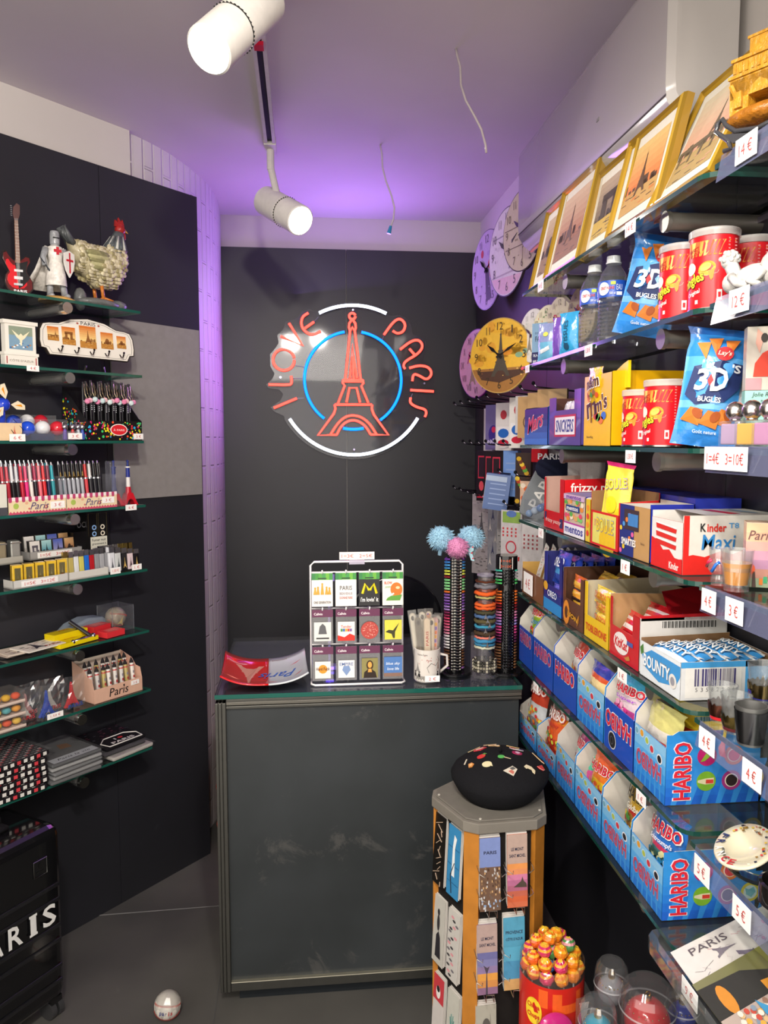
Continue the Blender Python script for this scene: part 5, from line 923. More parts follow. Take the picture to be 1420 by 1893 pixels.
# ================================================================== CLOCKS AND HANGING GOODS ON THE DEEP WALL
def clock(loc, d, yaw, label, face, rim, ink, art=None, hands='#1a1618', nums='12', tilt=0):
    # yaw measured from facing the room entrance towards facing the far side wall
    t = thing('wall_clock', label, 'clock', loc, -R(yaw), 'printed wooden clocks', tilt=(tilt, 0)); r = d / 2
    m = MB('card', rim); m.cyl((0, 0, 0), (0, .008, 0), r, n=56); m.build('edge', t, 50); m = MB('paper', face); m.disc(0, 0, r * .975, y=-.0008, n=56)
    if art: art(m, r)
    m.build('dial', t); m = MB('paper', ink)
    lab = ['12', '1', '2', '3', '4', '5', '6', '7', '8', '9', '10', '11'] if nums == '12' else ['XII', 'I', 'II', 'III', 'IV', 'V', 'VI', 'VII', 'VIII', 'IX', 'X', 'XI']
    for k, s in enumerate(lab): a = PI / 2 - k * PI / 6; m.text(s, r * .78 * math.cos(a), r * .78 * math.sin(a), r * (.04 if s in ('1', 'I') else .11 if len(s) == 1 else .12 if s == '11' else .19 if len(s) == 2 else .24), r * .2, -.0022, ink)
    m.build('numerals', t); m = MB('gloss', hands)
    for a, L, w_ in ((R(142), r * .5, r * .04), (R(28), r * .62, r * .03)): c_, s_ = math.cos(a), math.sin(a); m.prism([(-c_ * r * .1 - s_ * w_, -s_ * r * .1 + c_ * w_), (c_ * L * .3 - s_ * w_ * .4, s_ * L * .3 + c_ * w_ * .4), (c_ * L * .55 - s_ * w_ * 1.2, s_ * L * .55 + c_ * w_ * 1.2), (c_ * L, s_ * L), (c_ * L * .55 + s_ * w_ * 1.2, s_ * L * .55 - c_ * w_ * 1.2), (c_ * L * .3 + s_ * w_ * .4, s_ * L * .3 - c_ * w_ * .4), (-c_ * r * .1 + s_ * w_, -s_ * r * .1 - c_ * w_)], -.006, -.0045)
    m.cyl((0, -.008, 0), (0, 0, 0), r * .05, n=12); m.build('hands', t); return t
def dots(m, r, cols, n, seed, y=-.0016, lo=0, zmax=1, zmin=-1, s0=.03, s1=.12):
    rn = random.Random(seed)
    for _ in range(n):
        a, q = rn.random() * 6.283, r * .9 * rn.random() ** .5; x, z_ = q * math.cos(a), q * math.sin(a)
        if zmin * r < z_ < zmax * r: m.disc(x, z_, r * rn.uniform(s0, s1) * .9, r * rn.uniform(s0, s1) * .6, y, cols[_ % len(cols)], n=8)
def ytower(m, r):
    dots(m, r, ['#e6b43c', '#dba534', '#e0a92e', '#d89a30'], 50, 1, -.0011, s0=.1, s1=.26); dots(m, r, ['#d88a28'], 5, 2, -.0012, zmax=.5, zmin=0, s0=.1, s1=.2); dots(m, r, ['#7fa080'], 6, 3, -.0012, zmax=.1, zmin=-.1, s0=.1, s1=.15)
    q = [(r * .97 * math.cos(R(a)), r * .97 * math.sin(R(a))) for a in range(200, 341, 7)]; m.pz(q, -.0013, '#9a6a34'); m.pz([(-.8 * r, -.32 * r)] + [(r * x / 10, -r * (.30 + .1 * (x % 2))) for x in range(-7, 9, 2)] + [(.8 * r, -.5 * r), (0, -.72 * r), (-.6 * r, -.62 * r)], -.0015, '#4a3024'); dots(m, r, ['#d8b060', '#6a4a34', '#8a5a3a'], 50, 4, -.0017, zmax=-.35, zmin=-.66, s0=.015, s1=.04)
    eif(m, .03 * r, -.55 * r, r * .62, r * 1.25, -.0019, '#4a4238')
def lil(m, r):
    dots(m, r, ['#b3a2bc', '#a593b4', '#bba8b8'], 34, 5, -.0011); m.pz([(-.1 * r, .0), (.1 * r, .02 * r), (.32 * r, -.75 * r), (-.02 * r, -.8 * r)], -.0014, '#4e4650'); m.disc(.42 * r, -.1 * r, .24 * r, .2 * r, -.0016, '#c2363c'); m.disc(.2 * r, .12 * r, .12 * r, .12 * r, -.0016, '#c2363c'); m.disc(-.3 * r, .45 * r, .08 * r, .1 * r, -.0016, '#b8444c'); dots(m, r, ['#7c6a84'], 20, 6, -.0018, zmax=-.3, s0=.01, s1=.05)
def wht(m, r):
    dots(m, r, ['#d2c8cc', '#d8ccd0'], 16, 7, -.0011); m.rect(-.8 * r, -.5 * r, .8 * r, -.46 * r, -.0013, '#b8a8b0'); m.rect(-.75 * r, .38 * r, .6 * r, .41 * r, -.0013, '#9a90a0'); dots(m, r, ['#8f8a94', '#b2a8b2', '#a39aa6'], 26, 8, -.0014, zmax=.3, zmin=-.35, s0=.02, s1=.07); eif(m, .25 * r, -.4 * r, .35 * r, r * .9, -.0016, '#9a94a0')
    q = [(r * .95 * math.cos(R(a)), r * .95 * math.sin(R(a))) for a in range(212, 329, 9)]; m.pz(q, -.0012, '#e0b8c4')
def crm(m, r):
    m.rect(-.9 * r, .12 * r, .9 * r, .14 * r, -.0013, '#6a5a44'); m.rect(-.85 * r, -.36 * r, .85 * r, -.34 * r, -.0013, '#6a5a44'); m.rect(.0, -.9 * r, .02 * r, .9 * r, -.0013, '#8a7a60'); dots(m, r, ['#a8966e', '#8f8262'], 16, 9, -.0014, s0=.015, s1=.05); eif(m, .3 * r, -.3 * r, .3 * r, .7 * r, -.0015, '#8a7a60')
def blank(cols, seed, txt=None, tc='#b8303a'):
    def f(m, r):
        dots(m, r, cols, 26, seed, -.0012, s0=.02, s1=.09)
        if txt: m.text(txt, 0, .2 * r, r * 1.0, r * .34, -.0019, tc, shear=.3, bold=.02)
        eif(m, -.2 * r, -.6 * r, .4 * r, r * .8, -.0015, '#8c8470')
    return f
clock((.735, 3.13, 2.275), .31, 80, 'lilac clock with red splash and dark street print, beside the large white clock', '#b4a4bc', '#6a5a74', '#6a5a70', lil)
clock((.715, 2.74, 2.255), .305, 79, 'large white clock with tower drawing and pink lower edge, hung high on the side wall', '#ddd4d6', '#3c3038', '#6a5a66', wht)
clock((.736, 2.625, 2.30), .27, 76, 'cream ruled clock half hidden behind the air conditioner', '#cfc2a4', '#3a3028', '#6a5c46', crm)
clock((.735, 3.31, 1.925), .29, 72, 'pale pink clock with Roman numerals and purple rim behind the yellow clock', '#c4a0b8', '#5a2a8a', '#5a4060', blank(['#bc98b0', '#d0a8b4'], 11, 'Paris', '#a84a70'), nums='XII')
clock((.64, 2.53, 1.875), .242, 50, 'yellow clock with painted tower over brown rooftops, in front of the pink clock', '#dfae38', '#b8955a', '#3a2c1c', ytower)
clock((.715, 2.42, 1.925), .165, 75, 'small white clock with map print standing on the second shelf beside the yellow clock', '#dcdad2', '#c9c6bc', '#8a8a80', blank(['#c8ccc0', '#d4d0c4'], 12))
clock((.725, 2.32, 1.925), .155, 75, 'small pale clock with green and orange flowers behind the face mask box', '#d8d2ac', '#c9c39c', '#7a7458', blank(['#7a9a58', '#c8823c', '#c8c89a'], 13), tilt=-.05)
clock((.735, 2.22, 1.933), .157, 78, 'small beige clock lettered Paris in red on the second shelf', '#cbc09c', '#bcb08c', '#7a6c50', blank(['#c0b48e', '#d4c8a4'], 14, 'Paris'))
clock((.74, 2.06, 1.935), .15, 80, 'small brown toned clock with red lettering behind the cyan packets', '#a8946c', '#8a7850', '#4a3c28', blank(['#8c7a54', '#b8a47c', '#6a5a3c'], 15, 'Joy'))
# pegs
def peg(y, zz, x0=.68, label=''):
    t = thing('display_hook', label, 'hook', (.82, y, zz), 0, 'chrome display hooks'); m = MB('metal', '#8a8690'); m.tube([(0, 0, 0), (x0 - .82, 0, .012), (x0 - .832, 0, .022)], .0028, 6); m.build('arm', t, True); m = MB('matte', '#111115'); m.ball((x0 - .832, 0, .024), .006, 8, 5); m.build('tip', t, True)
RW = [(1.745, [3.5, 3.36, 3.2, 3.04, 2.88, 2.72, 2.56, 2.42, 2.28]), (1.575, [3.3, 3.16, 3.02, 2.88, 2.74, 2.62]), (1.37, [3.5, 3.36, 3.22, 3.08, 2.94, 2.80, 2.60, 2.42]), (1.475, [2.68, 2.46])]
for r_, (zz, ys_) in enumerate(RW):
    for k, y in enumerate(ys_): peg(y, zz, .69, 'chrome wall hook with black tip, %s from the far corner in the %s row' % (WP[k], ('upper', 'middle', 'lower', 'short')[r_]))
def hang(name, label, cat, y, zt, w_, h, col, mat='card', x=.72, rz=-R(50), d=.012, art=None, group='goods on the wall hooks'):
    t = thing(name, label, cat, (x, y, zt - h), rz, group); m = MB(mat, col); m.bx(-w_ / 2, w_ / 2, 0, d, 0, h)
    if art: art(m, w_, h)
    m.build('body' if mat != 'card' else 'backing', t, bevel=.001 if mat == 'fabric' else 0); return t
def iloveart(m, w_, h):
    m.text('I', 0, h * .86, w_ * .34, h * .06, -.001, '#1c1c20', rot=-PI / 2, bold=.05); m.disc(0, h * .74, w_ * .24, h * .045, -.001, '#c42a3a', n=10)
    for k, c in enumerate('PARIS'): m.text(c, 0, h * (.60 - k * .115), w_ * .5, h * .06, -.001, '#1c1c20', bold=.05, rot=-PI / 2)
hang('ribbon_strip', 'long vertical white strip lettered I love PARIS hanging by the far corner', 'lanyard', 3.14, 1.73, .045, .36, '#c9c4c4', art=iloveart, x=.75)
def tri(m, w_, h): m.rect(-w_ * .4, h * .1, w_ * .4, h * .5, -.001, '#e8e4e4'); m.disc(0, h * .36, w_ * .34, h * .1, -.0012, '#2a66b8', n=12); m.disc(0, h * .16, w_ * .34, h * .07, -.0012, '#c4243c', n=12); m.disc(0, h * .75, w_ * .2, h * .1, -.0012, '#b83a44', n=10)
hang('bottle_opener', 'blister card with blue, white and red oval opener beside the purple bag', 'opener', 2.78, 1.735, .07, .17, '#dcd6d2', art=tri); hang('bottle_opener', 'narrow white blister card with tricolour oval next to the blue chocolate display', 'opener', 2.60, 1.745, .065, .17, '#e0dcd6', art=tri)
def purp(m, w_, h): m.disc(0, h * .35, w_ * .3, h * .2, -.001, '#3a2a80', n=14); m.text('PARIS', 0, h * .2, w_ * .7, h * .1, -.0014, '#d8d0e8', bold=.05, rot=.3); m.disc(w_ * .02, h * .45, w_ * .13, h * .07, -.0014, '#c02a50', n=10)
hang('keyring_bag', 'purple tinted bag with I love PARIS badge beneath the purple roman clock', 'key ring', 2.93, 1.735, .075, .17, '#6f6496', art=purp)
def kraft(m, w_, h): m.rect(-w_ * .5, h * .0, w_ * .5, h, -.0006, '#b08a5c'); m.ring(0, h * .38, w_ * .26, w_ * .3, -.001, '#5a3c24', 'paper', 20); eif(m, 0, h * .26, w_ * .26, h * .26, -.001, '#5a3c24')
for k, (y, dz) in enumerate(((2.44, -.006), (2.33, .0), (2.23, .004))): hang('kraft_card', 'brown kraft card with round tower stamp, %s behind the chocolate displays' % WP[k], 'card', y, 1.745 + dz, .09, .13, '#b08a5c', art=kraft, rz=-R(40))
hang('jewellery_bag', 'clear bag of white trinkets hanging behind the blue chocolate display', 'bag', 2.50, 1.745, .08, .12, '#c8c4c4', 'foil')
def blk(m, w_, h): m.rect(-w_ * .4, h * .45, w_ * .0, h * .9, -.001, '#c83248'); m.rect(-w_ * .36, h * .48, -w_ * .04, h * .87, -.0013, '#2a1c24'); m.rect(-w_ * .45, h * .06, w_ * .45, h * .12, -.001, '#c83248'); m.disc(-w_ * .2, h * .3, w_ * .14, h * .1, -.0013, '#d8505c', n=10); m.rect(w_ * .2, .01, w_ * .4, h * .16, -.0012, '#b8b4ae')
for k, y in enumerate((3.06, 2.93, 2.82)): hang('black_gift_box', 'black boxed souvenir with red edges on the middle row, %s from the far corner' % WP[k], 'box', y, 1.56, .085, .20, '#1c1418', art=blk, d=.03)
def blu(m, w_, h): 
    for q in range(5): m.rect(-w_ * .3, h * (.15 + q * .14), w_ * .35, h * (.18 + q * .14), -.001, '#8aa0cc')
hang('blue_box', 'light blue slim box behind the tilted blue carton', 'box', 2.68, 1.565, .06, .16, '#6f92cc', art=blu, d=.02)
t = hang('blue_box', 'blue and white carton tilted forward in front of the black boxed souvenirs', 'box', 2.66, 1.485, .085, .125, '#506aa0', art=blu, d=.05, x=.66, rz=-R(20)); t.rotation_euler[1] = .12; m = MB('card', '#c9ccd4'); m.bx(-.043, -.0425, 0, .05, .004, .12); m.rect(-.0425, .1, .03, .118, -.0008, '#9fb0cc'); m.build('end_flap', t)
def snack(m, w_, h):
    for q in range(16): m.disc(w_ * (-.35 + .1 * (q * 7 % 8)), h * (.06 + .055 * q), w_ * .16, h * .045, -.001 - .0001 * q, ('#c8a02c', '#5a9a3c', '#b8482c', '#e0c040', '#6a3c28')[q % 5], n=10)
hang('magnet_card', 'card of colourful food shaped magnets beside the grey sock', 'magnet card', 2.52, 1.56, .06, .17, '#3a2c28', art=snack); hang('snack_toy', 'small orange and white toy pack hanging under the magnets', 'toy', 2.46, 1.47, .06, .10, '#d8b49a', 'foil', art=lambda m, w_, h: [m.disc(w_ * (.3 - .2 * (q % 4)), h * (.15 + .1 * q), w_ * .16, h * .08, -.001, ('#d86a3c', '#e8dcc8', '#c8404c')[q % 3], n=10) for q in range(8)])
# socks and textiles
t = thing('hanging_sock', 'grey sock lettered PARIS hanging behind the red candy display', 'sock', (.70, 2.36, 1.36), -R(25), tilt=(0, .38)); m = MB('fabric', '#7d8286'); m.prism([(-.04, 0), (.03, 0), (.045, .05), (.045, .21), (-.04, .21), (-.05, .05)], 0, .02); m.build('knit', t, bevel=.006); m = MB('fabric', '#c9c8c6'); m.bx(-.042, .047, -.002, .022, .20, .222); m.build('cuff', t, bevel=.003)
m = MB('paper'); m.text('PARIS', 0.0, .10, .13, .035, -.0015, '#d2d0cc', rot=PI / 2 - .1, bold=.03); m.build('lettering', t)
for k, (y, zz) in enumerate(((2.05, 1.46), (1.95, 1.48))):
    t = thing('hanging_sock', 'ribbed white sock end under the third shelf, %s one from the grey sock' % WP[k], 'sock', (.73, y, zz), -R(60)); m = MB('fabric', '#b9b6b4')
    for q in range(3): m.prism([(-.03 + q * .018, .0 + q * .004), (-.018 + q * .018, -.006 + q * .004), (-.006 + q * .018, .0 + q * .004), (-.002 + q * .018, .10), (-.03 + q * .018, .10)], q * .002, .03)
    m.build('knit', t, bevel=.006)
t = thing('knitted_cap', 'dark navy knitted item with white lettering hanging above the white socks', 'hat', (.72, 2.2, 1.49), -R(30)); m = MB('fabric', '#1c1f33'); m.ball((0, .02, .03), .05, 14, 9, sz=(1.2, .5, .8)); m.build('knit', t, True); m = MB('paper'); m.text('PARIS', -.01, .065, .07, .018, -.012, '#d8d8dc', bold=.05); m.build('lettering', t)
t = thing('red_gift_bag', 'small red and white cloth piece hanging over the grey sock', 'cloth', (.715, 2.31, 1.535), -R(30)); m = MB('fabric', '#b8222c'); m.bx(-.03, .02, 0, .012, 0, .04); m.bx(-.03, .02, -.001, .013, .04, .052, '#d8d4d0'); m.build('cloth_body', t, bevel=.002)
def toile(m, w_, h):
    rn = random.Random(4)
    for q in range(60): x, z_ = rn.uniform(-.45, .4) * w_, rn.uniform(.02, .95) * h; m.rect(x, z_, x + w_ * .12, z_ + h * .012, -.001, ('#5c5a5c', '#8f8c8c', '#77706c')[q % 3])
    eif(m, 0, h * .45, w_ * .5, h * .35, -.0014, '#4c4a4c')
hang('printed_scarf', 'long grey toile scarf in a bag hanging at the far corner', 'scarf', 3.24, 1.375, .10, .34, '#a8a2a0', 'foil', art=toile, x=.75); hang('printed_scarf', 'narrow grey patterned bagged scarf next to the perforated upright', 'scarf', 2.86, 1.345, .07, .26, '#9c9a98', 'foil', art=toile, x=.75)
hang('tower_keyrings', 'bunch of dangling silver tower key rings beside the perforated upright', 'key ring', 3.0, 1.37, .05, .28, '#8a8a90', 'foil', x=.74, art=lambda m, w_, h: [eif(m, (q % 3 - 1) * w_ * .25, h * (.08 + .16 * q), w_ * .3, h * .18, -.001 - .0002 * q, ('#c9c4bc', '#3a3c5a', '#a8a29a')[q % 3]) for q in range(5)])
hang('bagged_mitten', 'white bagged novelty with green top and red trim beside the hanging key rings', 'glove', 2.58, 1.365, .085, .235, '#cfcacb', 'foil', x=.70, art=lambda m, w_, h: (m.rect(-w_ * .42, h * .82, w_ * .42, h * .98, -.001, '#8aac50'), m.disc(0, h * .95, w_ * .25, h * .05, -.0012, '#5a78b8', n=10), [m.rect(w_ * (-.42 + .2 * (q % 4)), h * (.62 + .05 * (q // 4)), w_ * (-.34 + .2 * (q % 4)), h * (.65 + .05 * (q // 4)), -.001, '#c8464c') for q in range(12)], m.ring(0, h * .47, w_ * .2, w_ * .26, -.0012, '#c83a4a', 'paper', 16), m.pz([(-w_ * .45, h * .22), (w_ * .4, h * .28), (w_ * .42, h * .34), (-w_ * .4, h * .33)], -.0012, '#c42a34')))
hang('bagged_mitten', 'second white bagged novelty with red dots behind the first', 'glove', 2.40, 1.345, .08, .22, '#c9c4c4', 'foil', x=.72, art=lambda m, w_, h: [m.rect(w_ * (-.42 + .2 * (q % 4)), h * (.6 + .06 * (q // 4)), w_ * (-.34 + .2 * (q % 4)), h * (.63 + .06 * (q // 4)), -.001, '#9c4a50') for q in range(16)])
t = thing('perforated_upright', 'silver perforated metal upright fixed to the side wall', 'rail', (.80, 3.1, .93)); m = MB('brushed', '#a8a49c'); m.bx(-.012, .02, -.02, .02, 0, .46); m.build('channel', t); m = MB('matte', '#2a2a2c')
for q in range(22): m.rect(-.004, .01 + q * .02, .0, .018 + q * .02, -.0205)
m.build('slots', t); m.build
# ================================================================== CANDY WALL (everything faces the aisle; local x runs towards the camera)
def cartbox(name, label, yf, yn, z, colf, hf=.1, hs=.15, D=.17, x0=.632, cols=None, inner='#cfcac0', front=None, side=None, group='open candy cartons', sf=None, sn=None, cat='candy box', win=None, hb=None, mat='card'):
    t = thing(name, label, cat, (x0, yf, z + .001), RR, group); W = yf - yn; m = MB(mat, colf); cols = cols or colf; hb = hb or hs
    sf = sf or [(0, hf), (0.004, hf + (hs - hf) * .5), (.03, hs), (D, hb)]; sn = sn or sf; th = .0014
    if win:      # front panel with a window: win = (left margin, right margin, sill height, top height)
        a, b, s0, s1 = win; m.bx(0, W, 0, th, 0, s0); m.bx(0, a, 0, th, s0, s1); m.bx(W - b, W, 0, th, s0, s1)
    else: m.bx(0, W, 0, th, 0, hf)
    m.bx(0, W, th, D, 0, th, inner); m.bx(0, W, D - th, D, 0, hb, cols); m.rect(0, th, W, hb, D - th - .0004, inner)
    for x, s_, o_, i_ in ((0, sf, 0, th), (W - th, sn, th, 0)):
        n = len(s_); base = [(y, 0) for y, h in s_]
        m.add([(x + o_, y, 0) for y, h in s_] + [(x + o_, y, h) for y, h in s_], [(i, i + 1, i + 1 + n, i + n) for i in range(n - 1)], cols)
        m.add([(x + i_, y, 0) for y, h in s_] + [(x + i_, y, h) for y, h in s_], [(i, i + 1, i + 1 + n, i + n) for i in range(n - 1)], inner)
        m.add([(x, y, h) for y, h in s_] + [(x + th, y, h) for y, h in s_], [(i, i + 1, i + 1 + n, i + n) for i in range(n - 1)], '#e4e2dc')
    m.build('carton', t)
    if front: m = MB('paper'); front(m, W, hf); m.build('front_print', t)
    if side:
        m = MB('paper'); m.M = Matrix.Translation((W + .0006, 0, 0)) @ Matrix.Rotation(PI / 2, 4, 'Z'); side(m, D, sn); m.build('side_print', t)
    return t
def candybag(name, label, loc, rz, w_, h, cols, art=None, tilt=(-.15, 0), cat='candy bag', group='bags of sweets in the cartons', bulge=.022, seed=0, crimp=True, twist=0, mat='foil', top=None):
    t = thing(name, label, cat, loc, rz, group, tilt=tilt); m = MB(mat); rn = random.Random(seed); nx, nz = 12, 16; F = []; 
    for sgn in (-1, 1):
        v = []
        for j in range(nz + 1):
            b = j / nz; env = (math.sin(PI * min(1, max(0, (b - .03) / .94))) ** .55); xx = 1 - .10 * env
            if crimp and b > .8: xx *= 1 - .10 * math.sin((b - .8) * 5 * PI)
            for i in range(nx + 1):
                a = -1 + 2 * i / nx; d = bulge * env * (1 - abs(a) ** 2.4) * sgn + rn.uniform(-.0016, .0016) * (0 if abs(a) == 1 else 1)
                if twist and b > .8: d += (b - .8) * twist * a
                v.append((a * w_ / 2 * xx, d, b * h))
        for j in range(nz):
            c = cols[0]
            for lim, cc in cols[1]: 
                if j / nz >= lim: c = cc
            fs_ = [(j * (nx + 1) + i, j * (nx + 1) + i + 1, (j + 1) * (nx + 1) + i + 1, (j + 1) * (nx + 1) + i) for i in range(nx)]
            F.append((v, fs_, c))
    b0 = []
    for v, fs_, c in F:
        m.add([v[k] for f in fs_ for k in f], [tuple(range(4 * q, 4 * q + 4)) for q in range(len(fs_))], c)
    o = m.build('pouch', t, True)
    bmw = o.modifiers.new('w', 'WELD'); bmw.merge_threshold = .0001
    if art:
        m = MB('paper'); art(m, w_, h, lambda x, z: -bulge * (math.sin(PI * min(1, max(0, (z / h - .03) / .94))) ** .55) * (1 - min(1, abs(2 * x / w_)) ** 2.4) - .0022)
        m.build('print', t)
    return t
def wraptext(m, s, x, z, w_, h, f, col, bold=.03, shear=0, rot=0, out=None):
    if out: wraptext(m, s, x, z, w_ * 1.05, h * 1.18, lambda a, b: f(a, b) + .0005, out, bold + .05, shear, rot)
    vs, fs, a0, a1, b0, b1 = glyphs(s, bold, shear); c_, s_ = math.cos(rot), math.sin(rot); v = []
    for p in vs: u, q = (p[0] - (a0 + a1) / 2) * w_ / (a1 - a0), (p[1] - (b0 + b1) / 2) * h / (b1 - b0); X, Z = x + u * c_ - q * s_, z + u * s_ + q * c_; v.append((X, f(X, Z) - .001, Z))
    m.add(v, fs, col)
def blob(m, pts, f, col, off=0):
    cx = sum(p[0] for p in pts) / len(pts); cz = sum(p[1] for p in pts) / len(pts); v = [(cx, f(cx, cz) - off, cz)] + [(p[0], f(*p) - off, p[1]) for p in pts]; m.add(v, [(0, 1 + i, 1 + (i + 1) % len(pts)) for i in range(len(pts))], col)
def oval(x, z, a, b, n=14, rot=0): return [(x + a * math.cos(t) * math.cos(rot) - b * math.sin(t) * math.sin(rot), z + a * math.cos(t) * math.sin(rot) + b * math.sin(t) * math.cos(rot)) for t in [2 * PI * i / n for i in range(n)]]
# ---------------------------------------------------------------- top shelf: gold frames
def gframe(y0, w_, h, x0, lean, label, sky, ground, ink, kind, seed):
    t = thing('gold_picture_frame', label, 'picture frame', (x0, y0 + w_, SZR[0] + .001), RR, 'gold frames on the top shelf', tilt=(-lean, 0)); b = .017
    for k, P in enumerate(([(0, 0), (w_, 0), (w_ - b, b), (b, b)], [(w_, 0), (w_, h), (w_ - b, h - b), (w_ - b, b)], [(w_, h), (0, h), (b, h - b), (w_ - b, h - b)], [(0, h), (0, 0), (b, b), (b, h - b)])):
        m = MB('gloss', '#c99a2e'); cx, cz = w_ / 2, h / 2; steps = ((0, 0, '#86681c'), (.15, -.006, '#b08c30'), (.4, -.009, '#a27e26'), (.6, -.004, '#7c5f18'), (.8, -.006, '#b08a2c'), (1, -.001, '#94722a'))
        A, B, B2, A2 = [Vector((p[0], 0, p[1])) for p in P]
        for (f0, y_0, c), (f1, y_1, c2) in zip(steps, steps[1:]):
            q = [A.lerp(A2, f0), B.lerp(B2, f0), B.lerp(B2, f1), A.lerp(A2, f1)]; m.add([(q[0].x, y_0, q[0].z), (q[1].x, y_0, q[1].z), (q[2].x, y_1, q[2].z), (q[3].x, y_1, q[3].z)], [(0, 1, 2, 3)], c)
        m.add([tuple(A), tuple(B), (B.x, .014, B.z), (A.x, .014, A.z)], [(3, 2, 1, 0)], '#98762a'); m.build('moulding', t)
    m = MB('paper', '#e9e3d4'); m.rect(b, b, w_ - b, h - b, -.0005); m.build('mat_board', t); m = MB('paper'); scene_pic(m, b + .022, b + .022, w_ - b - .022, h - b - .022, -.0012, sky, ground, ink, kind, seed); m.build('print', t)
    m = MB('matte', '#6a5238'); m.bx(.003, w_ - .003, .001, .013, .003, h - .003); m.build('back_board', t); return t
gframe(1.20, .235, .245, .636, .44, 'gold frame with quay and cathedral drawing, beside the golden arch model', ('#d9c9ac', '#d8a088'), '#b59a68', '#6f6250', 'bridge', 21)
gframe(1.40, .24, .215, .640, .24, 'gold frame with orange skyline over water, second from the golden arch model', ('#e4c078', '#d87a3c'), '#c49a58', '#5a4028', 'tower', 22)
gframe(1.585, .235, .205, .650, .20, 'gold frame with dark arch lit in yellow, wedged behind the orange skyline frame', ('#b8a088', '#6a5648'), '#c8a440', '#3c2c20', 'arch', 23)
gframe(1.80, .26, .24, .638, .22, 'gold frame with red-brown tower mist print, wide cream mat', ('#d8b89a', '#a86a4a'), '#8a5a40', '#5a382a', 'tower', 24)
gframe(2.02, .20, .235, .646, .22, 'gold frame half hidden at the clock end of the top shelf', ('#c8b08c', '#9a7050'), '#8a6a4a', '#4a3424', 'dome', 25)
price('14 €', (.616, 1.46, SZR[0] - .002), RR, .046, .026, 'white price tag 14 € under the orange skyline frame'); price('14 €', (.616, 2.02, SZR[0] - .002), RR, .046, .026, 'white price tag 14 € near the clock end of the top shelf')
price('1,50 €', (.616, 1.665, SZR[1] - .002), RR, .044, .024, 'white price tag 1,50 € under the water bottles'); price('1,50 €', (.616, 1.43, SZR[2] - .006), RR, .044, .024, 'white price tag 1,50 € under the crisp tubs'); price('3 €', (.616, 2.13, SZR[1] - .002), RR, .036, .02, 'small white price tag under the small clocks')
price('1 €', (.616, 1.44, SZR[3] - .004), RR, .040, .026, 'white price tag 1 € under the red-white chocolate stick box'); price('1 €', (.616, 1.98, SZR[3] - .002), RR, .04, .024, 'small price tag under the fizzy candy display'); price('1 €', (.616, 1.44, SZR[4] - .006), RR, .042, .022, 'white price tag under the coconut bar box shelf'); price('1 €', (.616, 2.0, SZR[5] - .003), RR, .04, .022, 'small price tag above the red wrapped bear sweets'); price('1 €', (.616, 1.34, SZR[5] - .003), RR, .040, .022, 'small price tag above the golden bear sweets bag')
# golden arch model on its stand
t = thing('arch_model', 'golden resin triumphal arch model on a curved base at the top of the near shelf', 'sculpture', (.652, 1.085, SZR[0] + .034), RR + .5); t.scale = (.72,) * 3
m = MB('resin', '#b98526'); m.bx(-.06, .06, -.03, .03, .05, .085); 
for sx in (-1, 1): m.prism([(sx * .06, .02), (sx * .022, .02), (sx * .022, .05), (sx * .015, .066), (0, .075), (0, .088), (sx * .062, .088)], -.03, .03)
m.bx(-.064, .064, -.034, .034, .088, .094); m.bx(-.056, .056, -.028, .028, .094, .12); m.bx(-.06, .06, -.032, .032, .12, .126); m.bx(-.03, .03, -.018, .018, .126, .16); m.bx(-.034, .034, -.02, .02, .16, .165)
for sx in (-1, 1): m.bx(sx * .041 - .008, sx * .041 + .008, -.036, -.03, .03, .06); m.tube([(sx * .045, -.032, .05), (sx * .055, -.036, .075)], .005, 6)
for q in range(9): m.bx(-.056 + q * .0125, -.05 + q * .0125, -.030, -.028, .098, .116)
m.build('arch', t); m = MB('resin', '#9c611a'); m.ball((0, 0, .012), .08, 18, 8, sz=(1.05, .62, .26)); m.build('terrain', t, True)
t = thing('display_easel', 'dark pewter curved cradle stand holding the golden arch model', 'stand', (.652, 1.085, SZR[0] + .001), RR + .5); t.scale = (.72,) * 3
for sy in (-.03, .03):
    m = MB('gloss', '#3b3b3f'); m.tube([(-.085, sy, .06), (-.075, sy, .066), (-.065, sy, .05), (-.045, sy, .034), (0, sy, .026), (.045, sy, .034), (.065, sy, .05), (.075, sy, .066), (.085, sy, .06)], .005, 8); m.tube([(-.085, sy, .06), (-.088, sy, .045), (-.06, sy, .02), (-.055, sy, .004), (-.07, sy, .003)], .005, 8); m.tube([(.085, sy, .06), (.088, sy, .045), (.06, sy, .02), (.055, sy, .004), (.07, sy, .003)], .005, 8)
    m.prism([(-.07, .035), (0, .018), (.07, .035), (.05, .012), (-.05, .012)], sy - .002, sy + .002); m.build('scroll_side', t, 50)
m = MB('gloss', '#3b3b3f'); m.cyl((0, -.03, .018), (0, .03, .018), .004, n=8); m.build('tie_bar', t)
price('14 €', (.606, 1.055, SZR[0] + .003), RR, .052, .034, 'white 14 € tag on the clear strip under the golden arch model')
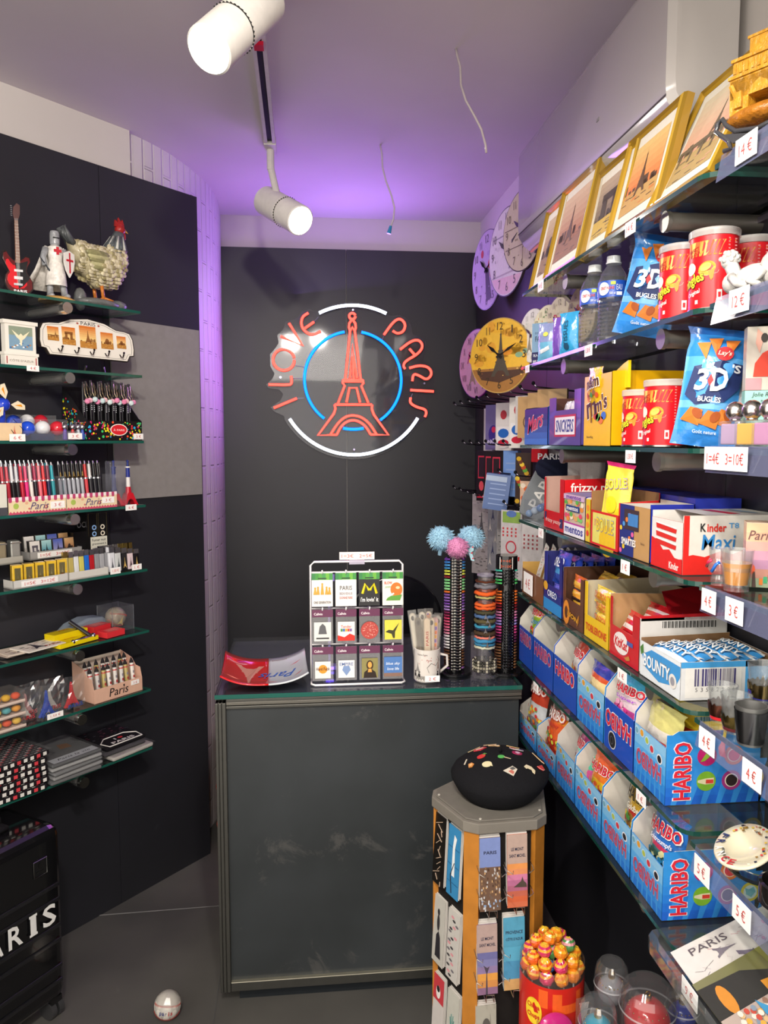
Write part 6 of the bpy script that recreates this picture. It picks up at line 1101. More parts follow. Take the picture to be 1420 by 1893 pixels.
# ---------------------------------------------------------------- second shelf
z = SZR[1]
def waterbottle(y, label, x=.664):
    t = thing('water_bottle', label, 'bottle', (x, y, z + .001), RR, 'water bottles on the second shelf'); k = .93; prof = [(0, .003), (.024, 0), (.031, .006), (.032, .014)]
    for q in range(9): prof += [(.0305, .018 + q * .009), (.0325, .0225 + q * .009)]
    prof += [(.0315, .1), (.0325, .104), (.0325, .14), (.031, .146), (.026, .16), (.017, .176), (.0125, .184), (.0125, .189)]
    m = MB('tumbler', '#e6ecf0'); m.lathe([(r_ * .985, h * k) for r_, h in prof], 28); m.build('shell', t, True)
    m = MB('gloss', '#eceef0'); m.lathe([(0, .2 * k), (.0145, .2 * k), (.0150, .196 * k), (.0150, .187 * k), (.0165, .186 * k), (.0165, .183 * k), (0, .183 * k)], 22); m.build('cap', t, 40)
    m = MB('card', '#1f4fb4'); m.lathe([(.0322, .104 * k), (.0322, .141 * k)], 28); m.build('label_band', t, True)
    m = MB('paper'); m.cr = .0328; a = .018; m.disc(a, .123 * k, .013, .014, -.0006, '#e8eef4', n=18); m.text('CRISTALINE', a + .008, .124 * k, .03, .006, -.0012, '#c8403c', bold=.04); m.rect(a + .016, .131 * k, a + .026, .138 * k, -.0009, '#b8d84a'); m.text('50 cl', a + .02, .112 * k, .012, .005, -.0009, '#e8eef4', bold=.03); m.text('EAU', a + .034, .125 * k, .012, .012, -.0009, '#dfe6f2'); m.rect(a + .028, .107 * k, a + .04, .115 * k, -.0009, '#dfe6f2')
    m.build('label_print', t); return t
waterbottle(1.765, 'clear plastic water bottle with blue label beside the cyan packets'); waterbottle(1.675, 'clear plastic water bottle with blue label next to the blue crisp bag', .672); waterbottle(1.72, 'clear plastic water bottle standing behind the two front bottles', .742)
def bugart(m, w_, h, f):
    for x, q, a in ((-.22, .80, .4), (-.05, .84, .1), (.2, .83, -.6)): blob(m, [(x * w_ - .010, q * h + .012), (x * w_ + .012, q * h + .014), (x * w_ + .004 + a * .01, q * h - .016)], f, '#d87a2c', .0006)
    blob(m, oval(.12 * w_, .78 * h, w_ * .13, h * .06), f, '#c42a30', .0008); wraptext(m, "Lay's", .12 * w_, .78 * h, w_ * .2, h * .05, lambda a, b: f(a, b) - .0008, '#f4ead8', shear=.2)
    blob(m, [(-.38 * w_, .42 * h), (-.30 * w_, .66 * h), (.1 * w_, .72 * h), (.42 * w_, .70 * h), (.40 * w_, .50 * h), (.22 * w_, .38 * h), (-.2 * w_, .34 * h)], f, '#1c2c5e', .0006)
    wraptext(m, '3', -.16 * w_, .55 * h, w_ * .22, h * .18, lambda a, b: f(a, b) - .001, '#f2f4f6', .06, .2, .1); wraptext(m, 'D', .10 * w_, .56 * h, w_ * .26, h * .19, lambda a, b: f(a, b) - .001, '#f2f4f6', .06, .1, .1); wraptext(m, "'S", .32 * w_, .66 * h, w_ * .13, h * .07, lambda a, b: f(a, b) - .001, '#f2f4f6', .06); blob(m, [(-.03 * w_, .60 * h), (.02 * w_, .55 * h), (-.03 * w_, .50 * h), (-.07 * w_, .55 * h)], f, '#c8242c', .0024)
    wraptext(m, 'BUGLES', .0, .39 * h, w_ * .34, h * .045, lambda a, b: f(a, b) - .0012, '#f2f4f6', .05)
    for x, q, r_ in ((-.22, .24, .8), (.05, .22, -.5), (.24, .24, .3)): blob(m, [(x * w_ - .018, q * h - .006), (x * w_ - .004, q * h + .016), (x * w_ + .016, q * h + .012), (x * w_ + .012, q * h - .014)], f, '#c8742a', .0007); blob(m, oval(x * w_ + .008, q * h + .006, .007, .010, rot=r_), f, '#9c4a18', .0012)
    wraptext(m, 'Goût nature', .0, .12 * h, w_ * .36, h * .03, lambda a, b: f(a, b) - .0006, '#dce8f4', .02)
BL = ('#2f80d0', [(.12, '#3a8cd8'), (.3, '#6fb0e8'), (.36, '#3f92dc'), (.62, '#58a4e4'), (.72, '#2f84d4'), (.88, '#1d58a4')])
candybag('crisp_bag', 'blue crisp bag with 3D letters and twisted dark top on the second shelf', (.68, 1.548, z + .002), -R(38), .118, .196, BL, bugart, (.0, .22), 'crisp bag', 'blue crisp bags', .026, 1, twist=.12)
def crisptub(loc, label, rz=RR, h=.122):
    t = thing('crisp_tub', label, 'crisp tub', loc, rz, 'red crisp tubs'); r_ = .0375; m = MB('card', '#c8141e'); m.lathe([(0, .001), (r_, .001), (r_, .004), (r_, h - .012)], 40); m.build('tub', t, 50)
    m = MB('frost', '#e8e4e0'); m.lathe([(r_ - .001, h - .013), (r_ + .002, h - .012), (r_ + .0022, h - .002), (r_ + .001, h), (r_ - .003, h), (r_ - .004, h - .003), (0, h - .003)], 40); m.build('lid', t, 50); m = MB('metal', '#c9c5c0'); m.lathe([(r_ + .0012, 0), (r_ + .0012, .003)], 40); m.build('rim', t, True)
    m = MB('paper'); m.cr = r_ + .0003
    for q in range(9): a = -.03 + q * .0075; m.pz([(a, h * .66), (a + .004, h * .66), (a * 1.25 + .012 + .002 * q, h * .84), (a * 1.25 + .004, h * .84)], -.0003, ('#e8862c', '#f0b45c', '#e05a28')[q % 3])
    m.text('PERFECT', -.018, h * .74, .022, .006, -.0008, '#8a2018', bold=.03, rot=.25); m.text('FLAVOUR', -.016, h * .69, .022, .005, -.0008, '#8a2018', bold=.02, rot=.25)
    m.text('Pringles', -.022, h * .35, .05, .021, -.0010, '#e8d828', bold=.05, shear=.1, rot=.28, out='#1d1a14', ow=.05); m.text('Original', -.016, h * .21, .026, .009, -.0010, '#f2e8e0', shear=.2, rot=.25, bold=.02)
    m.disc(-.024, h * .52, .011, .010, -.0006, '#e9dccb', n=20); m.disc(.006, h * .50, .014, .011, -.0006, '#e8932c', n=20, a=.4); m.pz([(.008, h * .46), (.018, h * .5), (.016, h * .38), (.013, h * .35), (.011, h * .38)], -.0008, '#d9801f'); m.disc(.004, h * .52, .009, .006, -.0009, '#f0b450', n=16, a=.4)
    m.tube([(-.008, -.0006, h * .46), (.006, -.0006, h * .41), (.022, -.0006, h * .44), (.024, -.0006, h * .47)], .0004, 4, '#f0a8a0')
    m.rect(-.012, .010, -.007, .016, -.0006, '#ede6e0'); m.rect(.022, .014, .030, .030, -.0006, '#dfd0cc'); m.rect(.024, .018, .028, .026, -.0009, '#c8141e')
    for q in range(13): m.rect(.038, h * .36 + q * .0052, .056, h * .36 + q * .0052 + .0022, -.0004, '#d88a88')
    m.build('print', t); return t
crisptub((.668, 1.245, z + .001), 'red crisp tub at the end of the second shelf beside the white figurines', RR + .65, .128); crisptub((.664, 1.345, z + .001), 'red crisp tub between the blue bag and the end tub on the second shelf', RR + .55, .128); crisptub((.755, 1.285, z + .001), 'red crisp tub in the rear of the second shelf', RR + .3, .128)
t = thing('face_mask_box', 'blue grey box printed FACE MASK CE beside the small clocks', 'box', (.640, 2.17, z + .001), -R(50)); m = MB('card', '#7f9fbe'); m.bx(0, .095, 0, .045, 0, .115); m.build('carton', t); m = MB('paper'); m.rect(0, .0, .095, .036, -.0006, '#2a2858'); m.text('FACE MASK', .046, .072, .07, .014, -.0010, '#2e3450', bold=.02); m.text('DISPOSABLE', .035, .088, .05, .005, -.0010, '#4a5a7a'); m.text('75,9 mm', .018, .026, .026, .008, -.0012, '#dfe4ee', bold=.03); m.text('CE', .05, .026, .012, .009, -.0012, '#dfe4ee', bold=.03); m.text('BFE 98%', .018, .010, .026, .008, -.0012, '#dfe4ee', bold=.03); m.rect(.038, .004, .093, .017, -.001, '#b8c4d4'); m.rect(.05, .1, .085, .114, -.0008, '#b09468'); m.build('print', t)
for k, (y, x, c, c2, lb) in enumerate(((2.055, .645, '#6fb4d8', '#8f9acb', 'pale blue tissue packet with white tag beside the face mask box'), (1.955, .645, '#7a52b8', '#c05a9a', 'violet tissue packet squeezed between blue ones'), (1.93, .665, '#6a8ad0', '#a07ad0', 'lilac and blue tissue packet on the second shelf'), (1.875, .645, '#38a4dc', '#2f94d0', 'bright cyan tissue packet with dark symbols beside the water bottle'))):
    t = candybag('tissue_packet', lb, (x, y, z + .001), -R(60), .062 if k != 1 else .04, .10, (c, [(.5, c2 if k in (0, 2) else c)]), (lambda m, w_, h, f: (wraptext(m, 'TISSUES', .0, h * .5, h * .6, w_ * .2, f, '#1c4a6a', .02, 0, PI / 2), blob(m, oval(.0, h * .18, .008, .008), f, '#1c4a6a', .0006))) if k == 3 else (lambda m, w_, h, f: (blob(m, oval(.008, h * .7, .008, .006), f, '#d8d860', .0006), blob(m, [(-.01, h * .2), (.02, h * .3), (.018, h * .4), (-.012, h * .3)], f, '#dfe4ea', .0006))) if k == 0 else None, (0, 0), 'tissue packet', 'tissue packets', .012, k + 3)
# ---------------------------------------------------------------- third shelf
z = SZR[2]
def marsart(m, W, h):
    for q in range(6): m.rect(0, h * q / 6, W, h * (q + 1) / 6, -.0005, ('#3f74c8', '#3564b4', '#2c529c', '#273f84', '#2b2c74', '#3b2378')[q])
    m.text('Mars', W * .48, h * .62, W * .7, h * .42, -.0010, '#c83a5a', shear=.35, bold=.05, rot=.16, out='#e8c8d0', ow=.02)
cartbox('chocolate_display', 'dark blue display box with red Mars lettering on the third shelf', 2.20, 1.99, z, '#2c4c98', .098, .105, .15, inner='#3a3050', front=marsart)
def snart(m, W, h): m.rect(W * .18, h * .24, W * .86, h * .86, -.0006, '#b8304a'); m.rect(W * .21, h * .30, W * .83, h * .80, -.0009, '#e9e4e8'); m.text('SNICKERS', W * .52, h * .55, W * .56, h * .36, -.0014, '#2a3a8c', bold=.04, shear=.15)
t = cartbox('chocolate_display', 'violet blue display box with SNICKERS panel beside the yellow chocolate box', 1.975, 1.745, z, '#4a3f88', .085, .125, .15, inner='#5a3a34', front=snart, sf=[(0, .118), (.002, .118), (.15, .12)], sn=[(0, .13), (.002, .13), (.15, .13)])
for b_ in ((0, .05, -.0005, .001, .085, .118), (.185, .23, -.0005, .001, .085, .130)): m = MB('card', '#5a3f90'); m.bx(*b_); m.build('front_pillar', t)
for k in range(3): candybag('chocolate_bar', 'brown chocolate bar wrapper with blue white end, %s in the violet display' % WP[k], (.66, 1.92 - k * .04, z + .06), RR, .036, .05, ('#4a2a24', [(.4, '#c03048'), (.55, '#d8d0dc')]), None, (-.1, 0), 'chocolate bar', 'bars in the violet display', .010, k)
def mmart(m, W, h):
    m.text('m', W * .30, h * .52, W * .34, h * .22, -.0010, '#4a2418', bold=.06, shear=-.0, rot=.2, out='#f2e8dc', ow=.05); m.text("m's", W * .66, h * .60, W * .42, h * .22, -.0010, '#4a2418', bold=.06, rot=.2, out='#f2e8dc', ow=.05)
    m.disc(W * .2, h * .68, W * .07, h * .05, -.0008, '#d8784a'); m.text('36x45g', W * .25, h * .12, W * .25, h * .04, -.0008, '#6a5220', bold=.02)
    for x, q, c in ((.66, .36, '#d9702c'), (.76, .42, '#3a6ac0'), (.48, .42, '#b8382c'), (.56, .40, '#5a9a3a')): m.disc(W * x, h * q, W * .09, h * .055, -.0014, c)
t = cartbox('chocolate_display', 'tall yellow chocolate box with brown m&m lettering on the third shelf', 1.725, 1.57, z, '#e8b40c', .152, .155, .17, inner='#8a6a30', front=mmart, cols='#dca60a')
m = MB('matte', '#7a4a20'); m.rect(.045, .05, .052, .145, -.0018); m.build('slot', t)
t2 = candybag('chocolate_pouch', 'yellow chocolate pouch lettered m&m pulled up out of the yellow box', (.634, 1.665, z + .085), RR, .085, .085, ('#e8b818', [(.55, '#ecc020'), (.9, '#f0d02c')]), lambda m, w_, h, f: (wraptext(m, 'm&m', .0, h * .62, w_ * .8, h * .3, lambda a, b: f(a, b) - .001, '#4a2418', .06, 0, .15, '#f2e8dc'), [blob(m, oval(w_ * (-.3 + .15 * q), h * .3 + .006 * (q % 2), .007, .006), f, ('#b8382c', '#d9a02c', '#4a8a3a', '#8a5a2c', '#c8501c')[q], .0008) for q in range(5)]), (.0, .03), 'chocolate pouch', None, .008, 4)
m = MB('card', '#f0cc18'); t3 = thing('chocolate_pouch', 'second yellow pouch with folded corner behind the first at the top of the yellow box', 'chocolate pouch', (.66, 1.60, z + .12), RR); m.prism([(-.045, 0), (.045, .0), (.045, .055), (.02, .05), (-.045, .03)], 0, .006); m.build('pouch', t3)
crisptub((.668, 1.50, z + .001), 'red crisp tub against the yellow chocolate box on the third shelf', RR + .4, .110); crisptub((.668, 1.402, z + .001), 'red crisp tub in the middle of the third shelf', RR + .55, .122); crisptub((.735, 1.33, z + .001), 'red crisp tub partly hidden behind the blue crisp bag on the third shelf', RR + .3, .122)
candybag('crisp_bag', 'blue crisp bag with 3D letters leaning on the end of the third shelf', (.668, 1.262, z + .002), -R(30), .104, .196, BL, bugart, (-.05, .12), 'crisp bag', 'blue crisp bags', .03, 2, twist=.05)
candybag('crisp_bag', 'second blue crisp bag behind, only its grey foil edge showing', (.735, 1.235, z + .002), -R(20), .10, .17, ('#8a8c90', [(.5, '#77797e')]), None, (-.05, .15), 'crisp bag', 'blue crisp bags', .02, 3)
# ---------------------------------------------------------------- fourth shelf
z = SZR[3]
t = thing('clear_gift_box', 'clear cube box of blue glass trinkets at the clock end of the fourth shelf', 'box', (.632, 2.195, z + .001), RR); m = MB('film', '#dfe6ee'); m.bx(0, .17, 0, .12, 0, .058); m.build('lid', t)
for q in range(12): 
    if q == 0: m = MB('gloss', '#7f9cc0')
    m.ball((.02 + .013 * q, .01 + .02 * (q % 4), .018 + .012 * (q % 3)), .011, 8, 6, ('#7f9cc0', '#a9b8c9', '#5a7aa8')[q % 3])
m.build('trinkets', t, True); t.children[1]['kind'] = 'stuff'
def frz(m, W, h): m.text('frizzy pazzy', W * .5, h * .45, W * .78, h * .28, -.0010, '#e8b8b0', bold=.04, shear=.2); m.rect(W * .05, h * .5, W * .14, h * .9, -.0008, '#2f2a5a'); m.rect(W * .82, h * .2, W * .97, h * .7, -.0008, '#2f2a5a')
def frzs(m, D, s): m.text('frizzy pazzy', D * .5, .108, D * .82, .028, -.0010, '#f4ece6', bold=.03)
t = cartbox('candy_display', 'red popping candy display lettered frizzy pazzy on the fourth shelf', 2.005, 1.85, z, '#c8151c', .046, .13, .175, inner='#b9968a', front=frz, side=frzs, sf=[(0, .13), (.002, .132), (.175, .135)], sn=[(0, .128), (.002, .13), (.175, .135)])
for b_ in ((0, .01, -.0004, .001, .04, .13), (.125, .155, -.0004, .001, .04, .13)): m = MB('card', '#c8151c'); m.bx(*b_); m.build('front_pillar', t)
for k in range(3): candybag('candy_sachet', 'orange and yellow popping candy sachet, %s in the red display' % WP[k], (.66 + k * .03, 1.91 - k * .0, z + .01), RR, .06, .1, ('#c8281c', [(.2, '#e87820'), (.5, '#e8b020'), (.7, '#d8381c')]), None, (-.05, .15), 'candy sachet', 'sachets in the red display', .008, k)
def mentart(m, W, h):
    m.rect(0, h * .0, W, h * .28, -.0006, '#e6e2ea'); m.text('mentos', W * .5, h * .15, W * .86, h * .17, -.0010, '#2a2f8c', bold=.05); m.rect(0, h * .28, W, h * .32, -.0008, '#b03a98')
    rn = random.Random(5)
    for q in range(26): m.disc(W * rn.uniform(.1, .9), h * rn.uniform(.38, .85), W * .08, h * .06, -.0008 - .00003 * q, ('#d8a060', '#58a848', '#d84a6a', '#e8d8c0', '#e08a3a', '#7ac06a')[q % 6], n=10)
    m.rect(W * .12, h * .60, W * .78, h * .74, -.0022, '#243c7a'); m.text('mentos', W * .45, h * .67, W * .55, h * .09, -.0028, '#f0f0f4', bold=.04); m.rect(0, h * .88, W, h, -.0022, '#c8a8c8'); m.text('mentos', W * .5, h * .94, W * .7, h * .09, -.0028, '#6a3a9c', bold=.04)
cartbox('candy_display', 'clear fronted mixed fruit roll pack lettered mentos', 1.846, 1.705, z, '#c9b4a0', .098, .1, .085, front=mentart, cols='#3a3090', inner='#8a7aa0')
cartbox('candy_display', 'narrow yellow and red carton between the fruit rolls and the sour candy display', 1.70, 1.672, z, '#e0c02c', .095, .1, .085, front=lambda m, W, h: [m.disc(W * .5, h * (.2 + .2 * q), W * .3, h * .07, -.0008, ('#d8442c', '#e88a2c')[q % 2], n=10) for q in range(4)])
def bou(m, W, h): m.rect(W * .08, h * .06, W * .92, h * .94, -.0006, '#d8cf6a'); m.disc(W * .62, h * .2, W * .28, h * .45, -.0009, '#e0b820', n=20); m.rect(0, 0, W, h * .06, -.0012, '#cf2320'); m.text('BOULE', W * .55, h * .62, W * .6, h * .38, -.0014, '#e2c42c', bold=.04, out='#8f8fb0', ow=.03); m.text('EXTRA SUR', W * .27, h * .66, W * .24, h * .2, -.0012, '#d88a78', bold=.03)
t = cartbox('candy_display', 'red and yellow sour candy display with cut-out front beside the colourful beans carton', 1.668, 1.515, z, '#cf2320', .074, .12, .085, inner='#8f6a44', front=bou, sf=[(0, .115), (.085, .12)], sn=[(0, .10), (.002, .10), (.085, .105)])
candybag('candy_pouch', 'tall pink edged yellow sour candy pouch standing in the red and yellow display', (.650, 1.585, z + .045), -R(60), .075, .135, ('#e0d070', [(.15, '#e6d24a'), (.88, '#c8286c')]), lambda m, w_, h, f: (wraptext(m, 'BOULE', .0, h * .68, w_ * .7, h * .14, lambda a, b: f(a, b) - .001, '#e8d83a', .04, 0, .2, '#9a8ab8'), blob(m, oval(-.005, h * .35, .014, .018), f, '#e8c820', .0008), blob(m, oval(-.012, h * .15, .012, .008), f, '#e0787c', .001), blob(m, oval(.015, h * .2, .010, .016), f, '#e8c820', .0009)), (.0, .12), 'candy pouch', None, .010, 6)
def smar(m, W, h):
    m.rect(0, 0, W * .5, h, -.0005, '#1f2c74'); m.rect(W * .16, h * .52, W * .66, h * .92, -.001, '#3b2c30'); m.rect(W * .3, h * .6, W * .64, h * .84, -.0014, '#3f7ab8')
    for q in range(9): m.disc(W * (.06 + .1 * (q % 5)), h * (.08 + .09 * q), W * .045, h * .05, -.0013, ('#d85a9a', '#e0c02c', '#4a90d0', '#e07a2c')[q % 4], n=10)
    m.text('SMARTIES', W * .34, h * .28, W * .5, h * .14, -.0018, '#f0ece6', bold=.06); m.text('bio', W * .8, h * .32, W * .12, h * .05, -.001, '#5a4630')
cartbox('candy_box', 'kraft and navy carton of coloured chocolate beans next to the red-white stick box', 1.508, 1.372, z, '#b98f5a', .10, .108, .085, front=smar, cols='#23309a', inner='#c9c4bc', sf=[(0, .10), (.085, .10)], sn=[(0, .108), (.085, .108)])
t = thing('candy_box', 'wide dark blue carton with red lettering behind the coloured beans carton', 'candy box', (.722, 1.78, z + .001), RR, 'open candy cartons'); m = MB('card', '#27339c'); m.bx(0, .40, 0, .09, 0, .118); m.build('carton', t); m = MB('paper'); m.text('SIESTA', .115, .104, .13, .020, -.0012, '#c82a30', bold=.05, out='#e8e4ec', ow=.05); m.build('front_print', t)
def kinf(m, W, h):
    m.rect(0, h * .55, W, h, -.0005, '#d8d4d0'); m.pz([(0, 0), (W, 0), (W, h * .3), (W * .8, h * .26), (W * .6, h * .42), (W * .4, h * .38), (W * .2, h * .55), (0, h * .6)], -.0009, '#cf1f1c'); m.rect(0, h * .28, W, h * .6, -.0004, '#dad6d2'); m.text('Kinder', W * .76, h * .12, W * .3, h * .14, -.0014, '#f2e4e0', bold=.04)
    for q in range(3): m.pz([(W * .15, h * (.90 - q * .16)), (W * .82, h * (.84 - q * .16)), (W * .80, h * (.76 - q * .16)), (W * .17, h * (.80 - q * .16))], -.0012, '#c8281f'); m.pz([(W * .15, h * (.93 - q * .16)), (W * .82, h * (.88 - q * .16)), (W * .82, h * (.85 - q * .16)), (W * .15, h * (.90 - q * .16))], -.0013, '#ece8e4')
def kins(m, D, s):
    m.rect(0, 0, D, .1, -.0002, '#cfcac2'); m.pz([(0, 0), (D, 0), (D, .03), (D * .72, .034), (D * .62, .042), (D * .5, .034), (D * .38, .04), (D * .22, .03), (D * .1, .034), (0, .03)], -.0006, '#cc2019'); m.rect(0, 0, .010, .1, -.0008, '#cc2019')
    m.text('K', .034, .080, .010, .014, -.0012, '#1c1c1c', bold=.05); m.text('inder', .058, .0795, .034, .014, -.0012, '#cc2a20', bold=.05); m.text('T8', .088, .083, .018, .009, -.0012, '#4a90c8', bold=.02); m.text('Maxi', .062, .055, .06, .026, -.0012, '#2f7ab8', bold=.02, shear=.1)
t = cartbox('candy_box', 'red and white carton with Kinder Maxi lettering at the end of the fourth shelf', 1.362, 1.245, z, '#cf1f1c', .088, .10, .175, front=kinf, side=kins, inner='#d8d4ce', cols='#cfcac2', sf=[(0, .10), (.175, .10)])
m = MB('card', '#d6d1cb'); m.poly([(0, .04, .1005), (.117, .04, .1005), (.117, .175, .1005), (0, .175, .1005)]); m.poly([(.02, .08, .101), (.1, .09, .101), (.1, .11, .101), (.02, .10, .101)], '#c82a2c'); m.poly([(.02, .13, .101), (.09, .14, .101), (.09, .15, .101), (.02, .14, .101)], '#7f9fc0'); m.build('top_flap', t)
# ---------------------------------------------------------------- fifth shelf
z = SZR[4]
t = cartbox('kraft_tray', 'brown kraft tray tagged 4 € holding upright patterned strips', 2.20, 2.0, z, '#7a4f36', .072, .08, .15, inner='#b8904c', sf=[(0, .09), (.15, .09)], sn=[(0, .074), (.15, .09)], cat='tray', group='kraft tray')
price('4 €', (.628, 2.13, z + .068), RR, .085, .058, 'large white 4 € label on the brown kraft tray')
for k in range(5):
    t = thing('patterned_strip', 'white strip with black and red prints, %s in the kraft tray' % WP[k], 'strip', (.655 + .012 * k, 2.15 - k * .025, z + .03), RR, 'strips in the kraft tray', tilt=(-.15, .35)); m = MB('card', '#cfcbc2'); m.bx(-.014, .014, 0, .0015, 0, .13); m.build('card', t); m = MB('paper'); rn = random.Random(k)
    for q in range(22): x, z_ = rn.uniform(-.011, .007), .004 + q * .0056; m.rect(x, z_, x + .005, z_ + .003, -.0006, ('#4a4846', '#9a9690', '#b8444a')[q % 3])
    m.build('print', t)
def oreo(m, W, h):
    m.rect(0, 0, W, .035, -.0006, '#2a84c8'); m.pz([(0, .03), (W, .03), (W, .05), (W * .6, .048), (0, .036)], -.0008, '#22307c'); m.disc(W * .12, .062, W * .12, .012, -.001, '#d8a02c'); m.text('OREO', W * .5, .047, W * .5, .017, -.0014, '#eef0f4', bold=.03, out='#2a5ab0', ow=.06)
t = cartbox('cookie_box', 'blue windowed cookie box lettered OREO on the fifth shelf', 1.995, 1.85, z, '#24287c', .148, .15, .175, front=oreo, inner='#2a2c6a', win=(.022, .022, .068, .15), sf=[(0, .15), (.175, .15)], sn=[(0, .14), (.002, .12), (.175, .12)])
for k in range(5): candybag('cookie_pack', 'blue cookie pack lettered OREO, %s in the cookie box' % WP[k], (.648 + k * .028, 1.92, z + .025 + (.05 if k == 0 else .04)), RR, .11, .085, ('#2a4ab0', [(.3, '#4a9ad8'), (.55, '#2f48b4')]), lambda m, w_, h, f: wraptext(m, 'OREO', .0, h * .66, w_ * .6, h * .28, lambda a, b: f(a, b) - .001, '#eef0f4', .04, 0, .05, '#24389c'), (-.2, 0), 'cookie pack', 'packs in the cookie box', .012, k)
candybag('cookie_pack', 'lower blue cookie pack lying in the window of the cookie box', (.645, 1.92, z + .02), RR, .1, .055, ('#3a3aa8', [(.4, '#5a5ac0')]), None, (-.1, 0), 'cookie pack', 'packs in the cookie box', .012, 8)
def lion(m, W, h): m.text('LION', W * .52, h * .40, W * .5, h * .2, -.0012, '#e0a42c', bold=.06, shear=.1, rot=-.1, out='#5a2c18', ow=.05); m.ring(W * .2, h * .44, W * .08, W * .16, -.0010, '#d8862c', 'paper', 14, 1.3); m.pz([(W * .72, h * .1), (W * .76, h * .5), (W * .82, h * .62), (W * .8, h * .3)], -.0012, '#b8782c')
t = cartbox('chocolate_bar_box', 'brown chocolate bar box lettered LION with orange striped wrappers', 1.842, 1.70, z, '#5c3826', .06, .135, .175, front=lion, inner='#4a2f22', win=None, sf=[(0, .132), (.175, .132)], sn=[(0, .125), (.002, .125), (.175, .12)])
for b_ in ((0, .018, -.0004, .001, .06, .132), (.12, .142, -.0004, .001, .06, .122)): m = MB('card', '#5c3826'); m.bx(*b_); m.build('front_pillar', t)
def barpile(n, label, x, y, z0, w_, h, cols, grp, art=None, seed=0, dz=.022, tilt=-.2):
    for k in range(n): candybag('chocolate_bar', label + ', %s layer from the top' % WP[n - 1 - k], (x - .004 + .003 * (k % 2), y, z0 + k * dz), RR, w_, h, cols, art, (tilt, 0), 'chocolate bar', grp, .013, seed + k, crimp=False)
barpile(4, 'orange striped dark chocolate bar in the brown box', .652, 1.772, z + .012, .122, .04, ('#3a2a28', [(.3, '#e09a2c'), (.5, '#e8b43c'), (.65, '#d8661c')]), 'bars in the brown box', seed=10)
for k in range(2): candybag('chocolate_bar', 'golden striped bar lying behind the front row of the brown box, %s one' % WP[k], (.70 + .04 * k, 1.77, z + .095), RR, .1, .04, ('#c88a20', [(.5, '#e8b840')]), None, (-.7, 0), 'chocolate bar', 'bars in the brown box', .010, 30 + k)
def tob(m, W, h): m.text('TOBLERONE', W * .5, h * .5, W * .86, h * .34, -.0012, '#c8401c', bold=.05)
t = cartbox('chocolate_bar_box', 'yellow chocolate bar box lettered TOBLERONE with cut-out front', 1.692, 1.552, z, '#e2bc18', .05, .125, .175, front=tob, inner='#b0a690', sf=[(0, .125), (.175, .13)], sn=[(0, .115), (.002, .115), (.175, .105)], cols='#c8a012')
for b_ in ((0, .014, -.0004, .001, .05, .125), (.122, .14, -.0004, .001, .05, .112)): m = MB('card', '#e2bc18'); m.bx(*b_); m.build('front_pillar', t)
barpile(3, 'yellow triangular bar lettered TOBLERONE', .654, 1.624, z + .03, .118, .038, ('#d8b020', [(.4, '#e6cc50')]), 'bars in the yellow box', lambda m, w_, h, f: wraptext(m, 'TOBLERONE', .0, h * .5, w_ * .7, h * .4, f, '#c85a2c', .04), 20, .026)
for k in range(3): candybag('chocolate_bar', 'yellow bar jumbled in the rear of the yellow box, %s one' % WP[k], (.70 + .03 * k, 1.63, z + .06), RR + .3 * (k - 1), .1, .04, ('#d8b020', [(.4, '#e6cc50')]), None, (-.8, .1), 'chocolate bar', 'bars in the yellow box', .012, 40 + k)
def kit(m, W, h): m.disc(W * .42, h * .55, W * .26, h * .36, -.0008, '#e4dcd8', n=20); m.text('KitKat', W * .42, h * .55, W * .44, h * .32, -.0014, '#c81e28', bold=.05, shear=.15); m.pz([(W * .55, h * .16), (W * .7, h * .3), (W * .74, h * .18), (W * .62, h * .1)], -.0012, '#b8803c'); m.rect(W * .62, h * .62, W * .82, h * .76, -.0010, '#4a5a9a')
t = cartbox('chocolate_bar_box', 'red chocolate bar box lettered KitKat with raised red lid', 1.545, 1.403, z, '#c01820', .062, .110, .175, front=kit, inner='#a8835a', sf=[(0, .125), (.175, .12)], sn=[(0, .103), (.002, .103), (.175, .105)], cols='#c4c0bc')
m = MB('card', '#b4161e'); m.bx(0, .010, -.0004, .001, .06, .12); m.bx(.112, .142, -.0004, .001, .06, .104); m.poly([(.142, .003, .098), (.142, .175, .1), (.142, .175, .112), (.142, .003, .108)]); m.poly([(.02, .1, .13), (.142, .06, .105), (.142, .175, .108), (.02, .175, .14)]); m.build('lid_flap', t)
m = MB('paper'); 
for q in range(30): y = .045 + q * .0036; m.poly([(.1426, y, .084), (.1426, y + .0014 + .0012 * (q % 2), .084), (.1426, y + .0014 + .0012 * (q % 2), .097), (.1426, y, .097)], '#3a3836')
m.build('barcode', t)
for k in range(5): candybag('chocolate_bar', 'red and white striped wafer bar, %s in the red box' % WP[k], (.646 + (.0 if k < 2 else .024 * k), 1.472, z + (.022 + .028 * k if k < 2 else .066)), RR + .1 * ((k % 3) - 1), .12, .05, ('#c8202c', [(.25, '#e8dcd8'), (.4, '#c8242c'), (.6, '#e4d4d0'), (.75, '#c01c24')]), None, (-.5, 0), 'chocolate bar', 'bars in the red box', .010, 50 + k)
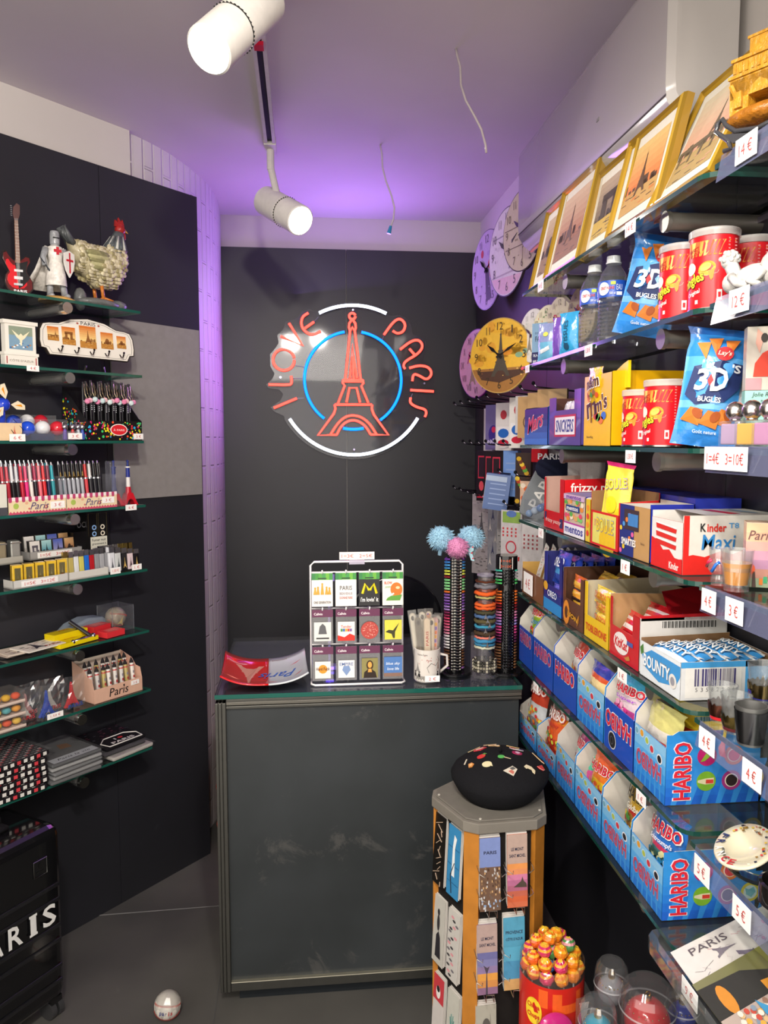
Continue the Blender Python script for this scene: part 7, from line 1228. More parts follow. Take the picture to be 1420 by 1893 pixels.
def bou2(m, W, h):
    m.rect(0, 0, W, h, -.0004, '#d9dee2'); m.pz([(W * .05, h * .62), (W * .3, h * .9), (W, h * .9), (W, h * .62), (W * .9, h * .3), (W * .5, h * .12), (W * .15, h * .3)], -.0008, '#3f8fcc'); m.text('BOUNTY', W * .44, h * .52, W * .66, h * .36, -.0014, '#f0f2f4', bold=.05, out='#7f8f9c', ow=.02); m.disc(W * .84, h * .4, W * .09, h * .2, -.0014, '#dcd8d2'); m.disc(W * .84, h * .4, W * .05, h * .12, -.0018, '#8f8f98'); m.pz([(0, h * .8), (W * .08, h * .95), (W * .1, h * .7), (W * .03, h * .6)], -.0012, '#4a7a3a')
def bous(m, D, s):
    m.rect(0, 0, D, .066, -.0002, '#c9cacc'); m.rect(0, .056, D, .066, -.0004, '#3f92cc'); m.rect(.115, 0, D, .066, -.0004, '#4a98d0'); m.rect(.008, .004, .108, .056, -.0006, '#d6d4d0'); x = .024; rn = random.Random(9)
    while x < .095: w_ = rn.choice((.0008, .0016, .0026, .0034)); m.rect(x, .024, x + w_, .054, -.0010, rn.choice(('#3a3468', '#8f8a94', '#5a5470'))); x += w_ + rn.choice((.001, .0018))
    for q, s_ in enumerate('53582906'): m.text(s_, .028 + q * .0095, .018, .004, .007, -.0010, '#55535a')
t = cartbox('chocolate_bar_box', 'low white and blue box lettered BOUNTY with barcode end on the fifth shelf', 1.395, 1.237, z, '#d5dade', .064, .068, .175, front=bou2, side=bous, inner='#7a5a3c', cols='#c9cacc', sf=[(0, .07), (.175, .075)], sn=[(0, .066), (.175, .066)])
for k in range(6): candybag('chocolate_bar', 'blue and white coconut bar lettered BOUNTY, %s across the low box' % WP[k], (.648 + .024 * k, 1.325, z + .052 + .003 * (k % 2)), RR + R(8), .13, .034, ('#dfe4e8', [(.25, '#3f8fd0'), (.7, '#e4e8ec')]), lambda m, w_, h, f: wraptext(m, 'BOUNTY', .0, h * .48, w_ * .7, h * .4, f, '#f0f2f4', .05, 0, 0, '#5a80a0'), (-1.25, 0), 'chocolate bar', 'bars in the low white box', .012, 60 + k)
# ---------------------------------------------------------------- gummy shelves
def harf(col, txtc, flip, light):
    def f(m, W, h):
        if light:
            for q in range(6): m.rect(0, h * q / 6, W, h * (q + 1) / 6, -.0004, ('#1f6fc8', '#2b82d2', '#3c94da', '#55a4de', '#74b4e0', '#86bce0')[q])
            for q in range(6): m.pz([(W * (.05 + .16 * q), 0), (W * (.09 + .16 * q), 0), (W * (.2 + .13 * q), h * .6), (W * (.12 + .13 * q), h * .6)], -.0007, '#3a8cd4')
            for x, q, c, r_ in ((.08, .9, '#6aa0b8', 1), (.25, .92, '#d8962c', 1.1), (.42, .86, '#a8b84a', 1), (.58, .78, '#c8303c', 1.1), (.82, .72, '#1c1c22', 1.2)): m.disc(W * x, h * q, W * .07 * r_, h * .075 * r_, -.0010, '#b8d4e4' if c != '#1c1c22' else '#e4e4e8', n=12); m.disc(W * x, h * q, W * .05 * r_, h * .055 * r_, -.0014, c, n=12)
            m.text('HARIBO', W * .5, h * .46, W * .8, h * .30, -.0016, '#b8405a', bold=.06, rot=PI, out='#8fb8dc', ow=.05)
        elif flip: m.text('HARIBO', W * .5, h * .66, W * .88, h * .34, -.0014, '#cf2438', bold=.06, rot=PI, out='#dfe0ea', ow=.06); m.disc(W * .3, h * .26, W * .14, h * .18, -.0010, '#c8c8d0'); m.disc(W * .3, h * .26, W * .12, h * .155, -.0014, '#18181c'); m.ring(W * .3, h * .26, W * .05, W * .06, -.0018, '#5a5a60', 'paper', 12)
        else: m.text('HARIBO', W * .5, h * .74, W * .82, h * .34, -.0014, txtc, bold=.06, out='#b8b4d0' if txtc != '#cf2438' else '#dfe0ea', ow=.05)
    return f
def harside(D0, oz=0):
    def f(m, D, s):
        for q in range(8): m.rect(0, .016 * q, D, .016 * (q + 1), -.0002, ('#1a5cc0', '#1c66c6', '#2072ca', '#247cce', '#2884d0', '#2a88d2', '#2a88d2', '#2684d0')[q])
        for q in range(7): m.pz([(.01 + .028 * q, 0), (.02 + .028 * q, 0), (.05 + .028 * q, .08), (.03 + .028 * q, .08)], -.0004, '#2f86d4')
        m.text('HARIBO', .030, .062, .105, .032, -.0012, '#cf1f34', bold=.06, rot=PI / 2, out='#ecdfe8', ow=.05)
        for x, z_, c, c2, nx in ((.075, .088, '#b81e6a', '#8ab03a', 0), (.125, .088, '#d8742c', '#d03a40', 1), (.075, .042, '#74a82c', '#d8cfa8', 2), (.122, .042, '#9a2f78', '#2a1c1c', 3), (.165, .045, '#d2c02c', '#6ab0c0', 4)):
            m.disc(x, z_, .018, .018, -.0010, c, n=26)
            if nx in (1, 3): m.disc(x, z_, .0125, .0125, -.0014, '#ece0d0', n=20); m.disc(x, z_, .0108, .0108, -.0018, c2, n=20)
            elif nx == 0: m.pz([(x - .012, z_ - .010), (x - .004, z_ - .009), (x + .004, z_ - .002), (x + .011, z_ + .006), (x + .008, z_ + .011), (x, z_ + .008), (x - .006, z_ - .001)], -.0014, c2)
            elif nx == 2: m.pz([(x - .016, z_ - .002), (x - .002, z_ - .006), (x + .014, z_ - .005), (x + .014, z_ + .006), (x - .002, z_ + .005), (x - .016, z_ + .002)], -.0014, c2); m.rect(x - .001, z_ - .004, x + .013, z_ + .003, -.0018, '#c83a2c')
            else: m.disc(x, z_, .013, .013, -.0014, '#c9dce0', n=18); m.pz([(x - .010, z_ + .008), (x - .003, z_ + .005), (x + .006, z_ + .010), (x + .010, z_), (x + .002, z_ - .010), (x - .008, z_ - .004)], -.0018, c2)
    return f
HY6 = [2.222, 2.08, 1.90, 1.727, 1.56, 1.409, 1.273]; DK = '#1c4cb4'; LB = '#2f86d0'
K6 = [(DK, '#a83a6c', 0, 0, 'plain dark blue gummy carton with purple red lettering next to the counter end'), (DK, '#b03a68', 0, 0, 'plain dark blue gummy carton, second from the counter end of the upper row'), (DK, '#cf2438', 0, 0, 'dark blue gummy carton with white outlined HARIBO in the upper row'), (LB, '', 1, 1, 'light blue gummy carton with upside-down HARIBO and yellow sweets in the upper row'), (DK, '', 1, 0, 'dark blue gummy carton with upside-down HARIBO and liquorice wheel'), (LB, '', 1, 1, 'light blue gummy carton at the near end of the upper row with big side lettering')]
def gum(k, z, Y, spec, end, hf, hs, row):
    col, tc, fl, li, lb = spec; yf, yn = Y[k], Y[k + 1] + .006
    sf = [(0, hf), (.002, hf + .02), (.03, hs), (.05, hs + .003), (.175, hs + .003)]; sn = sf if not end else [(0, hf + .012), (.004, hf + .014), (.012, hf + .024), (.022, hf + .030), (.175, hf + .030)]
    return cartbox('gummy_carton', lb, yf, yn, z, col, hf, hs, .175, front=harf(col, tc, fl, li), cols='#1f58b8' if not li else '#2a86cc', inner='#c6c1b8', sf=sf, sn=sn, side=harside(0) if end else None, group='open gummy cartons', cat='gummy carton')
for k in range(6): gum(k, SZR[5], HY6, K6[k], k == 5, .104, .160, 6)
HY7 = [2.205, 2.03, 1.865, 1.727, 1.56, 1.409, 1.270]
K7 = [('#a04a58', '', 1, 1, 'red lined gummy carton with clear bags at the counter end of the lower row'), ('#a04a58', '', 1, 1, 'gummy carton of orange sweets, second from the counter end of the lower row'), (LB, '', 1, 1, 'light blue gummy carton holding pink bags in the lower row'), (LB, '', 1, 1, 'light blue gummy carton holding orange bags in the lower row'), (LB, '', 1, 1, 'light blue gummy carton holding a golden bag in the lower row'), (LB, '', 1, 1, 'light blue gummy carton at the near end of the lower row')]
for k in range(6): gum(k, SZR[6], HY7, K7[k], k == 5, .098 if k > 1 else .06, .15 if k > 1 else .10, 7)
def hart(sub, sc, col='#cf2438', out='#f0ece8', subout=None, sweets=('#d8d84a', '#e07a2c', '#5aa84a', '#c83a3a')):
    def f(m, w_, h, fn):
        wraptext(m, 'HARIBO', .0, h * .74, w_ * .84, h * .17, lambda a, b: fn(a, b) - .0012, col, .06, 0, .05, out)
        if sub: wraptext(m, sub, .0, h * .56, w_ * .6, h * .09, lambda a, b: fn(a, b) - .0012, sc, .03, .1, .05, subout)
        rn = random.Random(len(sub) + 3)
        for q in range(22): blob(m, oval(w_ * rn.uniform(-.38, .38), h * rn.uniform(.08, .44), .007, .0055, 8), fn, sweets[q % len(sweets)], .0004 + .00004 * q)
    return f
GB = [ # x, y, z, rz, w, h, cols, art, label
    (0.653, 2.13, SZR[5] + 0.038, RR + .2, .10, .17, ('#7a8a80', [(.3, '#c8442c'), (.4, '#8ab03c'), (.62, '#e8d83a')]), hart('Croco', '#3a8ac0'), 'yellow green gummy bag with red HARIBO standing in the carton at the counter end'),
    (0.678, 1.98, SZR[5] + 0.038, RR, .12, .11, ('#2a5a3a', [(.5, '#c8cc8a')]), None, 'pale green and dark bag in the second dark blue carton'),
    (0.663, 1.82, SZR[5] + 0.048, RR - .2, .13, .11, ('#b9b2ac', [(.4, '#d8d0cc'), (.7, '#d8442c')]), hart('', '#ffffff'), 'clear bag with red and orange corners in the dark blue HARIBO carton'),
    (0.648, 1.645, SZR[5] + 0.063, RR, .13, .085, ('#d8b86a', [(.3, '#e0c890'), (.6, '#c8502c'), (.75, '#2a3a9c')]), None, 'bag of yellow star sweets with blue top in the light blue carton'),
    (0.650, 1.485, SZR[5] + 0.068, RR + .1, .13, .10, ('#c8509a', [(.35, '#d8c4cc'), (.8, '#3a9ac0')]), hart('Super', '#a04ac0', sweets=('#d83a8a', '#e8a0c0')), 'cyan topped gummy bag with large red HARIBO in the liquorice wheel carton'),
    (0.653, 1.345, SZR[5] + 0.073, RR + .1, .12, .085, ('#c85a5c', [(.2, '#d8d0c4'), (.5, '#c9c27a')]), None, 'clear bag of red and white sweets with yellow ribbed corner in the near carton'),
    (0.708, 1.32, SZR[5] + 0.088, RR + .5, .12, .075, ('#c83a2c', [(.4, '#d8b82c'), (.7, '#e8d038')]), None, 'yellow gummy bag lying further back in the near carton'),
    (.652, 2.125, SZR[6] + .03, RR + .15, .115, .165, ('#8a8c90', [(.25, '#c8ccd0'), (.45, '#c8442c'), (.7, '#d0332c')]), hart('', '#fff', col='#f0dcd8', out='#b82c2c'), 'red topped gummy bag over silver wrapped sweets at the counter end of the lower row'),
    (.652, 1.955, SZR[6] + .03, RR + .1, .11, .145, ('#c8402c', [(.3, '#e0602c'), (.6, '#e8882c'), (.75, '#d8d0cc'), (.85, '#c03a34')]), hart('Happy', '#c83a2c', col='#f2e6e0', out='#c03a34'), 'bag of orange and red sweets with striped top in the lower row'),
    (.67, 1.80, SZR[6] + .03, RR - .1, .11, .12, ('#b8a8b8', [(.4, '#c8b4c8'), (.7, '#c83a8a')]), hart('', '#fff', sweets=('#d86aa8', '#a8c8e0', '#e8e8f0')), 'magenta topped bag with clear body in the lower row'),
    (.655, 1.745, SZR[6] + .05, RR + .4, .06, .07, ('#d85a9a', [(.5, '#5ac0a0')]), None, 'small pink and green bag peeking out beside the magenta topped bag'),
    (.66, 1.645, SZR[6] + .04, RR + .1, .125, .11, ('#c83a2c', [(.3, '#e0b82c'), (.5, '#e07a2c'), (.8, '#e8602c')]), hart('', '#fff', sweets=('#e0c02c', '#e88a8a', '#d85a2c')), 'orange bag of yellow and pink sweets in the lower row'),
    (.735, 1.64, SZR[6] + .05, RR, .11, .12, ('#d8641c', [(.6, '#c8481c')]), lambda m, w_, h, fn: [blob(m, oval(.01 * math.cos(q * 1.25), h * .6 + .01 * math.sin(q * 1.25), .006, .006), fn, '#3a2a3c', .0006) for q in range(5)], 'dark orange bag standing at the back of the orange sweets carton'),
    (.67, 1.475, SZR[6] + .03, RR + .1, .115, .14, ('#b88a2c', [(.15, '#a87838'), (.4, '#c83a2c'), (.46, '#c09a34'), (.8, '#c8a440')]), hart('Goldbears', '#f0ead8', col='#2a2418', out='#c8a84a', sweets=('#e8c82c', '#c83a2c', '#e8e0c8', '#58a04a')), 'golden gummy bag lettered Goldbears in the lower row'),
    (.66, 1.34, SZR[6] + .04, RR + .1, .115, .13, ('#2c5a6a', [(.3, '#4a7a7c'), (.42, '#c83a5a'), (.5, '#2f6fc0')]), hart('Schtroumpfs', '#f0f0f4', col='#c8283c', sweets=('#2a8ac0', '#d8d8a0', '#3a5a4a')), 'blue gummy bag with teal sweets in the near carton of the lower row')]
for k, (x, y, z_, rz, w_, h, cols, art, lb) in enumerate(GB): candybag('gummy_bag', lb, (x, y, z_), rz, w_, h, cols, art, (-.18, 0), 'candy bag', 'bags of sweets in the cartons', .016, 80 + k)
# ================================================================== NEAR SHELVES (small glassware, figurines)
def strip_tag(txt, y, k, w_, label, dz=.003): price(txt, (.6045, y, SZR[k] + dz), RR, w_, .034, label, 0)
strip_tag('12 €', 1.055, 1, .05, 'white 12 € tag on the strip under the white figurines'); strip_tag('1=4€   3=10€', 1.075, 2, .115, 'white 1=4€ 3=10€ tag on the strip under the perfume bottles')
strip_tag('4 €', 1.105, 3, .04, 'white 4 € tag on the strip under the skull shaped glass'); strip_tag('3 €', 1.035, 3, .045, 'white 3 € tag on the strip under the amber shot glass'); strip_tag('4 €', 1.095, 4, .045, 'white 4 € tag under the copper sleeved shot glass'); strip_tag('4 €', .975, 4, .045, 'white 4 € tag under the pewter shot glass'); strip_tag('5 €', 1.095, 5, .045, 'white 5 € tag under the oval ashtray'); strip_tag('5 €', .985, 5, .045, 'white 5 € tag under the black ashtray')
t = thing('plaster_figurine', 'white plaster reclining figurine with curly head on the second near shelf', 'figurine', (.652, 1.095, SZR[1] + .003), RR + .3); m = MB('stone', '#b9b6b2'); m.ball((-.035, 0, .022), .022, 14, 9, sz=(1, .8, .8)); m.ball((.0, 0, .022), .026, 14, 9, sz=(1.3, .9, .8)); m.ball((.04, .005, .03), .03, 14, 9, sz=(1.1, .9, 1)); m.tube([(-.035, 0, .03), (-.042, -.004, .048)], .010, 8); m.ball((-.045, -.004, .055), .013, 12, 8)
rn = random.Random(1)
for q in range(26): a, b = rn.uniform(0, 6.28), rn.uniform(-.2, 1.4); m.ball((-.045 + .012 * math.cos(a) * math.cos(b), -.004 + .012 * math.sin(a) * math.cos(b), .057 + .011 * math.sin(b)), .0042, 6, 4)
m.tube([(-.03, -.015, .028), (-.01, -.024, .014), (.012, -.02, .008)], [.007, .006, .004], 8); m.tube([(.03, -.02, .03), (.015, -.026, .012), (.03, -.028, .006)], [.010, .008, .005], 8); m.build('body', t, True)
t = thing('plaster_figurine', 'taller white plaster draped figurine behind the reclining one', 'figurine', (.695, 1.05, SZR[1] + .003), RR + .3); m = MB('stone', '#bdbab6'); m.lathe([(0, 0), (.035, 0), (.032, .02), (.026, .04), (.03, .06), (.022, .078), (.010, .084)], 16); m.ball((0, 0, .096), .015, 12, 8); m.tube([(.02, -.012, .07), (.01, -.03, .05), (-.012, -.03, .055)], [.009, .007, .005], 8)
for q in range(9): m.tube([(.028 * math.cos(q * .7), .028 * math.sin(q * .7), .06), (.034 * math.cos(q * .7 + .2), .034 * math.sin(q * .7 + .2), .004)], .004, 6)
m.build('body', t, True)
def perfume(y, x, c, label, group='mini perfume bottles'):
    t = thing('perfume_bottle', label, 'perfume bottle', (x, y, SZR[2] + .003), RR + .4, group); m = MB('gloss', c); m.bx(-.016, .016, -.012, .012, .003, .034); m.build('liquid', t, bevel=.002); m = MB('film', '#e8e4e8'); m.bx(-.0185, .0185, -.0145, .0145, 0, .038); m.build('glass', t, bevel=.003); m = MB('metal', '#d9d0cc'); m.cyl((0, 0, .038), (0, 0, .042), .008, n=14); m.ball((0, 0, .053), .0145, 16, 10); m.build('stopper', t, True); return t
perfume(1.122, .645, '#a890b0', 'small square perfume bottle with pale violet liquid and round chrome stopper'); perfume(1.078, .645, '#d0a03c', 'small square perfume bottle with golden liquid and round chrome stopper'); perfume(1.034, .645, '#b07aa0', 'small square perfume bottle with pink liquid at the edge of the picture'); perfume(1.06, .70, '#9a8aa0', 'perfume bottle standing behind the violet one')
t = thing('perfume_box', 'mint green perfume carton with grey tower drawing behind the small bottles', 'box', (.672, 1.145, SZR[2] + .003), -R(22)); m = MB('card', '#8fc4b8'); m.bx(0, .07, 0, .03, 0, .085); m.build('carton', t); m = MB('paper'); m.text('Jolie Rêverie', .032, .078, .045, .008, -.0010, '#3c4a4c', shear=.2); m.text('PARIS', .03, .069, .015, .003, -.0010, '#4a5a5c'); eif(m, .034, .004, .055, .062, -.001, '#6a7c7c'); m.build('print', t)
t = thing('greeting_box', 'cream carton with dancer in red dress standing above the mint carton', 'box', (.672, 1.145, SZR[2] + .0885), -R(22)); m = MB('card', '#bfb4a8'); m.bx(0, .07, 0, .03, 0, .095); m.build('carton', t); m = MB('paper'); m.pz([(.01, .02), (.06, .02), (.06, .045), (.045, .05), (.034, .062), (.022, .055), (.012, .04)], -.001, '#d03a24'); m.pz([(.018, .055), (.024, .082), (.014, .092), (.012, .07)], -.0012, '#d8a090'); m.disc(.024, .078, .005, .007, -.0014, '#2c2420', n=12); m.rect(0, .0, .022, .018, -.0012, '#d8848a'); m.build('print', t)
def shot(loc, label, prof, mat='tumbler', c='#f0f4f4', sleeve=None, base=None, cat='shot glass', group='souvenir shot glasses', art=None, fill=None):
    t = thing('shot_glass', label, cat, loc, RR + .3, group); m = MB(mat, c); n = len(prof); inner = [(max(r_ - .0016, .001), z_) for r_, z_ in prof if z_ > .008][::-1]; m.lathe([(0, prof[0][1])] + prof + inner + [(0, .008)], 32); m.build('glass_body', t, 60)
    if fill: m = MB('gloss', fill[0]); m.lathe([(0, .009), (prof[1][0] - .0022, .0095)] + [(r_ - .0022, z_) for r_, z_ in prof if .008 < z_ < fill[1]] + [(prof[-1][0] * .9, fill[1]), (0, fill[1])], 28); m.build('liquid', t, 60)
    if sleeve:
        col, z0, z1, rr = sleeve; m = MB('metal', col); v = []; N_ = 36
        for q in range(N_): a = 2 * PI * q / N_; hh = z1 - (.010 * abs(math.sin(q * 1.7)) if z1 < .05 else 0); v += [(rr[0] * math.cos(a), rr[0] * math.sin(a), z0), ((rr[0] + rr[1]) / 2 * math.cos(a) * (1.03 if q % 2 else 1), (rr[0] + rr[1]) / 2 * math.sin(a) * (1.03 if q % 2 else 1), (z0 + hh) / 2), (rr[1] * math.cos(a), rr[1] * math.sin(a), hh)]
        m.add(v, [(3 * q + j, 3 * ((q + 1) % N_) + j, 3 * ((q + 1) % N_) + j + 1, 3 * q + j + 1) for q in range(N_) for j in range(2)]); m.build('metal_sleeve', t, True)
    if base: m = MB('gloss', base); m.lathe([(prof[0][0] + .0008, .004), (prof[0][0] + .0012, .009)], 28); m.build('base_band', t, True)
    if art: m = MB('paper'); art(m); m.build('print', t)
    return t
PS = [(.017, 0), (.0175, .006), (.019, .025), (.0225, .058)]
shot((.650, 1.135, SZR[4] + .003), 'shot glass with copper city sleeve and red base band, front of the fifth near shelf', PS, sleeve=('#b0705a', .009, .036, (.0185, .0215)), base='#c82a30'); shot((.645, 1.088, SZR[4] + .003), 'shot glass with golden sleeve and dark base band beside the copper one', PS, sleeve=('#a08a50', .009, .034, (.0185, .0210)), base='#5a2428')
shot((.640, 1.040, SZR[4] + .003), 'pewter shot cup with window pattern at the edge of the picture', PS, mat='brushed', c='#8a8a88', sleeve=('#77777a', .004, .052, (.0182, .0232))); shot((.690, 1.095, SZR[4] + .048), 'shot glass with bronze arena sleeve raised on a clear riser', PS, sleeve=('#9a8458', .006, .034, (.0182, .0215)), base='#2a2c7a', art=lambda m: (setattr(m, 'cr', .0215), m.text('P', -.004, .012, .008, .012, -.001, '#2a2470', bold=.05)))
shot((.72, 1.12, SZR[4] + .003), 'plain clear shot glass behind the copper sleeved one', PS); shot((.695, 1.04, SZR[4] + .048), 'clear shot glass on the riser cut off by the picture edge', PS)
t = thing('clear_riser', 'clear acrylic riser lifting the rear shot glasses', 'riser', (.675, 1.10, SZR[4] + .003), RR); m = MB('film', '#dfe2e8'); m.bx(0, .16, 0, .08, .040, .043); m.bx(0, .16, 0, .002, 0, .04); m.bx(0, .002, 0, .08, 0, .04); m.build('shell', t)
shot((.643, 1.098, SZR[3] + .003), 'amber filled shot glass leaning out on the fourth near shelf', [(.0175, 0), (.018, .006), (.021, .03), (.0235, .062)], fill=('#c87f10', .042)); 
t = shot((.641, 1.143, SZR[3] + .003), 'clear skull shaped shot glass beside the red-white stick box', [(.012, 0), (.0125, .01), (.011, .016), (.017, .024), (.0185, .034), (.015, .042), (.016, .058)]); m = MB('gloss'); m.tube([(-.014, -.012, .028), (-.006, -.017, .036), (.0, -.016, .04)], .0025, 6, '#c8284a'); m.tube([(.002, -.018, .022), (.008, -.016, .034), (.012, -.012, .038)], .0025, 6, '#2a6ac8'); m.build('glass_ribbon', t, True)
t = thing('gift_tumbler', 'tall pastel printed tumbler box lettered Paris with orange city print', 'tumbler', (.672, 1.125, SZR[3] + .003), -R(25)); m = MB('frost', '#e0b8a0'); 
for q in range(7): m.bx(0, .05, 0, .04, .014 * q, .014 * (q + 1), ('#8a9a7c', '#b07a6a', '#a87a98', '#c08aa0', '#d89a90', '#e0a888', '#e4b890')[q], 'card', skip='tb')
m.bx(0, .05, 0, .04, .098, .099, '#e4c4a8', 'card'); m.build('carton', t); m = MB('paper'); m.text('Paris', .02, .080, .035, .014, -.0010, '#6a4a48', shear=.3); m.disc(.008, .028, .006, .008, -.001, '#d8542c', n=12); m.pz([(.01, .0), (.016, .0), (.014, .024), (.011, .024)], -.001, '#4a342c'); [m.rect(.02 + q * .006, .004 + q * .003, .025 + q * .006, .014 + q * .003, -.001, ('#d8782c', '#3a9a6a', '#6a4a3a')[q % 3]) for q in range(4)]; m.build('print', t)
# ashtrays
t = thing('oval_ashtray', 'cream oval ashtray lettered FRANCE with coloured rim, tilted forward on its side', 'ashtray', (.665, 1.075, SZR[5] + .022), RR - .45, tilt=(.38, .05)); m = MB('gloss', '#d4cdb4'); v = []; NN_ = 48; rings = [(1, .0, .010), (1.02, .0, .012), (.98, 0, .014), (.62, 0, .010), (.52, 0, .0), (.0, 0, -.001)]
for s_, _, zz in rings: v += [(.062 * s_ * math.cos(2 * PI * q / NN_), .045 * s_ * math.sin(2 * PI * q / NN_), zz) for q in range(NN_)]
m.add(v, [(k * NN_ + q, k * NN_ + (q + 1) % NN_, (k + 1) * NN_ + (q + 1) % NN_, (k + 1) * NN_ + q) for k in range(len(rings) - 1) for q in range(NN_)]); m.lathe([(.02, -.012), (.03, -.001)], 24); m.build('dish_body', t, True)
m = MB('paper')
for q, ch in enumerate('FRANCE'):
    a = R(-135 + q * 20); x, y = .050 * math.cos(a), .0365 * math.sin(a); vs_, fs_, a0, a1, b0, b1 = glyphs(ch, .06); ta = a + PI / 2; pts = []
    for p in vs_: u, w_ = (p[0] - (a0 + a1) / 2) * .0105 / (a1 - a0), (p[1] - (b0 + b1) / 2) * .013 / (b1 - b0); pts.append((x + u * math.cos(ta) - w_ * math.sin(ta), y + u * math.sin(ta) + w_ * math.cos(ta), .0142))
    m.add(pts, fs_, ('#22305c', '#22305c', '#e8e4dc', '#e8e4dc', '#b8242c', '#b8242c')[q])
rn = random.Random(3)
for q in range(46): a = R(rn.uniform(0, 200)); k = rn.uniform(.66, .92); m.add([(.062 * k * math.cos(a) + dx, .045 * k * math.sin(a) + dy, .0140) for dx, dy in ((-.0025, -.002), (.0025, -.0015), (.002, .002), (-.002, .0018))], [(0, 1, 2, 3)], ('#b8902c', '#8a6a2c', '#c83a34', '#e8e0c8', '#2a2c3c', '#d8b84a')[q % 6])
m.build('rim_print', t)
t = thing('clear_ashtray', 'clear glass dish underneath the oval ashtray', 'ashtray', (.68, 1.06, SZR[5] + .003), RR); m = MB('glass', '#f0f4f4'); m.lathe([(0, 0), (.05, 0), (.056, .018), (.052, .018), (.046, .006), (0, .006)], 32); m.build('dish_body', t, 60)
t = thing('black_ashtray', 'round black ashtray with shiny rim at the edge of the picture', 'ashtray', (.66, .965, SZR[5] + .003), RR); m = MB('gloss', '#171413'); m.lathe([(0, 0), (.034, 0), (.038, .006), (.038, .034), (.034, .036), (.032, .030), (.030, .010), (0, .008)], 36); m.build('dish_body', t, 50)
# tray with placemats
t = thing('glass_tray', 'thick rounded glass tray shelf holding printed placemats, tagged 9 €', 'tray', (.595, .70, .708)); out = []
def rr_(x0, y0, x1, y1, r): return [(x0 + r - r * math.cos(a), y0 + r - r * math.sin(a)) for a in [R(q) for q in (0, 30, 60, 90)]] + [(x1 - r + r * math.sin(a), y0 + r - r * math.cos(a)) for a in [R(q) for q in (0, 30, 60, 90)]] + [(x1 - r + r * math.cos(a), y1 - r + r * math.sin(a)) for a in [R(q) for q in (0, 30, 60, 90)]] + [(x0 + r - r * math.sin(a), y1 - r + r * math.cos(a)) for a in [R(q) for q in (0, 30, 60, 90)]]
o_ = rr_(0, 0, .225, .575, .035); i_ = rr_(.014, .014, .211, .561, .026); m = MB('tumbler', '#dfe6e6'); n = len(o_)
v = [(p[0], p[1], 0) for p in o_] + [(p[0], p[1], .022) for p in o_] + [(p[0], p[1], .022) for p in i_] + [(p[0], p[1], .006) for p in i_]
m.add(v, [(k * n + q, k * n + (q + 1) % n, (k + 1) * n + (q + 1) % n, (k + 1) * n + q) for k in range(3) for q in range(n)] + [tuple(range(n - 1, -1, -1)), tuple(range(3 * n, 4 * n))]); m.build('tray_body', t, 40)
price('9 €', (.603, 1.115, .740), RR, .05, .030, 'white 9 € tag turned sideways on the rim of the glass tray')
def placemat(label, loc, rz, tilt, w_, h, col, art):
    t = thing('printed_placemat', label, 'placemat', loc, rz, 'placemats in the glass tray', tilt=tilt); m = MB('card', col); m.bx(-w_ / 2, w_ / 2, 0, h, -.002, 0); m.build('board', t); m = MB('paper'); art(m, w_, h); m.build('print', t)
def flatq(m, P, col, z_=.0006): m.add([(p[0], p[1], z_) for p in P], [tuple(range(len(P)))], col)
def pm1(m, w_, h):
    rn = random.Random(8); m.text('PARIS', -w_ * .36, h * .3, h * .34, .016, .001, '#5a5258', plane='xy', rot=PI / 2, bold=.01)
    for q in range(90): x, y = rn.uniform(-.44, .42) * w_, rn.uniform(.04, .94) * h; a = rn.uniform(0, 3); L = rn.uniform(.004, .014); flatq(m, [(x, y), (x + L * math.cos(a), y + L * math.sin(a)), (x + L * math.cos(a) + .0008, y + L * math.sin(a)), (x + .0008, y)], ('#8a8488', '#b0a8ac', '#6a6468', '#c88a94')[q % 4])
    flatq(m, [(p[0] * .05 + w_ * .05, p[1] * .08 + h * .45) for p in EIF], '#6f6878'); flatq(m, [(p[0] * .025 - w_ * .2, p[1] * .04 + h * .3) for p in EIF], '#77707a')
    for x, y, r_ in ((.25, .62, .012), (.3, .8, .006), (.12, .3, .004), (-.1, .7, .004), (-.3, .8, .005)): flatq(m, oval(x * w_, y * h, r_, r_ * .8, 10), '#d8909c')
    for q in range(12): flatq(m, oval(rn.uniform(-.4, .4) * w_, rn.uniform(.08, .3) * h, .007, .004, 8), '#4c464a', .0009) if q % 3 == 0 else None
def pm2(m, w_, h):
    flatq(m, [(-w_ / 2, h * .55), (w_ / 2, h * .6), (w_ / 2, h), (-w_ / 2, h)], '#7a7a3c', .0005); flatq(m, oval(w_ * .3, h * .7, .03, .02), '#9aa45a', .0007); flatq(m, [(-w_ * .4, 0), (w_ * .38, 0), (w_ * .34, h * .35), (w_ * .12, h * .6), (-w_ * .14, h * .6), (-w_ * .36, h * .35)], '#2c2c26', .0008); flatq(m, oval(0, h * .74, .024, .032), '#3a2a1a', .0010); flatq(m, oval(0, h * .74, .015, .022), '#d89a34', .0013); flatq(m, [(-.02, h * .42), (.02, h * .42), (.014, h * .58), (-.014, h * .58)], '#d8942c', .0012); flatq(m, oval(-.02, h * .14, .03, .010), '#c8842c', .0013)
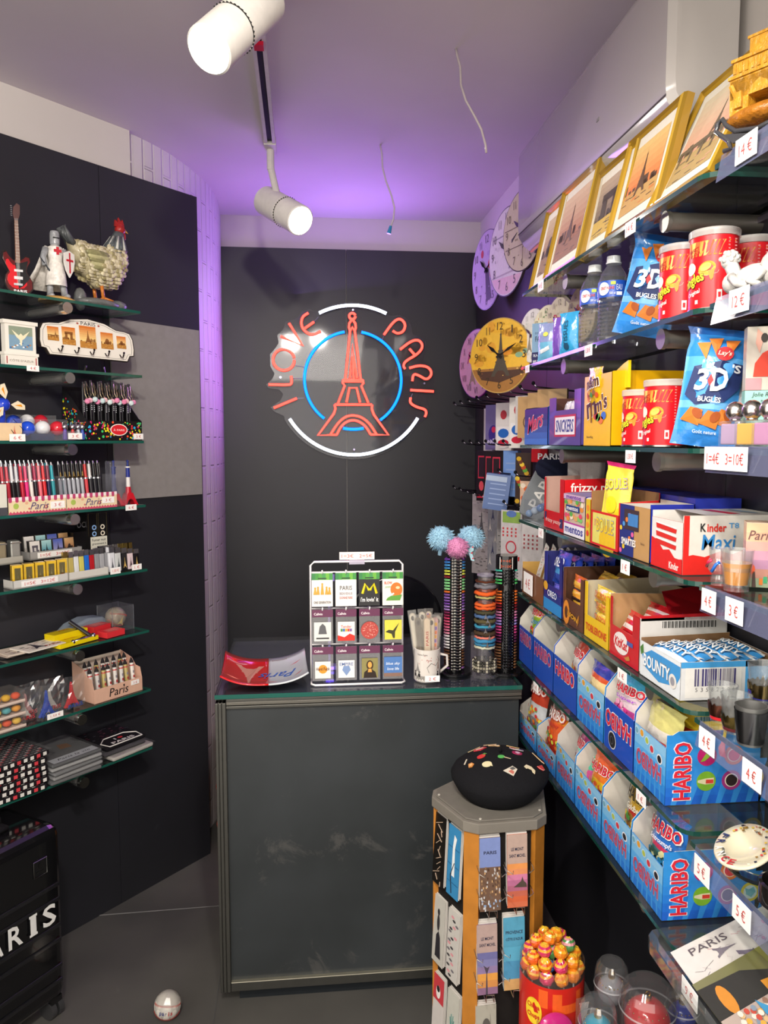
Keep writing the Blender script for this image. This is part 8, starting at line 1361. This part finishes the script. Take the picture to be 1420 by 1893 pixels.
def pm3(m, w_, h):
    flatq(m, [(-w_ / 2, h * .5), (w_ / 2, h * .5), (w_ / 2, h), (-w_ / 2, h)], '#d8c8b8', .0005); flatq(m, [(p[0] * .05 + w_ * .1, p[1] * .1 + h * .38) for p in EIF], '#5a4a50', .0008); rn = random.Random(12)
    for q in range(110): x, y = rn.uniform(-.46, .42) * w_, rn.uniform(.02, .5) * h; flatq(m, oval(x, y, .006, .004, 7), ('#c8a878', '#8a6a58', '#b84a3a', '#d8d0c4', '#d8a040', '#7a8a9a')[q % 6], .0008 + .00002 * q)
    flatq(m, [(-w_ * .4, h * .5), (.0, h * .56), (.02, h * .53), (-w_ * .36, h * .46)], '#b83a34', .003); flatq(m, [(-w_ * .5, h * .3), (-w_ * .3, h * .38), (-w_ * .3, h * .3)], '#3a8ab8', .003)
placemat('white placemat with black and pink city sketches in the glass tray', (.612, 1.125, .736), RR, (R(24), 0), .15, .20, '#d2cec8', pm1); placemat('green brown placemat with seated figure in the middle of the glass tray', (.609, 1.040, .740), RR + .03, (R(26), 0), .15, .21, '#6a6a38', pm2); placemat('placemat with street painting and tower at the front of the glass tray', (.609, .955, .744), RR + .02, (R(27), 0), .15, .20, '#a8988c', pm3)
# ================================================================== BOOKMARK STAND, BERET, LOLLIPOPS, BAUBLES
t = thing('bookmark_stand', 'wooden five-sided bookmark stand with grey top and dark panels in front of the counter', 'display stand', (.441, 1.768, 0), .06)
def penta(a, b, k=1.0):
    P = []; x = y = 0; h = 0
    for i in range(5):
        P.append((x, y)); x += a * math.cos(h); y += a * math.sin(h); h += PI / 5; P.append((x, y)); x += b * math.cos(h); y += b * math.sin(h); h += PI / 5
    cx = sum(p[0] for p in P) / 10; cy = sum(p[1] for p in P) / 10; return [((p[0] - cx) * k, (p[1] - cy) * k) for p in P]
oc = penta(.136, .037)
m = MB('matte', '#77726a'); m.slab(oc, .728, .752); m.slab([(p[0] * .93, p[1] * .93) for p in oc], .752, .756, '#6d6962'); m.build('top', t, bevel=.003)
for i in range(5): p = oc[2 * i]; m = MB('matte', '#b8b4aa'); m.cyl((p[0] * .88, p[1] * .88, .756), (p[0] * .88, p[1] * .88, .758), .003, n=8); m.build('screw', t)
for i in range(5):
    A, B = oc[2 * i + 1], oc[(2 * i + 2) % 10]; m = MB('wood', '#b0722a'); k = .97; m.slab([(A[0] * k, A[1] * k), (B[0] * k, B[1] * k), (B[0] * .84, B[1] * .84), (A[0] * .84, A[1] * .84)], .05, .728); m.build('post', t)
m = MB('matte', '#1d1a19'); m.slab([(p[0] * .88, p[1] * .88) for p in oc], .06, .72); m.build('panels', t); m = MB('matte', '#2a2826'); m.slab([(p[0] * .95, p[1] * .95) for p in oc], 0, .055); m.build('base', t)
def bm(x, y, z, rz, w_, h, label, top, body, n=5, txt=(), art=None, lean=-.07):
    for k in range(n):
        q = (n - 1 - k) * .0032; dx, dy = -math.sin(rz) * q, math.cos(rz) * q
        t = thing('bookmark', label + (', front card' if k == n - 1 else ', %s card behind' % WP[n - 2 - k]), 'bookmark', (x + dx, y + dy, z + .0025 * (n - 1 - k)), rz, 'bookmarks in the wooden stand', tilt=(lean, 0)); m = MB('card', body if k == n - 1 else '#cfcac4'); m.bx(-w_ / 2, w_ / 2, 0, .0018, 0, h); m.build('card', t)
        if k == n - 1:
            m = MB('paper'); 
            if top: m.rect(-w_ / 2, h * .60, w_ / 2, h, -.0005, top)
            for i, s_ in enumerate(txt): m.text(s_, 0, h * (.80 - .09 * i), w_ * (.62 if len(s_) < 8 else .8), h * .045, -.0012, '#2a2c44', bold=.03)
            if art: art(m, w_, h)
            m.build('print', t)
def sunset(m, w_, h):
    for q, c in enumerate(('#c86a4a', '#c8603c', '#b8604c', '#a8607a', '#b0688c', '#c8789c', '#d88a5c', '#dc9050')): m.rect(-w_ / 2, h * .6 * q / 8, w_ / 2, h * .6 * (q + 1) / 8, -.0006, c)
    m.pz([(-w_ * .2, h * .28), (w_ * .46, h * .27), (w_ * .44, h * .32), (w_ * .3, h * .36), (w_ * .24, h * .42), (w_ * .18, h * .36), (.0, h * .32)], -.0012, '#4c4038')
def parisart(m, w_, h):
    rn = random.Random(4); m.rect(-w_ / 2, 0, w_ / 2, h * .6, -.0006, '#6a5040')
    for q in range(90): x, z_ = rn.uniform(-.48, .42) * w_, rn.uniform(.0, .58) * h; m.rect(x, z_, x + .003, z_ + .005, -.001 - .00001 * q, ('#8a6a4c', '#c8a070', '#4a3428', '#b8b4b4')[q % 4] if z_ > h * .2 else ('#8fa8cc', '#c8c8cc', '#6a5a50')[q % 3])
def purp2(m, w_, h):
    for q, c in enumerate(('#8a6a88', '#c88a4c', '#d89a48', '#8a78a0', '#7a7aa8', '#6a6a9c')): m.rect(-w_ / 2, h * .6 * q / 6, w_ / 2, h * .6 * (q + 1) / 6, -.0006, c)
    m.pz([(-w_ * .1, 0), (.0, 0), (-w_ * .02, h * .3), (w_ * .1, h * .4), (-w_ * .02, h * .38), (-w_ * .2, h * .42), (-w_ * .06, h * .3)], -.001, '#4a4250')
yF = 1.632
bm(.408, yF, .553, .06, .048, .165, 'bookmark headed PARIS with blue top', '#7585b8', '#6a5040', 4, ('PARIS',), parisart); bm(.470, yF, .558, .06, .047, .165, 'bookmark headed LE MONT SAINT MICHEL with orange sunset', '#b0978c', '#c86a4a', 4, ('LE MONT', 'SAINT MICHEL'), sunset)
bm(.404, yF, .355, .06, .047, .16, 'bookmark headed LE MONT SAINT MICHEL with violet dusk', '#ad9690', '#8a6a88', 4, ('LE MONT', 'SAINT MICHEL'), purp2); bm(.466, yF, .362, .06, .050, .165, 'bookmark headed PROVENCE COTE with pale blue top', '#4f98b8', '#5aa8c8', 4, ('PROVENCE', "CÔTE D'AZUR"), lambda m, w_, h: (m.rect(-w_ / 2, 0, w_ / 2, h * .15, -.0006, '#c8a068'), m.rect(-w_ / 2, h * .15, w_ / 2, h * .4, -.0006, '#4a90b8')))
bm(.404, yF, .16, .06, .048, .16, 'grey sketch bookmark at the bottom of the front side', None, '#aaa89c', 4, (), lambda m, w_, h: (m.disc(0, h * .7, w_ * .2, h * .12, -.001, '#5a5652'), m.pz([(-w_ * .3, h * .3), (w_ * .3, h * .3), (w_ * .1, h * .6), (-w_ * .1, h * .6)], -.0012, '#6a6660'), eif(m, w_ * .2, h * .5, w_ * .3, h * .4, -.0008, '#8a867c')))
xs = .308
def wh(m, w_, h): m.pz([(-.004, h * .3), (.008, h * .3), (.006, h * .7), (.012, h * .86), (.002, h * .9), (-.003, h * .72)], -.001, '#e4e8ea'); m.tube([(-.002, -.001, h * .05), (-.008, -.001, h * .3), (.006, -.001, h * .5)], .0012, 4, '#26303c'); [m.rect(-w_ / 2, h * q, w_ / 2, h * q + .0012, -.0009, '#2a5a88') for q in (.2, .45, .7)]
def blkart(m, w_, h): rn = random.Random(6); [m.tube([(rn.uniform(-.4, .4) * w_, -.001, h * q / 14), (rn.uniform(-.4, .4) * w_, -.001, h * (q + 1) / 14)], .0010, 4, '#b8a08a') for q in range(13)]
def bwart(m, w_, h): m.pz([(-w_ * .2, h * .1), (w_ * .3, h * .1), (w_ * .2, h * .42), (w_ * .05, h * .5), (-w_ * .15, h * .42)], -.001, '#26242a'); m.disc(.0, h * .62, w_ * .12, h * .12, -.001, '#2e2c30'); m.disc(.0, h * .78, w_ * .1, h * .05, -.001, '#26242a')
def bwpk(m, w_, h): rn = random.Random(7); [m.rect(rn.uniform(-.4, .3) * w_, h * rn.uniform(.05, .9), rn.uniform(-.2, .4) * w_, h * rn.uniform(.05, .9) * 0 + h * (.06 + .028 * q), -.001, ('#4a4648', '#d89098', '#77727a')[q % 3]) if 0 else m.disc(rn.uniform(-.35, .35) * w_, h * (.06 + .045 * q), w_ * .14, h * .018, -.001, ('#3c383c', '#d89098', '#6a666c')[q % 3], n=8) for q in range(20)]
def side_bm(yy, zz, h, body, lb, art):
    for k in range(3):
        t = thing('bookmark', lb + (', front card' if k == 2 else ', %s card behind' % WP[1 - k]), 'bookmark', (.327 + (1.715 - yy) * .369 + .0034 * (2 - k), yy, zz + .0025 * (2 - k)), -R(68.5), 'bookmarks in the wooden stand', tilt=(-.05, 0)); m = MB('card', body if k == 2 else '#cfcac4'); m.bx(-.024, .024, 0, .0018, 0, h); m.build('card', t)
        if k == 2: m = MB('paper'); art(m, .048, h); m.build('print', t)
for a_ in ((1.762, .545, .17, '#15120f', 'black bookmark with gold line figures on the stand side', blkart), (1.700, .55, .165, '#3a86b8', 'blue bookmark with white cat and tower on the stand side', wh), (1.762, .345, .165, '#bdbab2', 'white bookmark with striped dark figure', bwart), (1.700, .345, .165, '#c6c2bc', 'white bookmark with tiny cats and hearts', bwpk), (1.762, .15, .16, '#cfc8c4', 'red topped white bookmark low on the stand side', lambda m, w_, h: (m.rect(-w_ / 2, h * .6, w_ / 2, h, -.0006, '#c03a44'), m.disc(0, h * .75, w_ * .2, h * .1, -.0009, '#e8e0dc'), m.disc(0, h * .8, w_ * .14, h * .05, -.0012, '#1c1a1c'))), (1.700, .15, .16, '#c4c2b8', 'white bookmark with green palm, low on the stand side', lambda m, w_, h: [m.tube([(0, -.001, h * .2), (.008 * math.cos(q), -.001, h * .6 + .012 * math.sin(q))], .001, 4, '#5a8a84') for q in range(7)])): side_bm(*a_)
for (x, zz) in ((.408, .555), (.470, .560), (.404, .358), (.466, .365), (.404, .165)):
    m = MB('metal', '#b8b4ac')
    for dz in (.10, .045): m.tube([(x - .03, yF + .01, zz + dz), (x - .03, yF - .02, zz + dz - .004), (x - .018, yF - .024, zz + dz - .010), (x - .018, yF - .024, zz + dz - .002)], .001, 5)
    for dz in (.10, .045): m.tube([(x + .03, yF + .01, zz + dz), (x + .03, yF - .02, zz + dz - .004), (x + .018, yF - .024, zz + dz - .010), (x + .018, yF - .024, zz + dz - .002)], .001, 5)
    m.tube([(x - .009, yF - .002, zz - .004), (x - .009, yF - .024, zz - .004), (x - .009, yF - .024, zz + .012), (x + .009, yF - .024, zz + .012), (x + .009, yF - .024, zz - .004), (x + .009, yF - .002, zz - .004)], .001, 5); st = bpy.data.objects['bookmark_stand']; o = m.build('wire_holder', st); o.matrix_parent_inverse = (Matrix.Translation(st.location) @ Matrix.Rotation(.06, 4, 'Z')).inverted()
# beret
t = thing('beret', 'black wool beret decorated with small enamel pins on top of the bookmark stand', 'beret', (.462, 1.775, .757), .1); m = MB('fabric', '#17171a'); prof = [(.078, 0), (.088, .004), (.104, .022), (.116, .044), (.117, .054), (.110, .066), (.092, .080), (.066, .092), (.036, .099), (.012, .102), (0, .102)]; v = []; n = 40
for r_, zz in prof: v += [(r_ * (1 + .02 * math.sin(3 * q / n * 2 * PI + 1)) * math.cos(2 * PI * q / n), r_ * (1 + .02 * math.sin(2 * q / n * 2 * PI)) * .98 * math.sin(2 * PI * q / n), zz + .006 * math.sin(2 * PI * q / n + 1) * (r_ / .11)) for q in range(n)]
m.add(v, [(k * n + q, k * n + (q + 1) % n, (k + 1) * n + (q + 1) % n, (k + 1) * n + q) for k in range(len(prof) - 1) for q in range(n)]); m.build('crown', t, True); m = MB('fabric', '#141416'); m.tube([(0, 0, .1), (.002, -.002, .118)], .0035, 8); m.build('stem', t, True)
def bsurf(r_):
    for (r0, z0), (r1, z1) in zip(prof[4:], prof[5:]):
        if r1 <= r_ <= r0: return z0 + (z1 - z0) * (r0 - r_) / max(r0 - r1, 1e-6), math.atan2(z1 - z0, r0 - r1)
    return .102, 0
def pin(x, y, label, shapes, s=1.0):
    y = y * .93 - .010; r_ = math.hypot(x, y); zz, sl = bsurf(min(r_, .114)); a = math.atan2(y, x); nrm = Vector((math.cos(a) * math.sin(sl), math.sin(a) * math.sin(sl), math.cos(sl))); q = nrm.to_track_quat('Z', 'Y').to_matrix().to_4x4()
    zz += .006 * math.sin(a + 1) * (r_ / .11)
    o = bpy.data.objects.new('enamel_pin', None); COL.objects.link(o); tag(o, label, 'pin', 'enamel pins on the beret'); Mx = Matrix.Translation((.462, 1.775, .757)) @ Matrix.Rotation(.1, 4, 'Z') @ Matrix.Translation((x, y, zz)) @ q; o.location = Mx.to_translation(); o.rotation_euler = Mx.to_euler()
    z_axis = q.to_3x3() @ Vector((1, 0, 0)); up = Vector((0, 1, 0)); up = (up - nrm * up.dot(nrm)).normalized(); ang = math.atan2((q.to_3x3().inverted() @ up).y, (q.to_3x3().inverted() @ up).x) - PI / 2
    m = MB('gloss'); m.M = Matrix.Rotation(ang, 4, 'Z')
    s *= 1.3
    for k, (pts, col) in enumerate(shapes): m.slab([(p[0] * s, p[1] * s) for p in pts], 0 if k == 0 else .0012, .0016 + .0004 * k, col)
    m.build('enamel', o)
O = oval
pin(-.045, .075, 'stick shaped gold pin at the rear of the beret', [([(-.014, -.006), (-.013, -.0075), (.014, .006), (.013, .0075)], '#c8b48a')]); pin(-.035, .060, 'red heart banner pin beside the beret stem', [([(-.014, -.006), (0, -.009), (.014, .002), (.010, .009), (0, .006), (-.010, .004)], '#c83a44'), ([(-.008, -.003), (.008, .001), (.006, .004), (-.008, 0)], '#e8d8d0')])
pin(.0, .088, 'tan curl pin at the far edge of the beret', [([(-.012, .003), (0, .001), (.012, -.004), (.010, .003), (0, .006)], '#b08a64')]); pin(.004, .064, 'tan and cream pin behind the beret stem', [([(-.011, .004), (.011, .005), (.009, -.007), (.003, -.008), (.0, -.001)], '#c8a070'), ([(.0, .0), (.008, .002), (.007, -.005)], '#e8dcc8')])
pin(-.083, .02, 'thin cream pin at the mug side of the beret', [([(-.005, -.006), (-.003, -.007), (.006, .006), (.004, .007)], '#d8d0b8')]); pin(-.077, -.005, 'amber cube pin low on the beret', [([(-.006, -.004), (0, -.007), (.006, -.002), (.004, .005), (-.003, .006)], '#b87a3c'), (O(0, 0, .003, .003, 8), '#d8a868')])
pin(-.045, .012, 'red strawberry shaped enamel pin', [(O(-.001, 0, .009, .006, 12, .3), '#cf3a34'), ([(.004, .002), (.011, .003), (.008, .008), (.004, .006)], '#5a8a3c')]); pin(-.045, -.028, 'cream speech bubble pin', [(O(0, 0, .009, .008, 16), '#dcd6a8'), ([(.003, -.006), (.007, -.011), (.008, -.004)], '#dcd6a8')])
pin(.0, -.018, 'green tennis racket pin', [(O(-.004, .004, .0065, .005, 12), '#5ab05a'), ([(.0, .0), (.010, -.008), (.011, -.0065), (.001, .002)], '#c8b898')]); pin(.040, .002, 'red and violet round pin', [(O(0, 0, .010, .0075, 14), '#a8305a'), (O(.001, .001, .005, .004, 10), '#d0a8c8')])
pin(.045, .046, 'small gold key pin beside the tricolour flag', [([(-.011, .006), (-.009, .008), (.012, -.004), (.010, -.006)], '#c0a070')]); pin(.047, .028, 'small tricolour flag pin beside the gold key', [([(-.012, .005), (.014, -.001), (.012, -.006), (-.008, -.001)], '#d8d4d0'), ([(-.012, .005), (-.004, .0035), (-.001, -.0025), (-.008, -.001)], '#c83a44'), ([(.005, .001), (.014, -.001), (.012, -.006), (.006, -.0045)], '#3a3c6a')])
pin(.092, .0, 'long tan and red figure pin at the shelf side of the beret', [([(-.010, .010), (-.006, .010), (.010, -.008), (.010, -.012), (.003, -.010)], '#c8b08a'), ([(.004, -.006), (.009, -.008), (.008, -.011), (.004, -.009)], '#c83a34')]); pin(.0, -.068, 'diamond pin with red and white squares on the beret front', [([(-.013, .002), (.006, .010), (.012, .002), (.001, -.011)], '#c8c0b0'), ([(-.005, -.001), (.001, .002), (.005, -.003), (.001, -.008)], '#b86a5c'), ([(-.001, .005), (.006, .008), (.009, .003), (.003, .001)], '#5a5a58')], 1.05)
pin(.048, -.062, 'cream croissant shaped pin on the beret front', [([(-.009, .004), (-.004, .009), (.004, .006), (.009, -.002), (.006, -.010), (.003, -.006), (.003, -.001), (-.002, .001), (-.006, .0)], '#d8cba8')], 1.1); pin(.082, -.045, 'red watermelon slice pin on the beret front', [([(-.010, -.004), (-.004, -.007), (.004, -.006), (.009, -.001), (.004, .009)], '#cf2f34'), ([(-.010, -.004), (-.004, -.007), (.004, -.006), (.009, -.001), (.007, -.003), (.003, -.0045), (-.004, -.0055)], '#e8b8a8')])
# lollipop tin
t = thing('lollipop_tin', 'round red and orange tin with clear collar full of lollipops', 'tin', (.536, 1.585, .266), 0); m = MB('card', '#c8261c'); r_ = .070; m.lathe([(0, 0), (r_, 0), (r_, .176)], 44); m.lathe([(r_ - .001, .176), (r_ - .001, .02), (0, .02)], 44, col='#8a1c14'); m.build('drum', t, 50)
m = MB('film', '#e8d8d0'); m.lathe([(r_, .176), (r_, .205), (r_ - .002, .207)], 44); m.build('collar', t, True)
m = MB('paper'); m.cr = r_ + .0004
for x0, z0, x1, z1, c in ((-.02, .06, .0, .165, '#e05a1c'), (.0, .12, .035, .14, '#e05a1c'), (.035, .09, .05, .165, '#e05a1c'), (.0, .02, .05, .04, '#e05a1c'), (.05, .04, .085, .058, '#e05a1c'), (-.06, .0, -.03, .05, '#e05a1c'), (-.05, .13, -.03, .17, '#e05a1c'), (.09, .08, .105, .16, '#b81c14')):
    q = x0
    while q < x1: m.rect(q, z0, min(q + .008, x1), z1, -.0002, c); q += .008
m.disc(-.062, .115, .020, .030, -.0008, '#e8c82c', n=20); m.text('Chupa', -.062, .125, .030, .014, -.0014, '#c8261c', bold=.06); m.text('Chups', -.062, .104, .030, .014, -.0014, '#c8261c', bold=.06)
m.build('print', t)
t4 = thing('clear_scoop', 'pink oval plastic lollipop lid leaning in front of the red tin', 'lid', (.520, 1.50, .365), .1, tilt=(-.3, .35)); m = MB('gloss', '#c02a78'); m.ball((0, 0, 0), .042, 22, 12, sz=(1, .3, .78)); m.build('bowl', t4, True); m = MB('frost', '#d8a0b8'); m.lathe([(.041, -.002), (.043, .002)], 24); m.build('rim', t4, True)
m = MB('film', '#e0d8d8'); t5 = thing('stick_sleeve', 'clear sleeve of white lollipop sticks in front of the tin', 'sleeve', (.585, 1.512, .29), .2); m.bx(-.018, .018, -.006, .006, 0, .13); m.build('bag', t5); m = MB('gloss', '#dcd8d4')
for q in range(6): m.cyl((-.012 + q * .004, -.002 + .003 * (q % 2), .01), (.010 - q * .004, .002, .12), .0016, n=6)
m.build('sticks', t5)
rn = random.Random(11); lay = []
for r0, n0, z0, a0 in ((.055, 11, .188, .2), (.032, 7, .200, .5), (.048, 9, .212, -.1), (.012, 3, .222, 0), (.034, 6, .235, -.3), (.010, 2, .25, .5)):
    for q in range(n0): lay.append((r0, a0 + q * 2 * PI / n0, z0))
LC = [('#e0801c', '#e8a82c', 'orange'), ('#c83060', '#e8a030', 'pink'), ('#d85a1c', '#e8b030', 'deep orange'), ('#b82858', '#e8a030', 'magenta'), ('#4a8a4a', '#d89098', 'green and pink'), ('#e07a1c', '#e8b83c', 'amber')]
for k, (r0, a0, z0) in enumerate(lay):
    c1, c2, nm = LC[(k * 5 + k // 3) % 6]
    if k == 15: c1, c2, nm = '#2a6ab0', '#e0b83c', 'blue and yellow'
    x, y = .536 + r0 * math.cos(a0), 1.585 + r0 * math.sin(a0)
    t = thing('lollipop', 'wrapped %s lollipop in the tin, %s' % (nm, '%s around the rim' % WP[k] if k < 11 else '%s of the inner ring' % WP[k - 11] if k < 18 else '%s of the upper ring' % WP[k - 18] if k < 27 else '%s at the core' % WP[k - 27] if k < 30 else '%s near the peak' % WP[k - 30]), 'lollipop', (x, y, .266 + z0), rn.random() * 3, 'lollipops in the red tin', tilt=(rn.uniform(-.25, .25), rn.uniform(-.25, .25)))
    m = MB('foil', c1); v = []; nn = 14
    for j in range(1, 9):
        p = -PI / 2 + PI * j / 9
        for i in range(nn): a = 2 * PI * i / nn; rr = .0155 * (1 + .05 * math.sin(5 * a + j)); v.append((rr * math.cos(p) * math.cos(a), rr * math.cos(p) * math.sin(a), rr * math.sin(p)))
    for j in range(7): m.add(v[j * nn:(j + 2) * nn], [(i, (i + 1) % nn, (i + 1) % nn + nn, i + nn) for i in range(nn)], c2 if j > 3 and (j + k) % 2 == 0 else c1)
    m.add(v[7 * nn:], [tuple(range(nn))], '#e8c43c'); m.build('candy', t)
    m = MB('gloss', '#e4e0dc'); m.cyl((0, 0, -.012), (0, 0, -.034), .0018, n=6); m.build('stick', t)
# low plinth and baubles
t = thing('low_plinth', 'low black display plinth under the lollipop tin and bauble domes', 'plinth', (.44, 1.05, 0)); m = MB('matte', '#161618'); m.bx(.02, .38, 0, .59, 0, .25); m.build('body', t, bevel=.003)
for k, (x, y, r_, h, c, nm) in enumerate(((.583, 1.435, .038, .225, '#1d9ab8', 'turquoise bauble in a slim clear dome'), (.690, 1.440, .056, .250, '#c0141c', 'large red bauble in the wide clear dome'), (.648, 1.525, .036, .24, '#8f8f94', 'silver bauble in the dome behind the red one'), (.775, 1.46, .034, .22, '#2a3a9a', 'dark blue bauble in the dome beside the wall'), (.612, 1.355, .036, .195, '#b8bcc4', 'white bauble in the low dome at the picture edge'))):
    t = thing('christmas_bauble', nm, 'bauble', (x, y, .252), 0, 'baubles in clear domes'); m = MB('gloss', c); rb_ = r_ * .84; m.ball((0, 0, h - .036 - rb_), rb_, 26, 16); m.build('ball', t, True); zz = h - .036
    m = MB('metal', '#c8a040'); m.cyl((0, 0, zz - .002), (0, 0, zz + .007), .0075, n=14); m.tube([(.005 * math.cos(q), 0, zz + .011 + .005 * math.sin(q)) for q in [2 * PI * i / 12 for i in range(12)]], .0012, 6, closed=True); m.build('hanger', t, 50)
    m = MB('metal', '#c8b070')
    for q in range(18): a = 2 * PI * q / 18; m.ball((rb_ * .8 * math.cos(a), rb_ * .8 * math.sin(a), zz - rb_ * .4), .0016, 6, 4)
    m.build('glitter_band', t, True)
    d = thing('clear_dome', 'clear plastic dome covering the %s' % nm.split(' in ')[0], 'dome', (x, y, .2505), 0, 'clear bauble domes'); m = MB('tumbler', '#e2e2e6'); m.lathe([(r_, 0), (r_, h * .8), (r_ * .97, h * .9), (r_ * .88, h * .96), (r_ * .7, h), (0, h)], 32); m.build('shell', d, True)
    m = MB('frost', '#d8d8dc'); m.lathe([(r_, h * .78), (r_ + .0012, h * .79), (r_, h * .80)], 32); m.build('lip', d, True)
m = MB('matte', '#8a8270'); m.bx(.812, .82, 1.55, 1.58, .36, .42); tag(m.build('wall_socket', bevel=.002), 'small beige fitting low on the dark side wall behind the lollipop tin', 'wall fitting')
